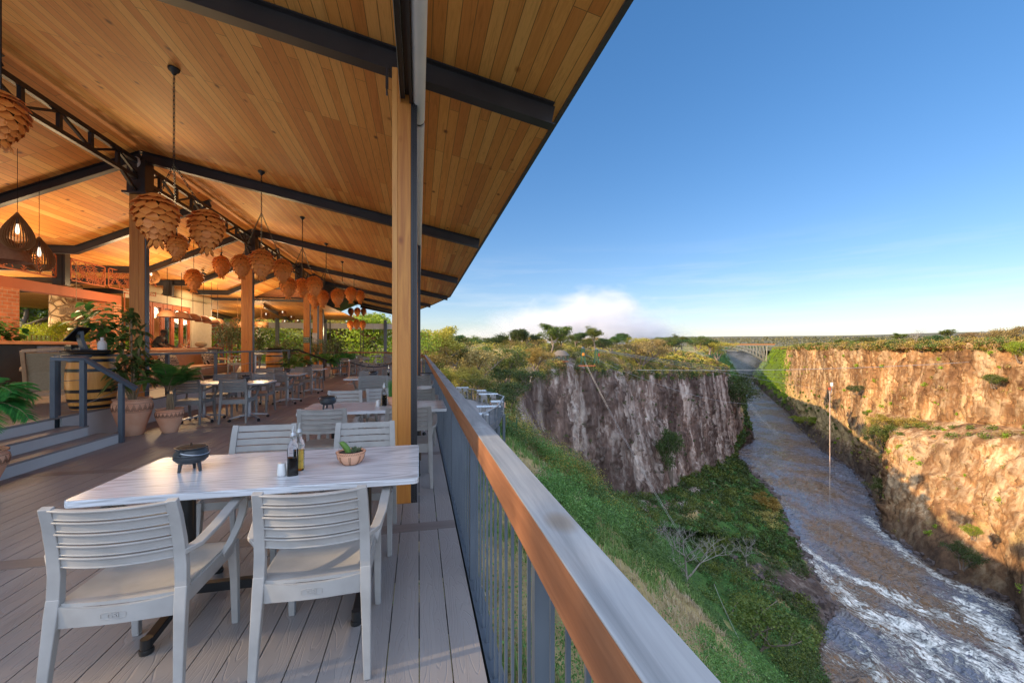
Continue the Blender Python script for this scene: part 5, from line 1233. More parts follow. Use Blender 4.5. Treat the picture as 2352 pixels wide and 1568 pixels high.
def L_(E, F, S, P1, P2, P3, P4, U=None):
    return [P4, P3, P2, P1, E, F, S, (S[0]+12,S[1]-6,S[2]-6)]
def back(E, a, dz, dirn=bk): return (E[0]+dirn[0]*a, E[1]+dirn[1]*a, E[2]+dz)
WS = WZ
stL, znL = [], []
def addL(E, F, S, P1, P2, P3, P4, z): stL.append(L_(E,F,S,P1,P2,P3,P4)); znL.append(z)
#            crest/edge        foot          shore          P1 .. P4 (towards plateau)
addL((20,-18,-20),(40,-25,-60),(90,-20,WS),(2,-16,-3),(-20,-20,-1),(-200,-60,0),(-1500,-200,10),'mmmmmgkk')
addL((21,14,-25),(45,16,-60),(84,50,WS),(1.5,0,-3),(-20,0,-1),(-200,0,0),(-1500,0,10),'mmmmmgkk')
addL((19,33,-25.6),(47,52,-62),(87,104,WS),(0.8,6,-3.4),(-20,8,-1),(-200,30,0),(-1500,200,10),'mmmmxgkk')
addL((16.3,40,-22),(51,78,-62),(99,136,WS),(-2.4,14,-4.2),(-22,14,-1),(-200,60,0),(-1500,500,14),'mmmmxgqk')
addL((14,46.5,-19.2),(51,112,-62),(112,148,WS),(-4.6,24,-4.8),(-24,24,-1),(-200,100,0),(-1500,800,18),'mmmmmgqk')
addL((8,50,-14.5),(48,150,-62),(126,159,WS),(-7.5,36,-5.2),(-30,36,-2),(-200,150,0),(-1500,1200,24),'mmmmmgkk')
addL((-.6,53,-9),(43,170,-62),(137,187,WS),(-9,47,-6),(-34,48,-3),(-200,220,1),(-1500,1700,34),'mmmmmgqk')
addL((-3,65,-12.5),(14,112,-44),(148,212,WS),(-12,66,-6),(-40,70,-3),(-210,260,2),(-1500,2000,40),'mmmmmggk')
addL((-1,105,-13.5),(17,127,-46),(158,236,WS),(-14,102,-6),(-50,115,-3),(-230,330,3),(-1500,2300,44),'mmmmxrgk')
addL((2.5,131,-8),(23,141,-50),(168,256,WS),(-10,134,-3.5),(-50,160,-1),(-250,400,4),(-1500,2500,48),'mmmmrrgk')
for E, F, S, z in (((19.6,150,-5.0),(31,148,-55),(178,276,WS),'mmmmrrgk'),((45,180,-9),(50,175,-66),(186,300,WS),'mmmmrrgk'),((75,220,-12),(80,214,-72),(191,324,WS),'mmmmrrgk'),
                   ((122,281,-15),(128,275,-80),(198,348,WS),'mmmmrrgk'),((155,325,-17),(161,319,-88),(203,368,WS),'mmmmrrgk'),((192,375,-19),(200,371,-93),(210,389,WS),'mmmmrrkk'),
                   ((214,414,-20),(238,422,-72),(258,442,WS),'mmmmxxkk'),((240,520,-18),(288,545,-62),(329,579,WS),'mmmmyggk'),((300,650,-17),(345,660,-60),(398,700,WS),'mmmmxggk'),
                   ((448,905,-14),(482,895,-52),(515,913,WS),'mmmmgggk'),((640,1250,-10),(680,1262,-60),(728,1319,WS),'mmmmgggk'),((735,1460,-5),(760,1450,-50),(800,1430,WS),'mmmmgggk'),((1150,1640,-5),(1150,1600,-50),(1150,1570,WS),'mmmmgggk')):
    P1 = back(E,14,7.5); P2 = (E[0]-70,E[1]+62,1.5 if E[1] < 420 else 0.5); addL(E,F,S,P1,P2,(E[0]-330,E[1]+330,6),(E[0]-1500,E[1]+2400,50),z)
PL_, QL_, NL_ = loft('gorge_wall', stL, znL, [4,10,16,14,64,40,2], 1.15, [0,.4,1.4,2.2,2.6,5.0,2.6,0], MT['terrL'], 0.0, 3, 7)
stR, znR = [], []
def addR(S, T, B, F, E, z):
    stR.append([(S[0]-10,S[1]-4,WS-5), (S[0],S[1],WS), T, B, F, E, (E[0]+12,E[1]+5,E[2]+2.0), (E[0]+90,E[1]+30,E[2]+4), (E[0]+420,E[1]+200,10), (E[0]+3200,E[1]+1800,90)]); znR.append(z)
def lerp3(a, b_, t): return tuple(a[i]*(1-t)+b_[i]*t for i in range(3))
def autoR(S, B, F, E, z, t=.42): addR(S, lerp3((S[0],S[1],WS),B,t), B, F, E, z)  # dark base rock colour carried higher to deepen shadow at the wall foot
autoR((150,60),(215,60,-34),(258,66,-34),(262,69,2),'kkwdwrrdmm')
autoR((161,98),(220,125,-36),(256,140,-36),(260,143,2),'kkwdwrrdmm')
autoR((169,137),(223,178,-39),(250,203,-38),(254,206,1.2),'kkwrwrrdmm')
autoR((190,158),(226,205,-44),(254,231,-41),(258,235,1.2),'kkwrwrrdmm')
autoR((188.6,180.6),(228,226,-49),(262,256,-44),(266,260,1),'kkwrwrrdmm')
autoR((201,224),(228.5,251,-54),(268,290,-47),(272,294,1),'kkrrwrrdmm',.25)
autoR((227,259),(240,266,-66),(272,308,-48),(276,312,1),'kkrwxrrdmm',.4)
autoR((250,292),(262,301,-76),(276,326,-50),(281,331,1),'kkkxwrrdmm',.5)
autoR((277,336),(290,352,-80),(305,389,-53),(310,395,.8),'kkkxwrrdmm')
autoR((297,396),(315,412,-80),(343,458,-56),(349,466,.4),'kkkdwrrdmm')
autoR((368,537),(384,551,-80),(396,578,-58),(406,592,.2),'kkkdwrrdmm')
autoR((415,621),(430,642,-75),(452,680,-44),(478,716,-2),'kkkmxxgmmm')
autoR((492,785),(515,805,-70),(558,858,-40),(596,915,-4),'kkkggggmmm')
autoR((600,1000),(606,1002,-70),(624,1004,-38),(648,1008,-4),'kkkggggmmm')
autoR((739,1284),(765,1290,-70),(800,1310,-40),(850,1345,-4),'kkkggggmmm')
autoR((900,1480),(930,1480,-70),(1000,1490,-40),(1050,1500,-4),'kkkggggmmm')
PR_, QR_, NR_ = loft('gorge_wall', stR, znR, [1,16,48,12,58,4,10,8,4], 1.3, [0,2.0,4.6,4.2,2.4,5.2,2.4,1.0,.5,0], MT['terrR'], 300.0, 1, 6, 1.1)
# far land rising gently to the horizon
V, F = [], []; na, nr = 70, 26
for i in range(nr):
    rho = 1500*(6.5)**(i/(nr-1.0))
    for j in range(na):
        a = R(-62+j*125/(na-1.0)); V.append(G(rho*math.sin(a), rho*math.cos(a), -12+.0275*(rho-1500)+ (6*math.sin(a*9+rho*.0013)+4*math.sin(a*23+rho*.004))*rho/5000))
V = np.array(V); idx = np.arange(nr*na).reshape(nr,na); F = np.stack([idx[:-1,:-1],idx[:-1,1:],idx[1:,1:],idx[1:,:-1]],-1).reshape(-1,4)
MT['farland'] = plain('distant_bushland', (.07,.07,.035), (.15,.12,.065), .95, 0, .012, 1.0, 4.0, .05)
tag(mkobj('plateau', npmesh('plateau',V,F), MT['farland'], None, smooth='all'), kind='structure')

def far_forest():
    g = np.random.RandomState(77); n = 5200; th = g.uniform(R(-48),R(58),n); rho = 1500*(3.2)**g.random(n)
    P = np.array([G(r_*math.sin(a),r_*math.cos(a),-12+.0275*(r_-1500)) for a,r_ in zip(th,rho)]); s = rho*.0032*g.uniform(.7,1.5,n); return P, s
# ---------------------------------------------------------------- river
def pz(x, y, z=WZ): d = (1.45-z)*950/(y-796); return ((x-1176)/950*d, d)
foam_lines = [([(1828,1250),(1935,1322),(2068,1378)],3.0,1.0),([(2001,1412),(2135,1462),(2202,1512),(2302,1568)],4.5,1.0),([(1995,1192),(2052,1252),(2102,1295),(2202,1352),(2300,1400)],3.5,.8),
              ([(1850,1290),(1980,1400),(2100,1500),(2180,1568)],5,.75),([(1900,1340),(2050,1480),(2120,1568)],4,.6),([(2068,1378),(2150,1420),(2260,1440),(2330,1480)],6,.7),([(2230,1400),(2330,1500),(2340,1568)],8,.8),
              ([(2080,1480),(2200,1500),(2300,1530)],7,.75),([(1720,925),(1745,960),(1790,1000)],5,.45),([(1700,1075),(1760,1120),(1830,1180)],4,.35),([(1740,1060),(1830,1110),(1900,1200)],4,.25),([(1960,1470),(2000,1520),(2020,1568)],3,.7),([(1900,1500),(1990,1540),(2080,1568)],5,.5)]
nd_, nc_ = 420, 320
dd = 40*(1700/40.0)**(np.arange(nd_)/(nd_-1.0)); P = np.zeros((nd_,nc_,3)); FO = np.zeros((nd_,nc_))
rr_ = np.linspace(0,1,nc_)[None,:]*(dd[:,None]*.95+75)+dd[:,None]*.28+10; DD = np.repeat(dd[:,None],nc_,1)
for ln, wd, am in foam_lines:
    pts = [pz(*q) for q in ln]
    for (a, b_) in zip(pts[:-1],pts[1:]):
        ax, ay = a; bx, by = b_; L2 = (bx-ax)**2+(by-ay)**2; t_ = np.clip(((rr_-ax)*(bx-ax)+(DD-ay)*(by-ay))/L2,0,1); ds = np.hypot(rr_-ax-t_*(bx-ax), DD-ay-t_*(by-ay)); FO = np.maximum(FO, am*np.exp(-(ds/wd)**2))
FO += np.clip((190-DD)/70,0,1)*.16*np.clip((rr_-100)/40,0,1)
X_ = DD*SA+rr_*CA; Y_ = DD*CA-rr_*SA
near = np.clip((420-DD)/300,0,1)
H_ = (1-np.abs(fbm(rr_*.10,DD*.05,0*DD,5)))**2*1.7*(near+.25)+fbm(rr_*.35,DD*.2,0*DD+7,3)*.35*near+FO*np.clip(fbm(rr_*.22+9,DD*.12,0*DD+3,3)+.4,0,2)*1.1*near
P[...,0] = X_; P[...,1] = Y_; P[...,2] = WZ+H_
idx = np.arange(nd_*nc_).reshape(nd_,nc_); F = np.stack([idx[:-1,:-1],idx[:-1,1:],idx[1:,1:],idx[1:,:-1]],-1).reshape(-1,4)
me = npmesh('river',P.reshape(-1,3),F); ca = me.color_attributes.new('foam','FLOAT_COLOR','POINT'); C = np.ones((nd_*nc_,4),np.float32); C[:,:3] = FO.reshape(-1,1); ca.data.foreach_set('color',C.ravel())
m, t, b = newmat('river_water'); a_ = nd(t,'ShaderNodeAttribute',attribute_name='foam')
vr = coords(t,(.22,.075,.2),'Object',(0,0,YAW-R(8))); n1 = noise(t, vr, 1.0, 9, .66, 1.6); n2 = noise(t, coords(t,(.9,.34,.5),'Object',(0,0,YAW-R(14))), 1.0, 6, .6, 1.2); nb1 = noise(t, coords(t,(.10,.24,.2),'Object',(0,0,YAW+R(25))), 1.0, 3, .5, .8); nb2 = noise(t, coords(t,(.35,.7,.5),'Object',(0,0,YAW+R(10))), 1.0, 2, .5, .5); n0 = noise(t, coords(t,(.03,.018,.03)), 1.0, 4)
fm = math_(t,'ADD', math_(t,'ADD',math_(t,'MULTIPLY',a_.outputs['Fac'],.23),-.138), math_(t,'ADD', math_(t,'MULTIPLY',math_(t,'ABSOLUTE',math_(t,'SUBTRACT',n1,.5)),-1.4), math_(t,'MULTIPLY',n2,.62)))
fw = ramp(t, fm, [(.20,(0,0,0)),(.33,(1,1,1))]) 
base = ramp(t, n0, [(.44,(.17,.105,.06)),(.56,(.14,.155,.20))]); base = mix(t, ramp(t,n2,[(.4,(0,0,0)),(.7,(.6,.6,.6))]), base, (.20,.185,.18))
t.links.new(mix(t, fw, base, (.78,.76,.70)), b.inputs['Base Color']); t.links.new(math_(t,'ADD',math_(t,'MULTIPLY',fw,.6),.06), b.inputs['Roughness']); b.inputs['IOR'].default_value = 1.4
bump(t, math_(t,'ADD',math_(t,'ADD',nb1,math_(t,'MULTIPLY',nb2,.38)),math_(t,'MULTIPLY',fw,.25)), .8, 4.0, b)
tag(mkobj('river', me, m, None, smooth='all'), kind='structure')

# ---------------------------------------------------------------- leaf clouds
def cloud(C, Rd, nper, ls, seed=1, flat=.0):
    """leaf quads scattered through ellipsoids: C centres, Rd radii"""
    g = np.random.RandomState(seed); C = np.asarray(C,float); Rd = np.asarray(Rd,float)
    nper = np.broadcast_to(nper,(len(C),)).astype(int); rep = np.repeat(np.arange(len(C)),nper); n = len(rep)
    d = g.normal(size=(n,3)); d /= np.linalg.norm(d,axis=1,keepdims=True); rad = g.random(n)**.45; lump = 1+.28*np.sin(d[:,0]*5+rep)*np.cos(d[:,1]*4+rep*2)
    c = C[rep]+d*(rad*lump)[:,None]*Rd[rep]
    a = g.normal(size=(n,3)); a /= np.linalg.norm(a,axis=1,keepdims=True); b_ = np.cross(a,g.normal(size=(n,3))); b_ /= np.linalg.norm(b_,axis=1,keepdims=True)+1e-9
    if flat: a[:,2] *= 1-flat; b_[:,2] *= 1-flat
    s = np.broadcast_to(ls,(len(C),))[rep]*g.uniform(.55,1.3,n); a = a*s[:,None]; b_ = b_*(s*g.uniform(.4,.8,n))[:,None]
    V = np.stack([c-a, c+b_*.9, c+a, c-b_*.9],1).reshape(-1,3); return V, np.arange(4*n).reshape(-1,4)
def tree_proto(kind, seed, parts=True):
    r2 = random.Random(seed); t = thing(kind, 't', 'tree'); m = MB(); tips = []
    H_ = 1.0; bare = kind == 'bare_tree'
    def grow(p, d_, L, r, dep):
        n = 4; pts = [p]; 
        for i in range(n): d_ = (d_+Vector((r2.gauss(0,.13),r2.gauss(0,.13),r2.gauss(0,.07)+.02))).normalized(); pts.append(pts[-1]+d_*L/n)
        m.tube(pts,[r*(1-.45*i/n) for i in range(n+1)],6 if dep < 2 else 4,caps=False); 
        if dep >= (5 if bare else 3): tips.append(pts[-1]); return
        for k in range(3 if dep else r2.choice((3,4))):
            az = r2.uniform(0,6.283); sp = (.75 if dep == 0 else .7)*r2.uniform(.6,1.25); S = Vector((math.cos(az),math.sin(az),0.25 if kind != 'acacia_tree' else .20)); nd2 = (d_*(1-sp*.5)+S*sp).normalized()
            grow(pts[-1] if k < 2 else pts[-2], nd2, L*r2.uniform(.6,.85), r*.55, dep+1)
        if dep > 0: tips.append(pts[-1])
    tr = {'round_tree':.26,'acacia_tree':.36,'bushy_tree':.12,'bare_tree':.28}[kind]
    if kind == 'bushy_tree':
        for k in range(4): grow(Vector((r2.uniform(-.05,.05),r2.uniform(-.05,.05),0)),Vector((r2.uniform(-.6,.6),r2.uniform(-.6,.6),1)).normalized(),.25,.016,1)
    else: grow(Vector((0,0,-.03)),Vector((r2.uniform(-.12,.12),r2.uniform(-.12,.12),1)).normalized(),tr,.030 if not bare else .019,0)
    mx = max(p.z for p in tips); sc = 1.0/mx*.93; m.v = [(x*sc,y*sc,z*sc) for x,y,z in m.v]; tips = [p*sc for p in tips]
    m.build('trunk', MT['palebark'] if bare else MT['bark'], t, smooth='all')
    if not bare:
        C, Rd = [], []
        for p in tips:
            if r2.random() < .12: continue
            q = r2.uniform(.7,1.25)*(.125 if kind != 'bushy_tree' else .16); C.append((p.x,p.y,p.z)); Rd.append((q*1.1,q*1.1,q*(.66 if kind == 'acacia_tree' else .78)))
        V, F = cloud(C,Rd,int(6500/len(C)),.020,seed,.25 if kind == 'acacia_tree' else 0)
        t['_c'] = 1; o = mkobj('crown', npmesh('crown',V,F), None, t)
        del t['_c']
    return t
TP = {}
def tree(kind, var, x, y, z, h, w, mat, lab, group, rz=None, cat='tree'):
    key = (kind,var,mat)
    if key not in TP:
        t = tree_proto(kind, 50+var*7+len(kind)); 
        for c in t.children:
            if c.name.startswith('crown'): c.data.materials.append(MT[mat])
        TP[key] = t; t.location = (x,y,z); t.rotation_euler = (0,0,rz or rng.uniform(0,6)); t.scale = (h*w,h*w,h); tag(t,lab,cat,group); return t
    return dup(TP[key],(x,y,z),rz or rng.uniform(0,6),lab,group,(h*w,h*w,h))
def ptree(px, ytop, ybase, d, kind, var, mat, lab, group='trees on the left plateau', w=1.0, cat='tree', sink=.4):
    z = 1.45-(ybase-796)*d/950; h = (ybase-ytop)*d/950*1.04; x, y, _ = G((px-1176)/950*d,d); return tree(kind,var,x,y,z-sink,h+sink,w,MTK(mat),lab,group,cat=cat)
def MTK(k): return k
# named trees along the left skyline (pixel column, top, base, distance)
SKY = [(1265,752,814,152,'acacia_tree',0,'t_green','tallest spreading dark green tree behind the thatched hut',1.15),(1209,763,816,158,'round_tree',0,'t_dark','rounded dark green tree left of the tallest tree',1.0),
 (1176,764,815,160,'round_tree',0,'t_green','flat crowned green tree second left of the tallest tree',.95),(1135,775,812,165,'round_tree',1,'t_dark','dense green tree above the olive bushes, left skyline',1.1),
 (1318,771,806,190,'round_tree',0,'t_dark','dark round tree right behind the tallest tree',1.1),(1366,757,797,205,'round_tree',1,'t_green','lone fine crowned tree standing free on the skyline right of the hut',1.05),
 (1392,778,800,240,'bare_tree',0,'t_green','leafless twiggy tree right of the lone skyline tree',1.0),(1418,776,801,230,'round_tree',1,'t_dark','dark tree pair on the skyline, left one',1.2),(1443,772,800,240,'round_tree',0,'t_dark','dark tree pair on the skyline, right one',1.1),
 (1480,778,806,250,'bare_tree',1,'t_green','bare grey tree on the skyline before the spray cloud fades',1.0),(1470,790,840,215,'bushy_tree',0,'t_olive','large olive brown thorn tree on the sunny slope',1.3),(1566,776,800,300,'round_tree',1,'t_green','small flat tree near the bridge end of the skyline',1.0),
 (1540,783,806,290,'bushy_tree',1,'t_dark','low dark bush near the bridge end of the skyline',1.3),(1510,784,812,270,'bushy_tree',0,'t_green','green bush midway along the skyline slope',1.4),
 (1085,779,806,185,'round_tree',1,'t_green','green tree on the left skyline near the eave end',1.2),(1055,777,808,190,'round_tree',0,'t_dark','dark tree on the left skyline below the eave end',1.1),(1108,784,806,220,'bushy_tree',1,'t_green','low green tree peeping over the left ridge',1.5),(1032,775,812,150,'acacia_tree',1,'t_green','flat green tree next to the roof corner skyline',1.1),
 (1235,776,806,200,'round_tree',1,'t_green','green tree half hidden left of the tallest tree',1.0),(1345,783,803,230,'bushy_tree',0,'t_olive','olive bush between the tall trees on the skyline',1.6),(1290,764,812,168,'round_tree',1,'t_green','leafy green tree leaning on the right side of the tallest tree',1.1),
 (1600,781,803,340,'bushy_tree',1,'t_green','green clump above the shaded cliff top near the bridge',1.5),(1630,786,812,370,'round_tree',0,'t_dark','dark round tree above the bridge end of the left cliff',1.2),(1650,790,826,380,'bushy_tree',0,'t_yellow','sunlit yellow green bush at the left cliff corner',1.3)]
SKY += [(x_,y_,806,d_,'bushy_tree',i_%2,m_,l_,1.5) for i_,(x_,y_,d_,m_,l_) in enumerate(((1155,784,175,'t_yellow','golden bush on the left skyline between two green trees'),(1225,782,180,'t_yellow','golden bush tucked under the tallest skyline tree'),(1330,786,210,'t_green','green bush just left of the lone skyline tree'),(1382,786,215,'t_dark','dark bush just right of the lone skyline tree'),(1405,786,225,'t_green','green bush before the dark skyline pair'),(1460,784,235,'t_yellow','golden bush right of the dark skyline pair'),(1495,785,250,'t_olive','brown bush left of the bridge end skyline trees'),(1525,783,270,'t_green','green bush third from the bridge end of the skyline'),(1550,784,285,'t_dark','dark bush second from the bridge end of the skyline')))]
for (px,yt,yb,d,k,v,mt,lab,w) in SKY: ptree(px,yt-8,yb,d,k,v,mt,lab,w=w)
NEAR = [(1010,752,868,62,'acacia_tree',0,'t_yellow','big yellow leaved thorn tree nearest the deck corner',1.05),(1060,775,880,70,'acacia_tree',1,'t_green','spreading green thorn tree above the lower terrace',1.1),(1110,800,890,76,'bushy_tree',0,'t_olive','olive thorn thicket tree above the high tables',1.2),
 (1150,800,880,92,'bushy_tree',1,'t_green','green thorn tree on the slope left of the hut',1.3),(1185,845,905,82,'bushy_tree',0,'t_dark','dark green bush at the cliff head below the bare white tree',1.3),(1075,845,900,56,'bushy_tree',1,'t_yellow','bright yellow bush right behind the lower terrace railing',1.0),
 (1040,850,905,52,'bushy_tree',0,'t_yellow','yellow shrub touching the main handrail by the terrace',1.0),(1218,838,872,115,'bare_tree',0,'t_green','white dead tree leaning from the cliff head left of the hut',1.5),(990,800,870,48,'bushy_tree',1,'t_yellow','sunny yellow green thicket at the far end of the handrail',1.3),
 (1230,800,850,125,'bushy_tree',1,'t_yellow','yellow green thicket just left of the hut',1.4),(1090,860,915,44,'bushy_tree',0,'t_green','green bush below the yellow one at the terrace rail',1.0),(1160,880,945,66,'bushy_tree',1,'t_dark','dark shaded bush right of the lower terrace corner',1.1)]
for (px,yt,yb,d,k,v,mt,lab,w) in NEAR: ptree(px,yt,yb,d,k,v,mt,lab,group='trees on the slope beyond the deck',w=w)
# trees seen through and beside the restaurant
k_ = 0
ORD = ['leftmost','second from left','third from left','fourth from left','fifth from left','sixth from left','seventh from left','eighth from left','ninth from left','tenth from left','eleventh from left','twelfth from left','thirteenth from left','fourteenth from left']
for i,(px,yt,yb,d,k,mt) in enumerate(((30,640,812,26,'acacia_tree','t_green'),(95,650,812,30,'acacia_tree','t_bright'),(225,660,812,34,'round_tree','t_green'),(320,690,812,36,'round_tree','t_green'),(400,690,815,38,'bushy_tree','t_bright'),(470,710,815,42,'bushy_tree','t_bright'),
      (540,720,815,50,'bushy_tree','t_yellow'),(610,730,815,52,'acacia_tree','t_bright'),(670,725,815,52,'bushy_tree','t_yellow'),(722,730,815,55,'bushy_tree','t_olive'),(765,735,822,50,'acacia_tree','t_green'),(806,725,822,52,'bushy_tree','t_yellow'),(845,735,820,56,'bushy_tree','t_bright'),(884,722,822,50,'acacia_tree','t_bright'))):
    ptree(px,yt,yb,d,k,i%2,mt,'sunlit garden tree beyond the open sides of the restaurant, %s'%ORD[i],group='garden trees beyond the restaurant',w=1.5)
for i,(px,d) in enumerate(((120,14.2),(150,16.5),(95,15.5))):
    ptree(px,742+3*i,800,d,'bushy_tree',i%2,'t_bright','glowing lime green shrub outside the brick frame, %s'%('front','right','left')[i],group='lime green garden shrubs',w=1.1,cat='shrub')
# left-side garden mass and lawn behind the building
g_ = np.random.RandomState(4); C = []; Rd = []
for i in range(420): yy_ = g_.uniform(-34,60); C.append((-25-g_.random()*12, yy_, g_.uniform(0,1)**1.3*(13 if yy_ < 2 else 3.2))); Rd.append((3,3,2.2))  # tall end is out of view, added to block the sun
V, F = cloud(C,Rd,330,.17,5); tag(mkobj('hedge_and_sunblock', npmesh('hedge_and_sunblock',V,F), MT['t_bright']), kind='stuff')
C = []; Rd = []
for i in range(170): C.append((g_.uniform(-24,2), g_.uniform(46,62), g_.uniform(-3.5,3.2))); Rd.append((2.2,2.2,1.6))
V, F = cloud(C,Rd,260,.12,6); tag(mkobj('thicket', npmesh('thicket',V,F), MT['t_bright']), kind='stuff')
# scrub scattered over the lofted ground
def scatter(P, Q, i0, i1, j0, j1, n, seed, test=None):
    g = np.random.RandomState(seed); a = g.uniform(i0,i1-1.001,n); b_ = g.uniform(j0,j1-1.001,n); ia, ib = a.astype(int), b_.astype(int); fa, fb = (a-ia)[:,None], (b_-ib)[:,None]
    p = P[ia,ib]*(1-fa)*(1-fb)+P[ia+1,ib]*fa*(1-fb)+P[ia,ib+1]*(1-fa)*fb+P[ia+1,ib+1]*fa*fb; return p, Q[ia,ib]
def rd(P): x, y = P[:,0], P[:,1]; return x*CA-y*SA, x*SA+y*CA
jl = np.cumsum([0,4,10,16,14,64,40,2]); jr = np.cumsum([0,1,16,48,12,58,4,10,8,4]); nL, nR = PL_.shape[0], PR_.shape[0]
def scrub(name, mat, P, s0, s1, zoff, nper, lsk, seed, flat=.75, cap=400):
    g = np.random.RandomState(seed+99); n = len(P); r, d = rd(P); dist = np.hypot(r,d); s = g.uniform(s0,s1,n)**1.0
    C = P+np.array([0,0,1.0])*(s*zoff)[:,None]; Rd = np.stack([s*g.uniform(.8,1.4,n),s*g.uniform(.8,1.4,n),s*flat],1)
    np_ = np.clip(nper*s**1.2/np.clip(dist/120,.5,3),14,cap).astype(int); ls = np.clip(dist*.0016,.07,.9)*lsk if cap <= 400 else np.clip(dist*.0022,.022,.09)*lsk
    V, F = cloud(C,Rd,np_,ls,seed); o = mkobj(name, npmesh(name,V,F), MT[mat]); tag(o, kind='stuff'); return o
def area_sel(P, Q, jj0, jj1, n, seed, cond=None, i0=0, i1=None):
    p, q_ = scatter(P,Q,i0,i1 or P.shape[0],jj0,jj1,n,seed); r, d = rd(p); k = (d > 3) & (r > -.9*d-10) & (r < 1.5*d+10)
    if cond is not None: k &= cond(p,q_,r,d)
    return p[k]
Pf, sf = far_forest(); V, F = cloud(Pf+np.array([0,0,1])*(sf*.4)[:,None], np.stack([sf*1.8,sf*1.8,sf*.7],1), 12, sf*.42, 78)
tag(mkobj('distant_bush', npmesh('distant_bush',V,F), MT['farbush']), kind='stuff')
# left talus: shaded dense green cover
scrub('talus_scrub','t_dark', area_sel(PL_,QL_,jl[5],jl[6]+1,3600,21,lambda p,q,r,d:(p[:,2]>-96)&(q[:,2]<.62)&(d<760)),.9,3.0,.3,70,1.25,31)
MT['t_cool'] = leafmat('shaded_creeper', (.05,.12,.03), (.13,.23,.055), .35, .6)
scrub('talus_creeper','t_cool', area_sel(PL_,QL_,jl[5],jl[6]+1,3600,22,lambda p,q,r,d:(p[:,2]>-93)&(q[:,2]<.5)&(d<500)),.6,2.2,.25,80,1.0,32)
scrub('talus_scrub','t_green', area_sel(PL_,QL_,jl[5],jl[6]+1,900,23,lambda p,q,r,d:(p[:,2]>-93)&(q[:,2]<.5)),1.2,3.6,.5,80,1.2,33)
# left plateau slope: sunlit yellow, olive and green bushes
for k,(mt,n,sd_) in enumerate((('t_yellow',1500,41),('t_olive',1500,42),('t_green',1100,43),('t_dark',500,44))):
    scrub('plateau_scrub',mt, area_sel(PL_,QL_,jl[2],jl[4]+3,int(n*1.3),sd_,lambda p,q,r,d:(d>46)&(d<650)&(np.hypot(r-22,d-150)>7)),.9,2.6,.45,110,.85,sd_,.8)
    scrub('plateau_scrub',mt, area_sel(PL_,QL_,jl[1],jl[2],n//2,sd_+5,lambda p,q,r,d:(d>120)),2.0,4.6,.4,60,1.0,sd_+5,.7)
for mt,n,sd_ in (('t_dark',700,46),('t_olive',420,47),('t_green',300,48)):
    scrub('rim_curtain',mt, area_sel(PL_,QL_,jl[4]-2,jl[4]+5,n,sd_,lambda p,q,r,d:(d>60)&(d<700)),.8,2.4,.0,110,.85,sd_,1.1)
# tufts on the shaded cliff
scrub('cliff_tufts','t_dark', area_sel(PL_,QL_,jl[4],jl[5],420,25,lambda p,q,r,d:(d<900)),.4,1.5,.1,60,1.0,35)
# right side
for k,(mt,n,sd_) in enumerate((('t_olive',900,61),('t_yellow',600,62),('t_green',700,63),('t_dark',300,64))):
    scrub('rim_scrub',mt, area_sel(PR_,QR_,jr[5]-3,jr[7],int(n*1.6),sd_,lambda p,q,r,d:(d>120)),1.0,3.4,.5,90,.85,sd_,.75)
    scrub('rim_scrub',mt, area_sel(PR_,QR_,jr[7],jr[8],n,sd_+5,lambda p,q,r,d:(d>120)),1.8,4.4,.5,60,1.1,sd_+5,.75)
scrub('ledge_scrub','t_green', area_sel(PR_,QR_,jr[3],jr[4]+2,150,66,lambda p,q,r,d:(d<620)&(d>120)),1.0,2.8,.45,120,.9,66)
scrub('ledge_scrub','t_bright', area_sel(PR_,QR_,jr[1]+4,jr[5],130,67,lambda p,q,r,d:(d<600)&(d>120)&(p[:,2]>-88)),.8,2.2,.4,110,.9,67)
scrub('ledge_scrub','t_olive', area_sel(PR_,QR_,jr[1]+2,jr[5],420,68,lambda p,q,r,d:(d<620)&(d>120)),.6,1.7,.2,60,.8,68)
MT['drygrass'] = leafmat('dry_grass_tuft', (.30,.20,.07), (.50,.36,.15), .3, .8)
scrub('grass_tufts','drygrass', area_sel(PR_,QR_,jr[1]+6,jr[5]+4,2300,69,lambda p,q,r,d:(d<620)&(d>110)&(p[:,2]>-85)),.35,1.0,.15,40,.7,69,.5)
scrub('slope_forest','t_bright', area_sel(PR_,QR_,jr[2],jr[6]+2,1500,70,lambda p,q,r,d:(d>640)&(d<1400)),2.2,5.0,.35,60,.8,70)
scrub('slope_forest','t_green', area_sel(PR_,QR_,jr[1]+2,jr[6]+2,700,71,lambda p,q,r,d:(d>600)&(d<1400)),2.2,4.6,.35,60,.8,71)
scrub('slope_forest','t_green', area_sel(PL_,QL_,jl[4],jl[6],700,72,lambda p,q,r,d:(d>480)),2.2,5.0,.35,60,.8,72)
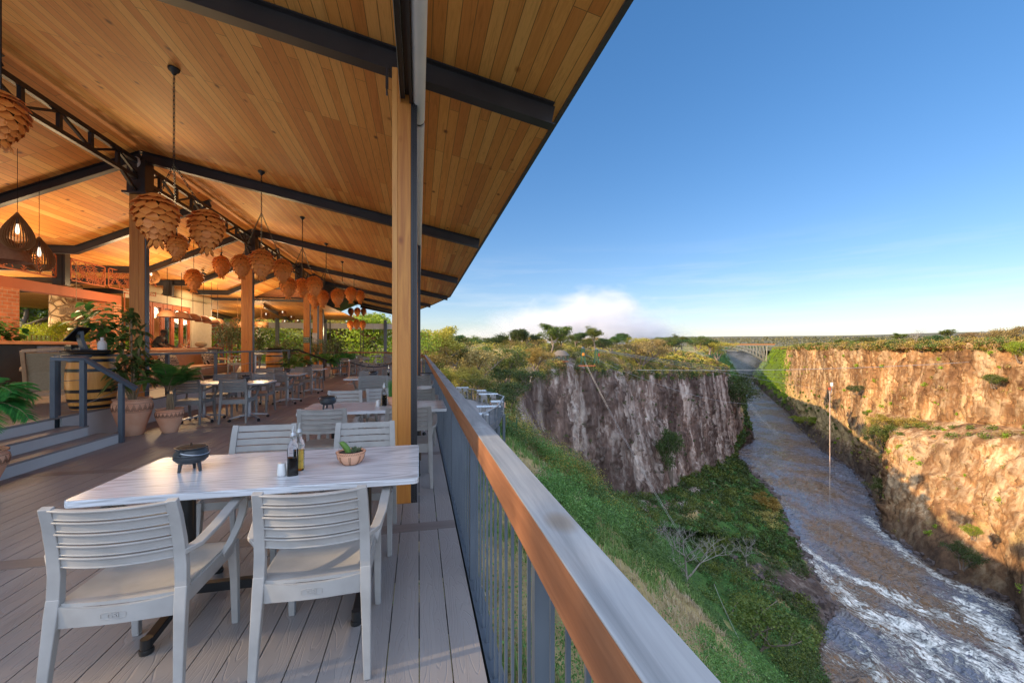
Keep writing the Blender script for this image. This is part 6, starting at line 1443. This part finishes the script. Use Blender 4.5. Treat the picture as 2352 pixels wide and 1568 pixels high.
# individual trees on the right plateau rim and ledges
RT = [(2108,752,790,300,'bare_tree',0,'t_green','large leafless tree standing highest on the right skyline',1.2),(2065,765,788,320,'acacia_tree',0,'t_green','flat topped green tree left of the tall leafless one',1.3),(2190,756,782,290,'acacia_tree',1,'t_green','broad green tree on the right skyline, middle',1.4),(2285,752,795,240,'bare_tree',1,'t_green','pale leafless tree near the right frame edge skyline',1.3),
      (2330,752,792,230,'bushy_tree',0,'t_olive','olive thorn tree at the far right of the skyline',1.6),(2235,764,786,300,'bushy_tree',1,'t_olive','olive bush between the two bare skyline trees',1.8),(2150,770,792,280,'bushy_tree',0,'t_dark','dark bush beside the tall leafless tree',1.5),(1990,775,796,380,'bushy_tree',1,'t_green','green bush on the right rim, left part',1.8),(1940,778,798,420,'acacia_tree',1,'t_green','small flat tree on the right rim beyond the rope trolley',1.5),(2030,772,797,340,'bare_tree',1,'t_green','thin bare tree on the right rim',1.2),
      (2283,860,888,215,'bushy_tree',1,'t_green','round green bush growing out of the upper right cliff',1.3),(2280,978,1004,215,'bushy_tree',0,'t_bright','bright green bush with pale stem on the right ledge',1.1),(2120,1038,1060,240,'bushy_tree',1,'t_dark','small dark bush clinging to the pale lower cliff',1.3),(2340,990,1030,190,'bushy_tree',1,'t_olive','olive bush at the right end of the ledge',1.4),
      (2020,1100,1142,256,'bushy_tree',0,'t_green','grey green tree at the foot of the lit buttress beside the water',1.2),(2030,975,1040,262,'bushy_tree',1,'t_green','dark green tree column down the buttress corner',.9),(2060,958,998,262,'bushy_tree',0,'t_yellow','yellow green bush on the ledge above the buttress corner',1.7),(2110,965,1000,258,'bushy_tree',1,'t_olive','olive bush on the ledge right of the buttress corner',1.7),(2170,985,1015,240,'bushy_tree',0,'t_green','green bush in the middle of the ledge',1.7),
      (1850,955,978,480,'bushy_tree',0,'t_bright','bright green bush low on the far right bank',1.6),(2235,1208,1236,168,'bushy_tree',1,'t_bright','lime bush catching the last sun above the shadow line',1.0),(2210,1255,1305,172,'bushy_tree',0,'t_dark','dark shaded bush on the lower right slope',1.0),(1965,885,905,330,'bushy_tree',1,'t_dark','dark bush halfway up the far orange cliff',1.2),(2350,785,830,205,'bushy_tree',1,'t_bright','bright bush at the rim on the right frame edge',1.2)]
for (px,yt,yb,d,k,v,mt,lab,w) in RT: ptree(px,yt,yb,d,k,v,mt,lab,group='trees and bushes of the right bank',w=w,sink=.8)
LT_ = [(1575,1190,1352,50,'bare_tree',0,'t_green','big pale leafless tree rising from the near slope',1.15),(1520,1185,1260,62,'bare_tree',1,'t_green','smaller leafless tree left of the big pale one',1.2),(1712,1395,1520,76,'bushy_tree',0,'t_green','large round green tree low on the slope above the rocks',1.25),(1780,1138,1205,232,'acacia_tree',1,'t_yellow','yellow green tree leaning over the left bank of the river',1.1),
       (1715,1225,1290,125,'bare_tree',0,'t_green','small white dead tree on the green spur',1.0),(1655,1450,1590,40,'bare_tree',1,'t_green','leafless saplings at the bottom edge beside the rocks',.7),(1745,1180,1225,215,'bushy_tree',1,'t_olive','olive tree on the spur above the river',1.5),(1545,985,1110,196,'bushy_tree',0,'t_dark','green creeper column hanging down the shaded cliff',.42),(1690,865,960,395,'bushy_tree',1,'t_dark','dark bush mass on the shaded cliff corner',.8)]
for (px,yt,yb,d,k,v,mt,lab,w) in LT_: ptree(px,yt,yb,d,k,v,mt,lab,group='trees of the shaded left bank',w=w,sink=.8)
# ---------------------------------------------------------------- near slope: grass and shrubs
def grassobj(name, mat, P, h0, h1, w, seed, lean=.5, per=7):
    g = np.random.RandomState(seed); P = np.repeat(P,per,0)+g.normal(size=(len(P)*per,3))*np.array([.16,.16,.01]); n = len(P); h = g.uniform(h0,h1,n); az = g.uniform(0,6.283,n); r, d = rd(P); dist = np.hypot(r,d)
    D = np.stack([np.cos(az),np.sin(az),0*az],1); S = np.stack([-np.sin(az),np.cos(az),0*az],1)*(w*np.clip(dist/14,.7,2.6))[:,None]; up = np.array([[0,0,1.0]])
    l = lean*g.random(n)*h; a = P-S; b_ = P+S; c = P+up*(h*.62)[:,None]+D*(l*.35)[:,None]+S*.8; e_ = P+up*(h*.62)[:,None]+D*(l*.35)[:,None]-S*.8; f_ = P+up*(h*.9)[:,None]+D*l[:,None]+S*.15; g2 = P+up*(h*.9)[:,None]+D*l[:,None]-S*.15
    V = np.stack([a,b_,c,e_,f_,g2],1).reshape(-1,3); i = np.arange(n)[:,None]*6; F = np.concatenate([i+np.array([[0,1,2,3]]), i+np.array([[3,2,4,5]])],0)
    o = mkobj(name, npmesh(name,V,F), MT[mat]); tag(o, kind='stuff'); return o
MT['t_slope'] = leafmat('slope_bush_leaf', (.07,.16,.035), (.19,.31,.075), .35, .7)
MT['grass'] = leafmat('green_grass', (.085,.17,.035), (.24,.33,.09), .4, .9)
MT['straw'] = leafmat('straw_grass', (.38,.30,.16), (.58,.48,.30), .3, .9)
nearc = lambda p,q,r,d: (d<60)&(d>1.5)&(p[:,0]>.35)&(r<1.2*d+4)
def patch(p, s, th): return fbm(p[:,0]*s,p[:,1]*s,p[:,2]*s*0+3,3) > th
Pg = area_sel(PL_,QL_,jl[3]-1,jl[5]-48,42000,81,nearc); k = patch(Pg,.22,-.22)
grassobj('grass','grass',Pg[k],.22,.80,.014,82,.9,8); grassobj('dry_grass','straw',Pg[~k],.2,.7,.011,83,1.0,6)
_r, _d = rd(PL_[:,jl[4]]); iN = int(np.argmax(_d > 62))
Ps = area_sel(PL_,QL_,jl[3]-1,jl[5]-50,1100,84,nearc,0,iN); Ps = Ps[patch(Ps,.15,.12)][:300]; scrub('slope_bushes','t_slope',Ps,.5,1.7,.6,700,1.15,84,.8,650); 
Ps = area_sel(PL_,QL_,jl[3]-1,jl[5]-46,700,85,nearc,0,iN); Ps = Ps[patch(Ps,.2,.15)][:150]; scrub('slope_bushes','t_cool',Ps,.6,2.0,.6,800,1.2,85,.8,700)
# rocks by the water
def rockmesh(P, s0, s1, seed):
    g = random.Random(seed); m = MB()
    for p in P:
        s = g.uniform(s0,s1)*(1 if g.random() < .9 else 1.8); pts = []
        M_ = Matrix.Translation(Vector(p)) @ Matrix.Rotation(g.uniform(0,6),4,'Z') @ Matrix.Rotation(g.uniform(-.6,.6),4,'X')
        a, b_, c = s*g.uniform(.6,1.3), s*g.uniform(.5,1), s*g.uniform(.3,.7); j = lambda: g.uniform(.55,1.0)
        V = [(-a*j(),-b_*j(),-c),(a*j(),-b_*j(),-c),(a*j(),b_*j(),-c),(-a*j(),b_*j(),-c),(-a*j(),-b_*j(),c*j()),(a*j(),-b_*j(),c*j()),(a*j(),b_*j(),c*j()),(-a*j(),b_*j(),c*j())]
        m.add(V,[(0,3,2,1),(4,5,6,7),(0,1,5,4),(1,2,6,5),(2,3,7,6),(3,0,4,7)],M_)
    return m
MT['boulder'] = plain('dark_basalt', (.050,.036,.034), (.13,.095,.085), .75, 0, .8, .6, .2, 3)
Pk = area_sel(PL_,QL_,jl[5]+12,jl[6]+1,1300,91,lambda p,q,r,d:(q[:,2]>.35)&(d<200)); o = rockmesh(Pk,.7,2.4,5).build('shore_rocks', MT['boulder'], None); tag(o, kind='stuff')
Pk = area_sel(PL_,QL_,jl[6]-2,jl[6]+1,700,92,lambda p,q,r,d:(d<520)); o = rockmesh(Pk,.6,1.8,6).build('shore_rocks', MT['boulder'], None); tag(o, kind='stuff')
Pk = area_sel(PR_,QR_,jr[1]-0,jr[1]+3,900,93,lambda p,q,r,d:(d<560)&(d>100)); o = rockmesh(Pk,.6,1.9,7).build('shore_rocks', MT['boulder'], None); tag(o, kind='stuff')
q = pz(1877,1540); x, y, _ = G(*q); tag(rockmesh([(x,y,WZ+.8)],1.7,1.9,8).build('river_boulder', MT['boulder'], None, bevel=.25), 'single reddish boulder standing in the water near the left shore', 'boulder')

# ---------------------------------------------------------------- lower terrace
lt = thing('lower_terrace','small lower terrace platform with railing jutting out below the main deck','platform',(0,0,0))
poly = [(-1.68,23.75),(-.9,27.3),(-.64,32.2),(-1.37,34.2),(-4.2,38.5),(-5.1,39.0),(-9,39.5),(-9.5,22.5),(-2.4,22.2)]
pw = [G(r,d)[:2] for r,d in poly]; 
MB().prism(list(reversed(pw)),-3.44,-3.40).build('floor_boards', MT['deck'], lt); MB().prism(list(reversed([(x*1.0,y*1.0) for x,y in pw])),-3.8,-3.441).build('floor_frame', MT['bluesteel'], lt)
for x,y in pw[:6]: MB().box(x-.1,x+.1,y-.1,y+.1,-9,-3.8).build('support', MT['bluesteel'], lt)
def trail():
    rt = thing('terrace_railing','grey steel railing with slim wooden cap around the lower terrace','railing'); m = MB(); cap = MB(); ps = MB()
    for (a, b_) in zip(pw[:6],pw[1:7]):
        A, B = Vector((a[0],a[1],0)), Vector((b_[0],b_[1],0)); L = (B-A).length; t_ = (B-A)/L; n = int(L/.13); cap.sweep([A+Vector((0,0,-2.42)),B+Vector((0,0,-2.42))],.09,.05,(t_.y,-t_.x,0))
        for i in range(n): c = A+t_*(i+.5)*L/n; m.box(c.x-.008,c.x+.008,c.y-.008,c.y+.008,-3.45,-2.44)
        for i in range(int(L/1.4)+1): c = A+t_*i*1.4; ps.box(c.x-.035,c.x+.035,c.y-.035,c.y+.035,-3.7,-2.44)
        ps.sweep([A+Vector((0,0,-3.34)),B+Vector((0,0,-3.34))],.04,.04,(t_.y,-t_.x,0))
    tag(m.build('balusters', MT['bluesteel'], rt), kind='stuff'); cap.build('handrail', MT['railtop'], rt); ps.build('post', MT['bluesteel'], rt)
trail()
HT = {}; ST_ = {}; SH = ['far left on the terrace','second from left on the terrace','long at the terrace back','by the terrace corner planter','long at the front rail','hidden by the handrail']
def hightable():
    t = thing('high_table','h','table'); MB().box(-.8,.8,-.35,.35,1.03,1.06).build('tabletop', MT['table'], t)
    for sx in (-1,1): MB().box(sx*.6-.03,sx*.6+.03,-.03,.03,0,1.03).box(sx*.6-.03,sx*.6+.03,-.3,.3,0,.04).build('leg', MT['silver'], t)
    return t
def stool():
    t = thing('bar_stool','s','stool'); MB().box(-.18,.18,-.18,.18,.74,.77).build('seat', MT['plastic'], t)
    MB().sweep([(0,-.17,.77),(0,-.22,1.0)],.36,.02).build('backrest', MT['plastic'], t); 
    for sx in (-1,1):
        for sy in (-1,1): MB().sweep([(sx*.16,sy*.16,.74),(sx*.21,sy*.21,0)],.03,.03).build('leg', MT['plastic'], t)
    MB().box(-.19,.19,-.2,-.18,.28,.31).box(-.19,.19,.18,.2,.28,.31).build('footrest', MT['plastic'], t)
    return t
names = ['at the far left of the lower terrace','small, left of the two back ones on the lower terrace','long, at the back of the lower terrace','by the planter at the terrace corner','long, nearest the terrace front rail','mostly hidden by the handrail on the lower terrace']
k = 0
for i,(px,py,s) in enumerate(((1062,890,.7),(1106,897,.5),(1122,905,.95),(1141,917,.55),(1122,928,1.0),(1108,945,.45))):
    d = 3.82*950/(py-796); x, y, _ = G((px-1176)/950*d,d); place(HT, hightable, (x,y,-3.4), -YAW+.15, 'high white table '+names[i], 'high tables on the lower terrace', (s,1,1 if i < 3 else .85))
    for sx, sy, a in ((-.4,-.55,0),(.35,-.6,0),(-.3,.6,180),(.4,.55,180)):
        if k >= 17: break
        k += 1; place(ST_, stool, (x+sx*s,y+sy,-3.4), R(a)-YAW, 'bar stool, %s, at the high table %s'%(('left near','right near','left far','right far')[(k-1)%4], SH[i]), 'bar stools on the lower terrace', .9 if i > 2 else 1.0)
t = thing('planter_box','terracotta trough with green plants at the lower terrace corner','planter',G(-1.15,33,-3.4)); MB().box(-.6,.6,-.18,.18,0,.4).build('trough', MT['terracotta'], t); V, F = cloud([(-.3,0,.6),(.3,0,.6)],[(.35,.2,.25)]*2,220,.05,3); mkobj('foliage', npmesh('foliage',V,F), MT['t_green'], t)
for i,(px,py,d) in enumerate(((1166,966,48),(1187,974,50),(1141,1003,44),(1151,1010,44),(1158,1003,46),(1163,1012,46))):
    x, y, z = *G((px-1176)/950*d,d)[:2], 1.45-(py-796)*d/950; tag(MB().box(x-.06,x+.06,y-.06,y+.06,z-1.2,z+.75).box(x-.09,x+.09,y-.09,y+.09,z+.751,z+.80).build('fence_post', MT['greenpaint']), 'short dark green post on the grass slope below the terrace, %s from left'%('fifth','sixth','first','second','third','fourth')[i],'post','green posts on the slope')
# ---------------------------------------------------------------- hut, gantries, cables
hx, hy, hz = G(17.6,149,-3.6); t = thing('thatched_hut','open sided thatched shelter on green poles at the cliff edge','hut',(hx,hy,hz),-YAW)
prof = [(3.15,1.75),(3.2,1.9),(2.6,2.7),(1.9,3.35),(1.2,3.72),(0.0,3.8)]
MB().lathe(prof,20,capb=False).build('thatch_roof', MT['thatch'], t, smooth=True).scale = (1,.7,1)
for a in (-2.4,-.8,.8,2.4):
    for b_ in (-1.5,1.5): MB().tube([(a,b_,-.6),(a,b_,2.1)],.10,8).build('pole', MT['greenpaint'], t)
MB().box(-3.4,2.6,-1.9,1.9,-.30,-.15).build('floor_slab', MT['redplaster'], t)
m = MB()
for k in range(7): m.box(-3.4+k*.45,-3.35+k*.45,-1.95,-1.9,-.15,.8)
m.box(-3.4,-.6,-1.96,-1.9,.8,.86); m.build('balustrade', MT['greenpaint'], t)
for i,(px,pt,pb,dd_,lab) in enumerate(((1339,800,829,150,'green steel launch gantry with an orange box at the cliff edge'),(1370,803,828,153,'second green lattice gantry with a red box holding the gorge cables'))):
    h = (pb-pt)*dd_/950.0; x, y, _ = G((px-1176)/950*dd_,dd_); z = 1.45-(pb-796)*dd_/950; t = thing('cable_gantry',lab,'gantry',(x,y,z),-YAW); m = MB()
    for sx in (-1,1):
        for sy in (-1,1): m.sweep([(sx*.75,sy*.75,-1),(sx*.42,sy*.42,h)],.14,.14)
    for q in range(5):
        z0, z1 = h*q/5, h*(q+1)/5
        for sx in (-1,1): m.sweep([(sx*.7,-.7,z0),(-sx*.55,-.6,z1)],.07,.07)
        m.box(-.7,.7,-.7,-.62,z0,z0+.08)
    m.build('frame', MT['greenpaint'], t); MB().lathe([(.5,h),(.55,h+.2),(.3,h+.5),(.0,h+.55)],12).build('pulley_head', MT['bluesteel'], t)
    MB().box(-.45 if i == 0 else .5,.45 if i == 0 else 1.1,-.9,-.3,h*.42,h*.42+1.0).build('seat_box', MT['orange'] if i == 0 else MT['redp'], t, bevel=.1)
MB_ = MB().box(-3.5,2.5,-1.2,1.2,-.35,-.1).build('launch_platform', MT['redplaster'], None); MB_.location = G(27.5,149.5,-5.2); MB_.rotation_euler = (0,0,-YAW); tag(MB_,'reddish launch platform slab at the cliff edge under the gantries','platform')
def cable(a, b_, sag, r, lab, n=24):
    A, B = Vector(G(*a)), Vector(G(*b_)); o = MB().tube(bez(A,(A+B)/2-Vector((0,0,2*sag)),B,n),r,4).build('gorge_cable', MT['cable']); tag(o,lab,'cable','cables across the gorge')
def q_(px,py,d): return ((px-1176)/950*d,d,1.45-(py-796)*d/950)
cable(q_(1339,800,150),q_(1905,898,300),0,.06,'thin upper cable running from the gantry past the shaded cliff top')
cable(q_(1370,803,153),q_(1840,872,380),1,.06,'pair of taut cables crossing above the cliff to the far bank, lower one')
cable(q_(1370,802,153),q_(1820,862,420),1,.06,'pair of taut cables crossing above the cliff to the far bank, upper one')
cable(q_(1339,812,150),q_(1835,902,400),14,.06,'sagging cable drooping across the shaded cliff face to the right bank')
cable(q_(1342,829,150),q_(1600,1290,95),2,.028,'steep twin rope dropping from the launch platform down the shaded cliff, left strand')
cable(q_(1344,829,150),q_(1604,1290,95),2,.028,'steep twin rope dropping from the launch platform down the shaded cliff, right strand')
cable(q_(1640,1340,70),q_(1775,1600,48),1,.035,'thin teal guy rope over the green spur at the bottom')
rp = q_(1906,898,160); x, y, _ = G(rp[0],rp[1]); t = thing('swing_trolley','gorge swing trolley with long striped rope hanging above the river','cable trolley',(x,y,rp[2]))
L1, L2 = (1086-898)*160/950.0, (1560-898)*160/950.0
MB().tube([(0,0,0),(0,0,-L1)],.14,8).build('bungee_rope', plain('bungee_cord',(.40,.22,.16),(.5,.42,.35),.7,0,.6), t); MB().tube([(0,0,-L1),(0,0,-L2)],.05,5).build('thin_line', MT['cable'], t)
MB().tube([(-.1,0,.6),(-.1,0,1.4)],.45,10).build('trolley', MT['redp'], t); MB().tube([(.9,0,2.0),(.9,0,3.3)],.42,10).build('pulley', MT['white'], t); MB().tube(bez((.9,0,2),(.9,0,-2.4),(0,0,0),8),.08,5).build('loop', MT['cable'], t)
cable((rp[0]-140,rp[1]+20,rp[2]+9),(rp[0]+120,rp[1]+60,rp[2]+9),3.2,.09,'faint main cable carrying the swing trolley over the river')
# ---------------------------------------------------------------- bridge
t = thing('arch_bridge','silver steel arch bridge with rusty deck spanning the gorge in the distance','bridge',(0,0,0)); BD_ = 1000.0
def bz(r): return 3.0-36*((r-498)/114.0)**2
def bx(r, dd_, z): return Vector(G(r,BD_+dd_,z))
MB().prism([G(455,BD_-6)[:2],G(632,BD_-6)[:2],G(632,BD_+6)[:2],G(455,BD_+6)[:2]],5.2,7.2).build('deck', MT['rust'], t)
MB().prism([G(455,BD_-6.1)[:2],G(632,BD_-6.1)[:2],G(632,BD_-5.7)[:2],G(455,BD_-5.7)[:2]],7.2,8.6).build('parapet', MT['rust'], t)
for dd_ in (-5,5):
    rib = MB(); rs = [458+i*7.7 for i in range(21)]
    rib.sweep([bx(r,dd_,bz(r)-1.5) for r in rs],1.8,1.6,(0,1,0)); rib.sweep([bx(r,dd_,4.4) for r in rs+[630]],1.6,1.6,(0,1,0)); rib.sweep([bx(r,dd_,min(3.2,bz(r)+4+.05*abs(r-498))) for r in rs],1.2,1.2,(0,1,0))
    rib.build('arch_rib', MT['bridge'], t); tr_ = MB()
    for i,r in enumerate(rs[:-1]):
        tr_.sweep([bx(r,dd_,bz(r)-1.5),bx(r,dd_,4.4)],.9,.9,(0,1,0)); tr_.sweep([bx(r,dd_,bz(r)-1.5) if r < 498 else bx(r,dd_,4.4),bx(rs[i+1],dd_,4.4) if r < 498 else bx(rs[i+1],dd_,bz(rs[i+1])-1.5)],.7,.7,(0,1,0))
    tr_.sweep([bx(612,dd_,-34),bx(614,dd_,4.4)],1.8,1.8,(0,1,0)); tr_.build('truss_web', MT['bridge'], t)
for (r,d,h) in ((360,2500,38),(470,2650,40)):
    tm = MB(); z0 = -12+.0275*(math.hypot(r,d)-1500)
    for s in (-1,1): tm.sweep([Vector(G(r+s*5,d,z0)),Vector(G(r,d,z0+h))],1.4,1.4,(0,1,0))
    for q in (.6,.75,.9): tm.sweep([Vector(G(r-9,d,z0+h*q)),Vector(G(r+9,d,z0+h*q))],1.0,1.0,(0,1,0))
    tag(tm.build('power_pylon', MT['bridge']), 'tiny %s power pylon on the far horizon'%('left' if r < 400 else 'right'),'pylon','distant pylons')
# ---------------------------------------------------------------- spray cloud and gorge mist
def mist(name, c, rad, dens, seed, rz=0.0, sc=2.4, th=.42):
    m = bpy.data.materials.new(name); m.use_nodes = True; t = m.node_tree; t.nodes.clear(); out = nd(t,'ShaderNodeOutputMaterial'); pv = nd(t,'ShaderNodeVolumePrincipled')
    pv.inputs['Color'].default_value = (.93,.92,.95,1); pv.inputs['Anisotropy'].default_value = .2; t.links.new(pv.outputs[0], out.inputs['Volume'])
    v = coords(t,(1,1,1),'Object',loc=(seed,0,0)); v0 = coords(t,(1,1,1)); ln = nd(t,'ShaderNodeVectorMath',operation='LENGTH'); t.links.new(v0, ln.inputs[0])
    n = noise(t, v, sc, 6, .6, .3); f_ = math_(t,'SUBTRACT', math_(t,'ADD', math_(t,'SUBTRACT',1.0,ln.outputs['Value']), math_(t,'MULTIPLY',n,1.5)), th+.25)
    f_ = math_(t,'MINIMUM', math_(t,'MAXIMUM',f_,0.0), .6); t.links.new(math_(t,'MULTIPLY',math_(t,'MULTIPLY',f_,f_),dens), pv.inputs['Density'])
    me = bpy.data.meshes.new(name); mb = MB().lathe([(math.sin(math.pi*i/10)*1.0+1e-4,-math.cos(math.pi*i/10)) for i in range(11)],20,capb=True,capt=True); me.from_pydata(mb.v,[],mb.f); me.materials.append(m)
    o = bpy.data.objects.new(name, me); COL.objects.link(o); o.location = G(*c); o.rotation_euler = (0,0,rz-YAW); o.scale = rad; tag(o, kind='stuff'); return o
mist('spray_cloud',(300,1500,75),(330,220,165),.050,1.3,R(0),3.0,.60); mist('spray_cloud',(470,1520,40),(230,140,90),.034,5.3,0,3.0,.55); mist('spray_cloud',(60,1500,60),(260,160,120),.024,11.3,0,2.6,.62); mist('spray_cloud',(-120,1500,36),(120,90,60),.016,8.3,0,3.0,.55)
mist('gorge_mist',(610,1120,-45),(75,140,52),.008,3.0)
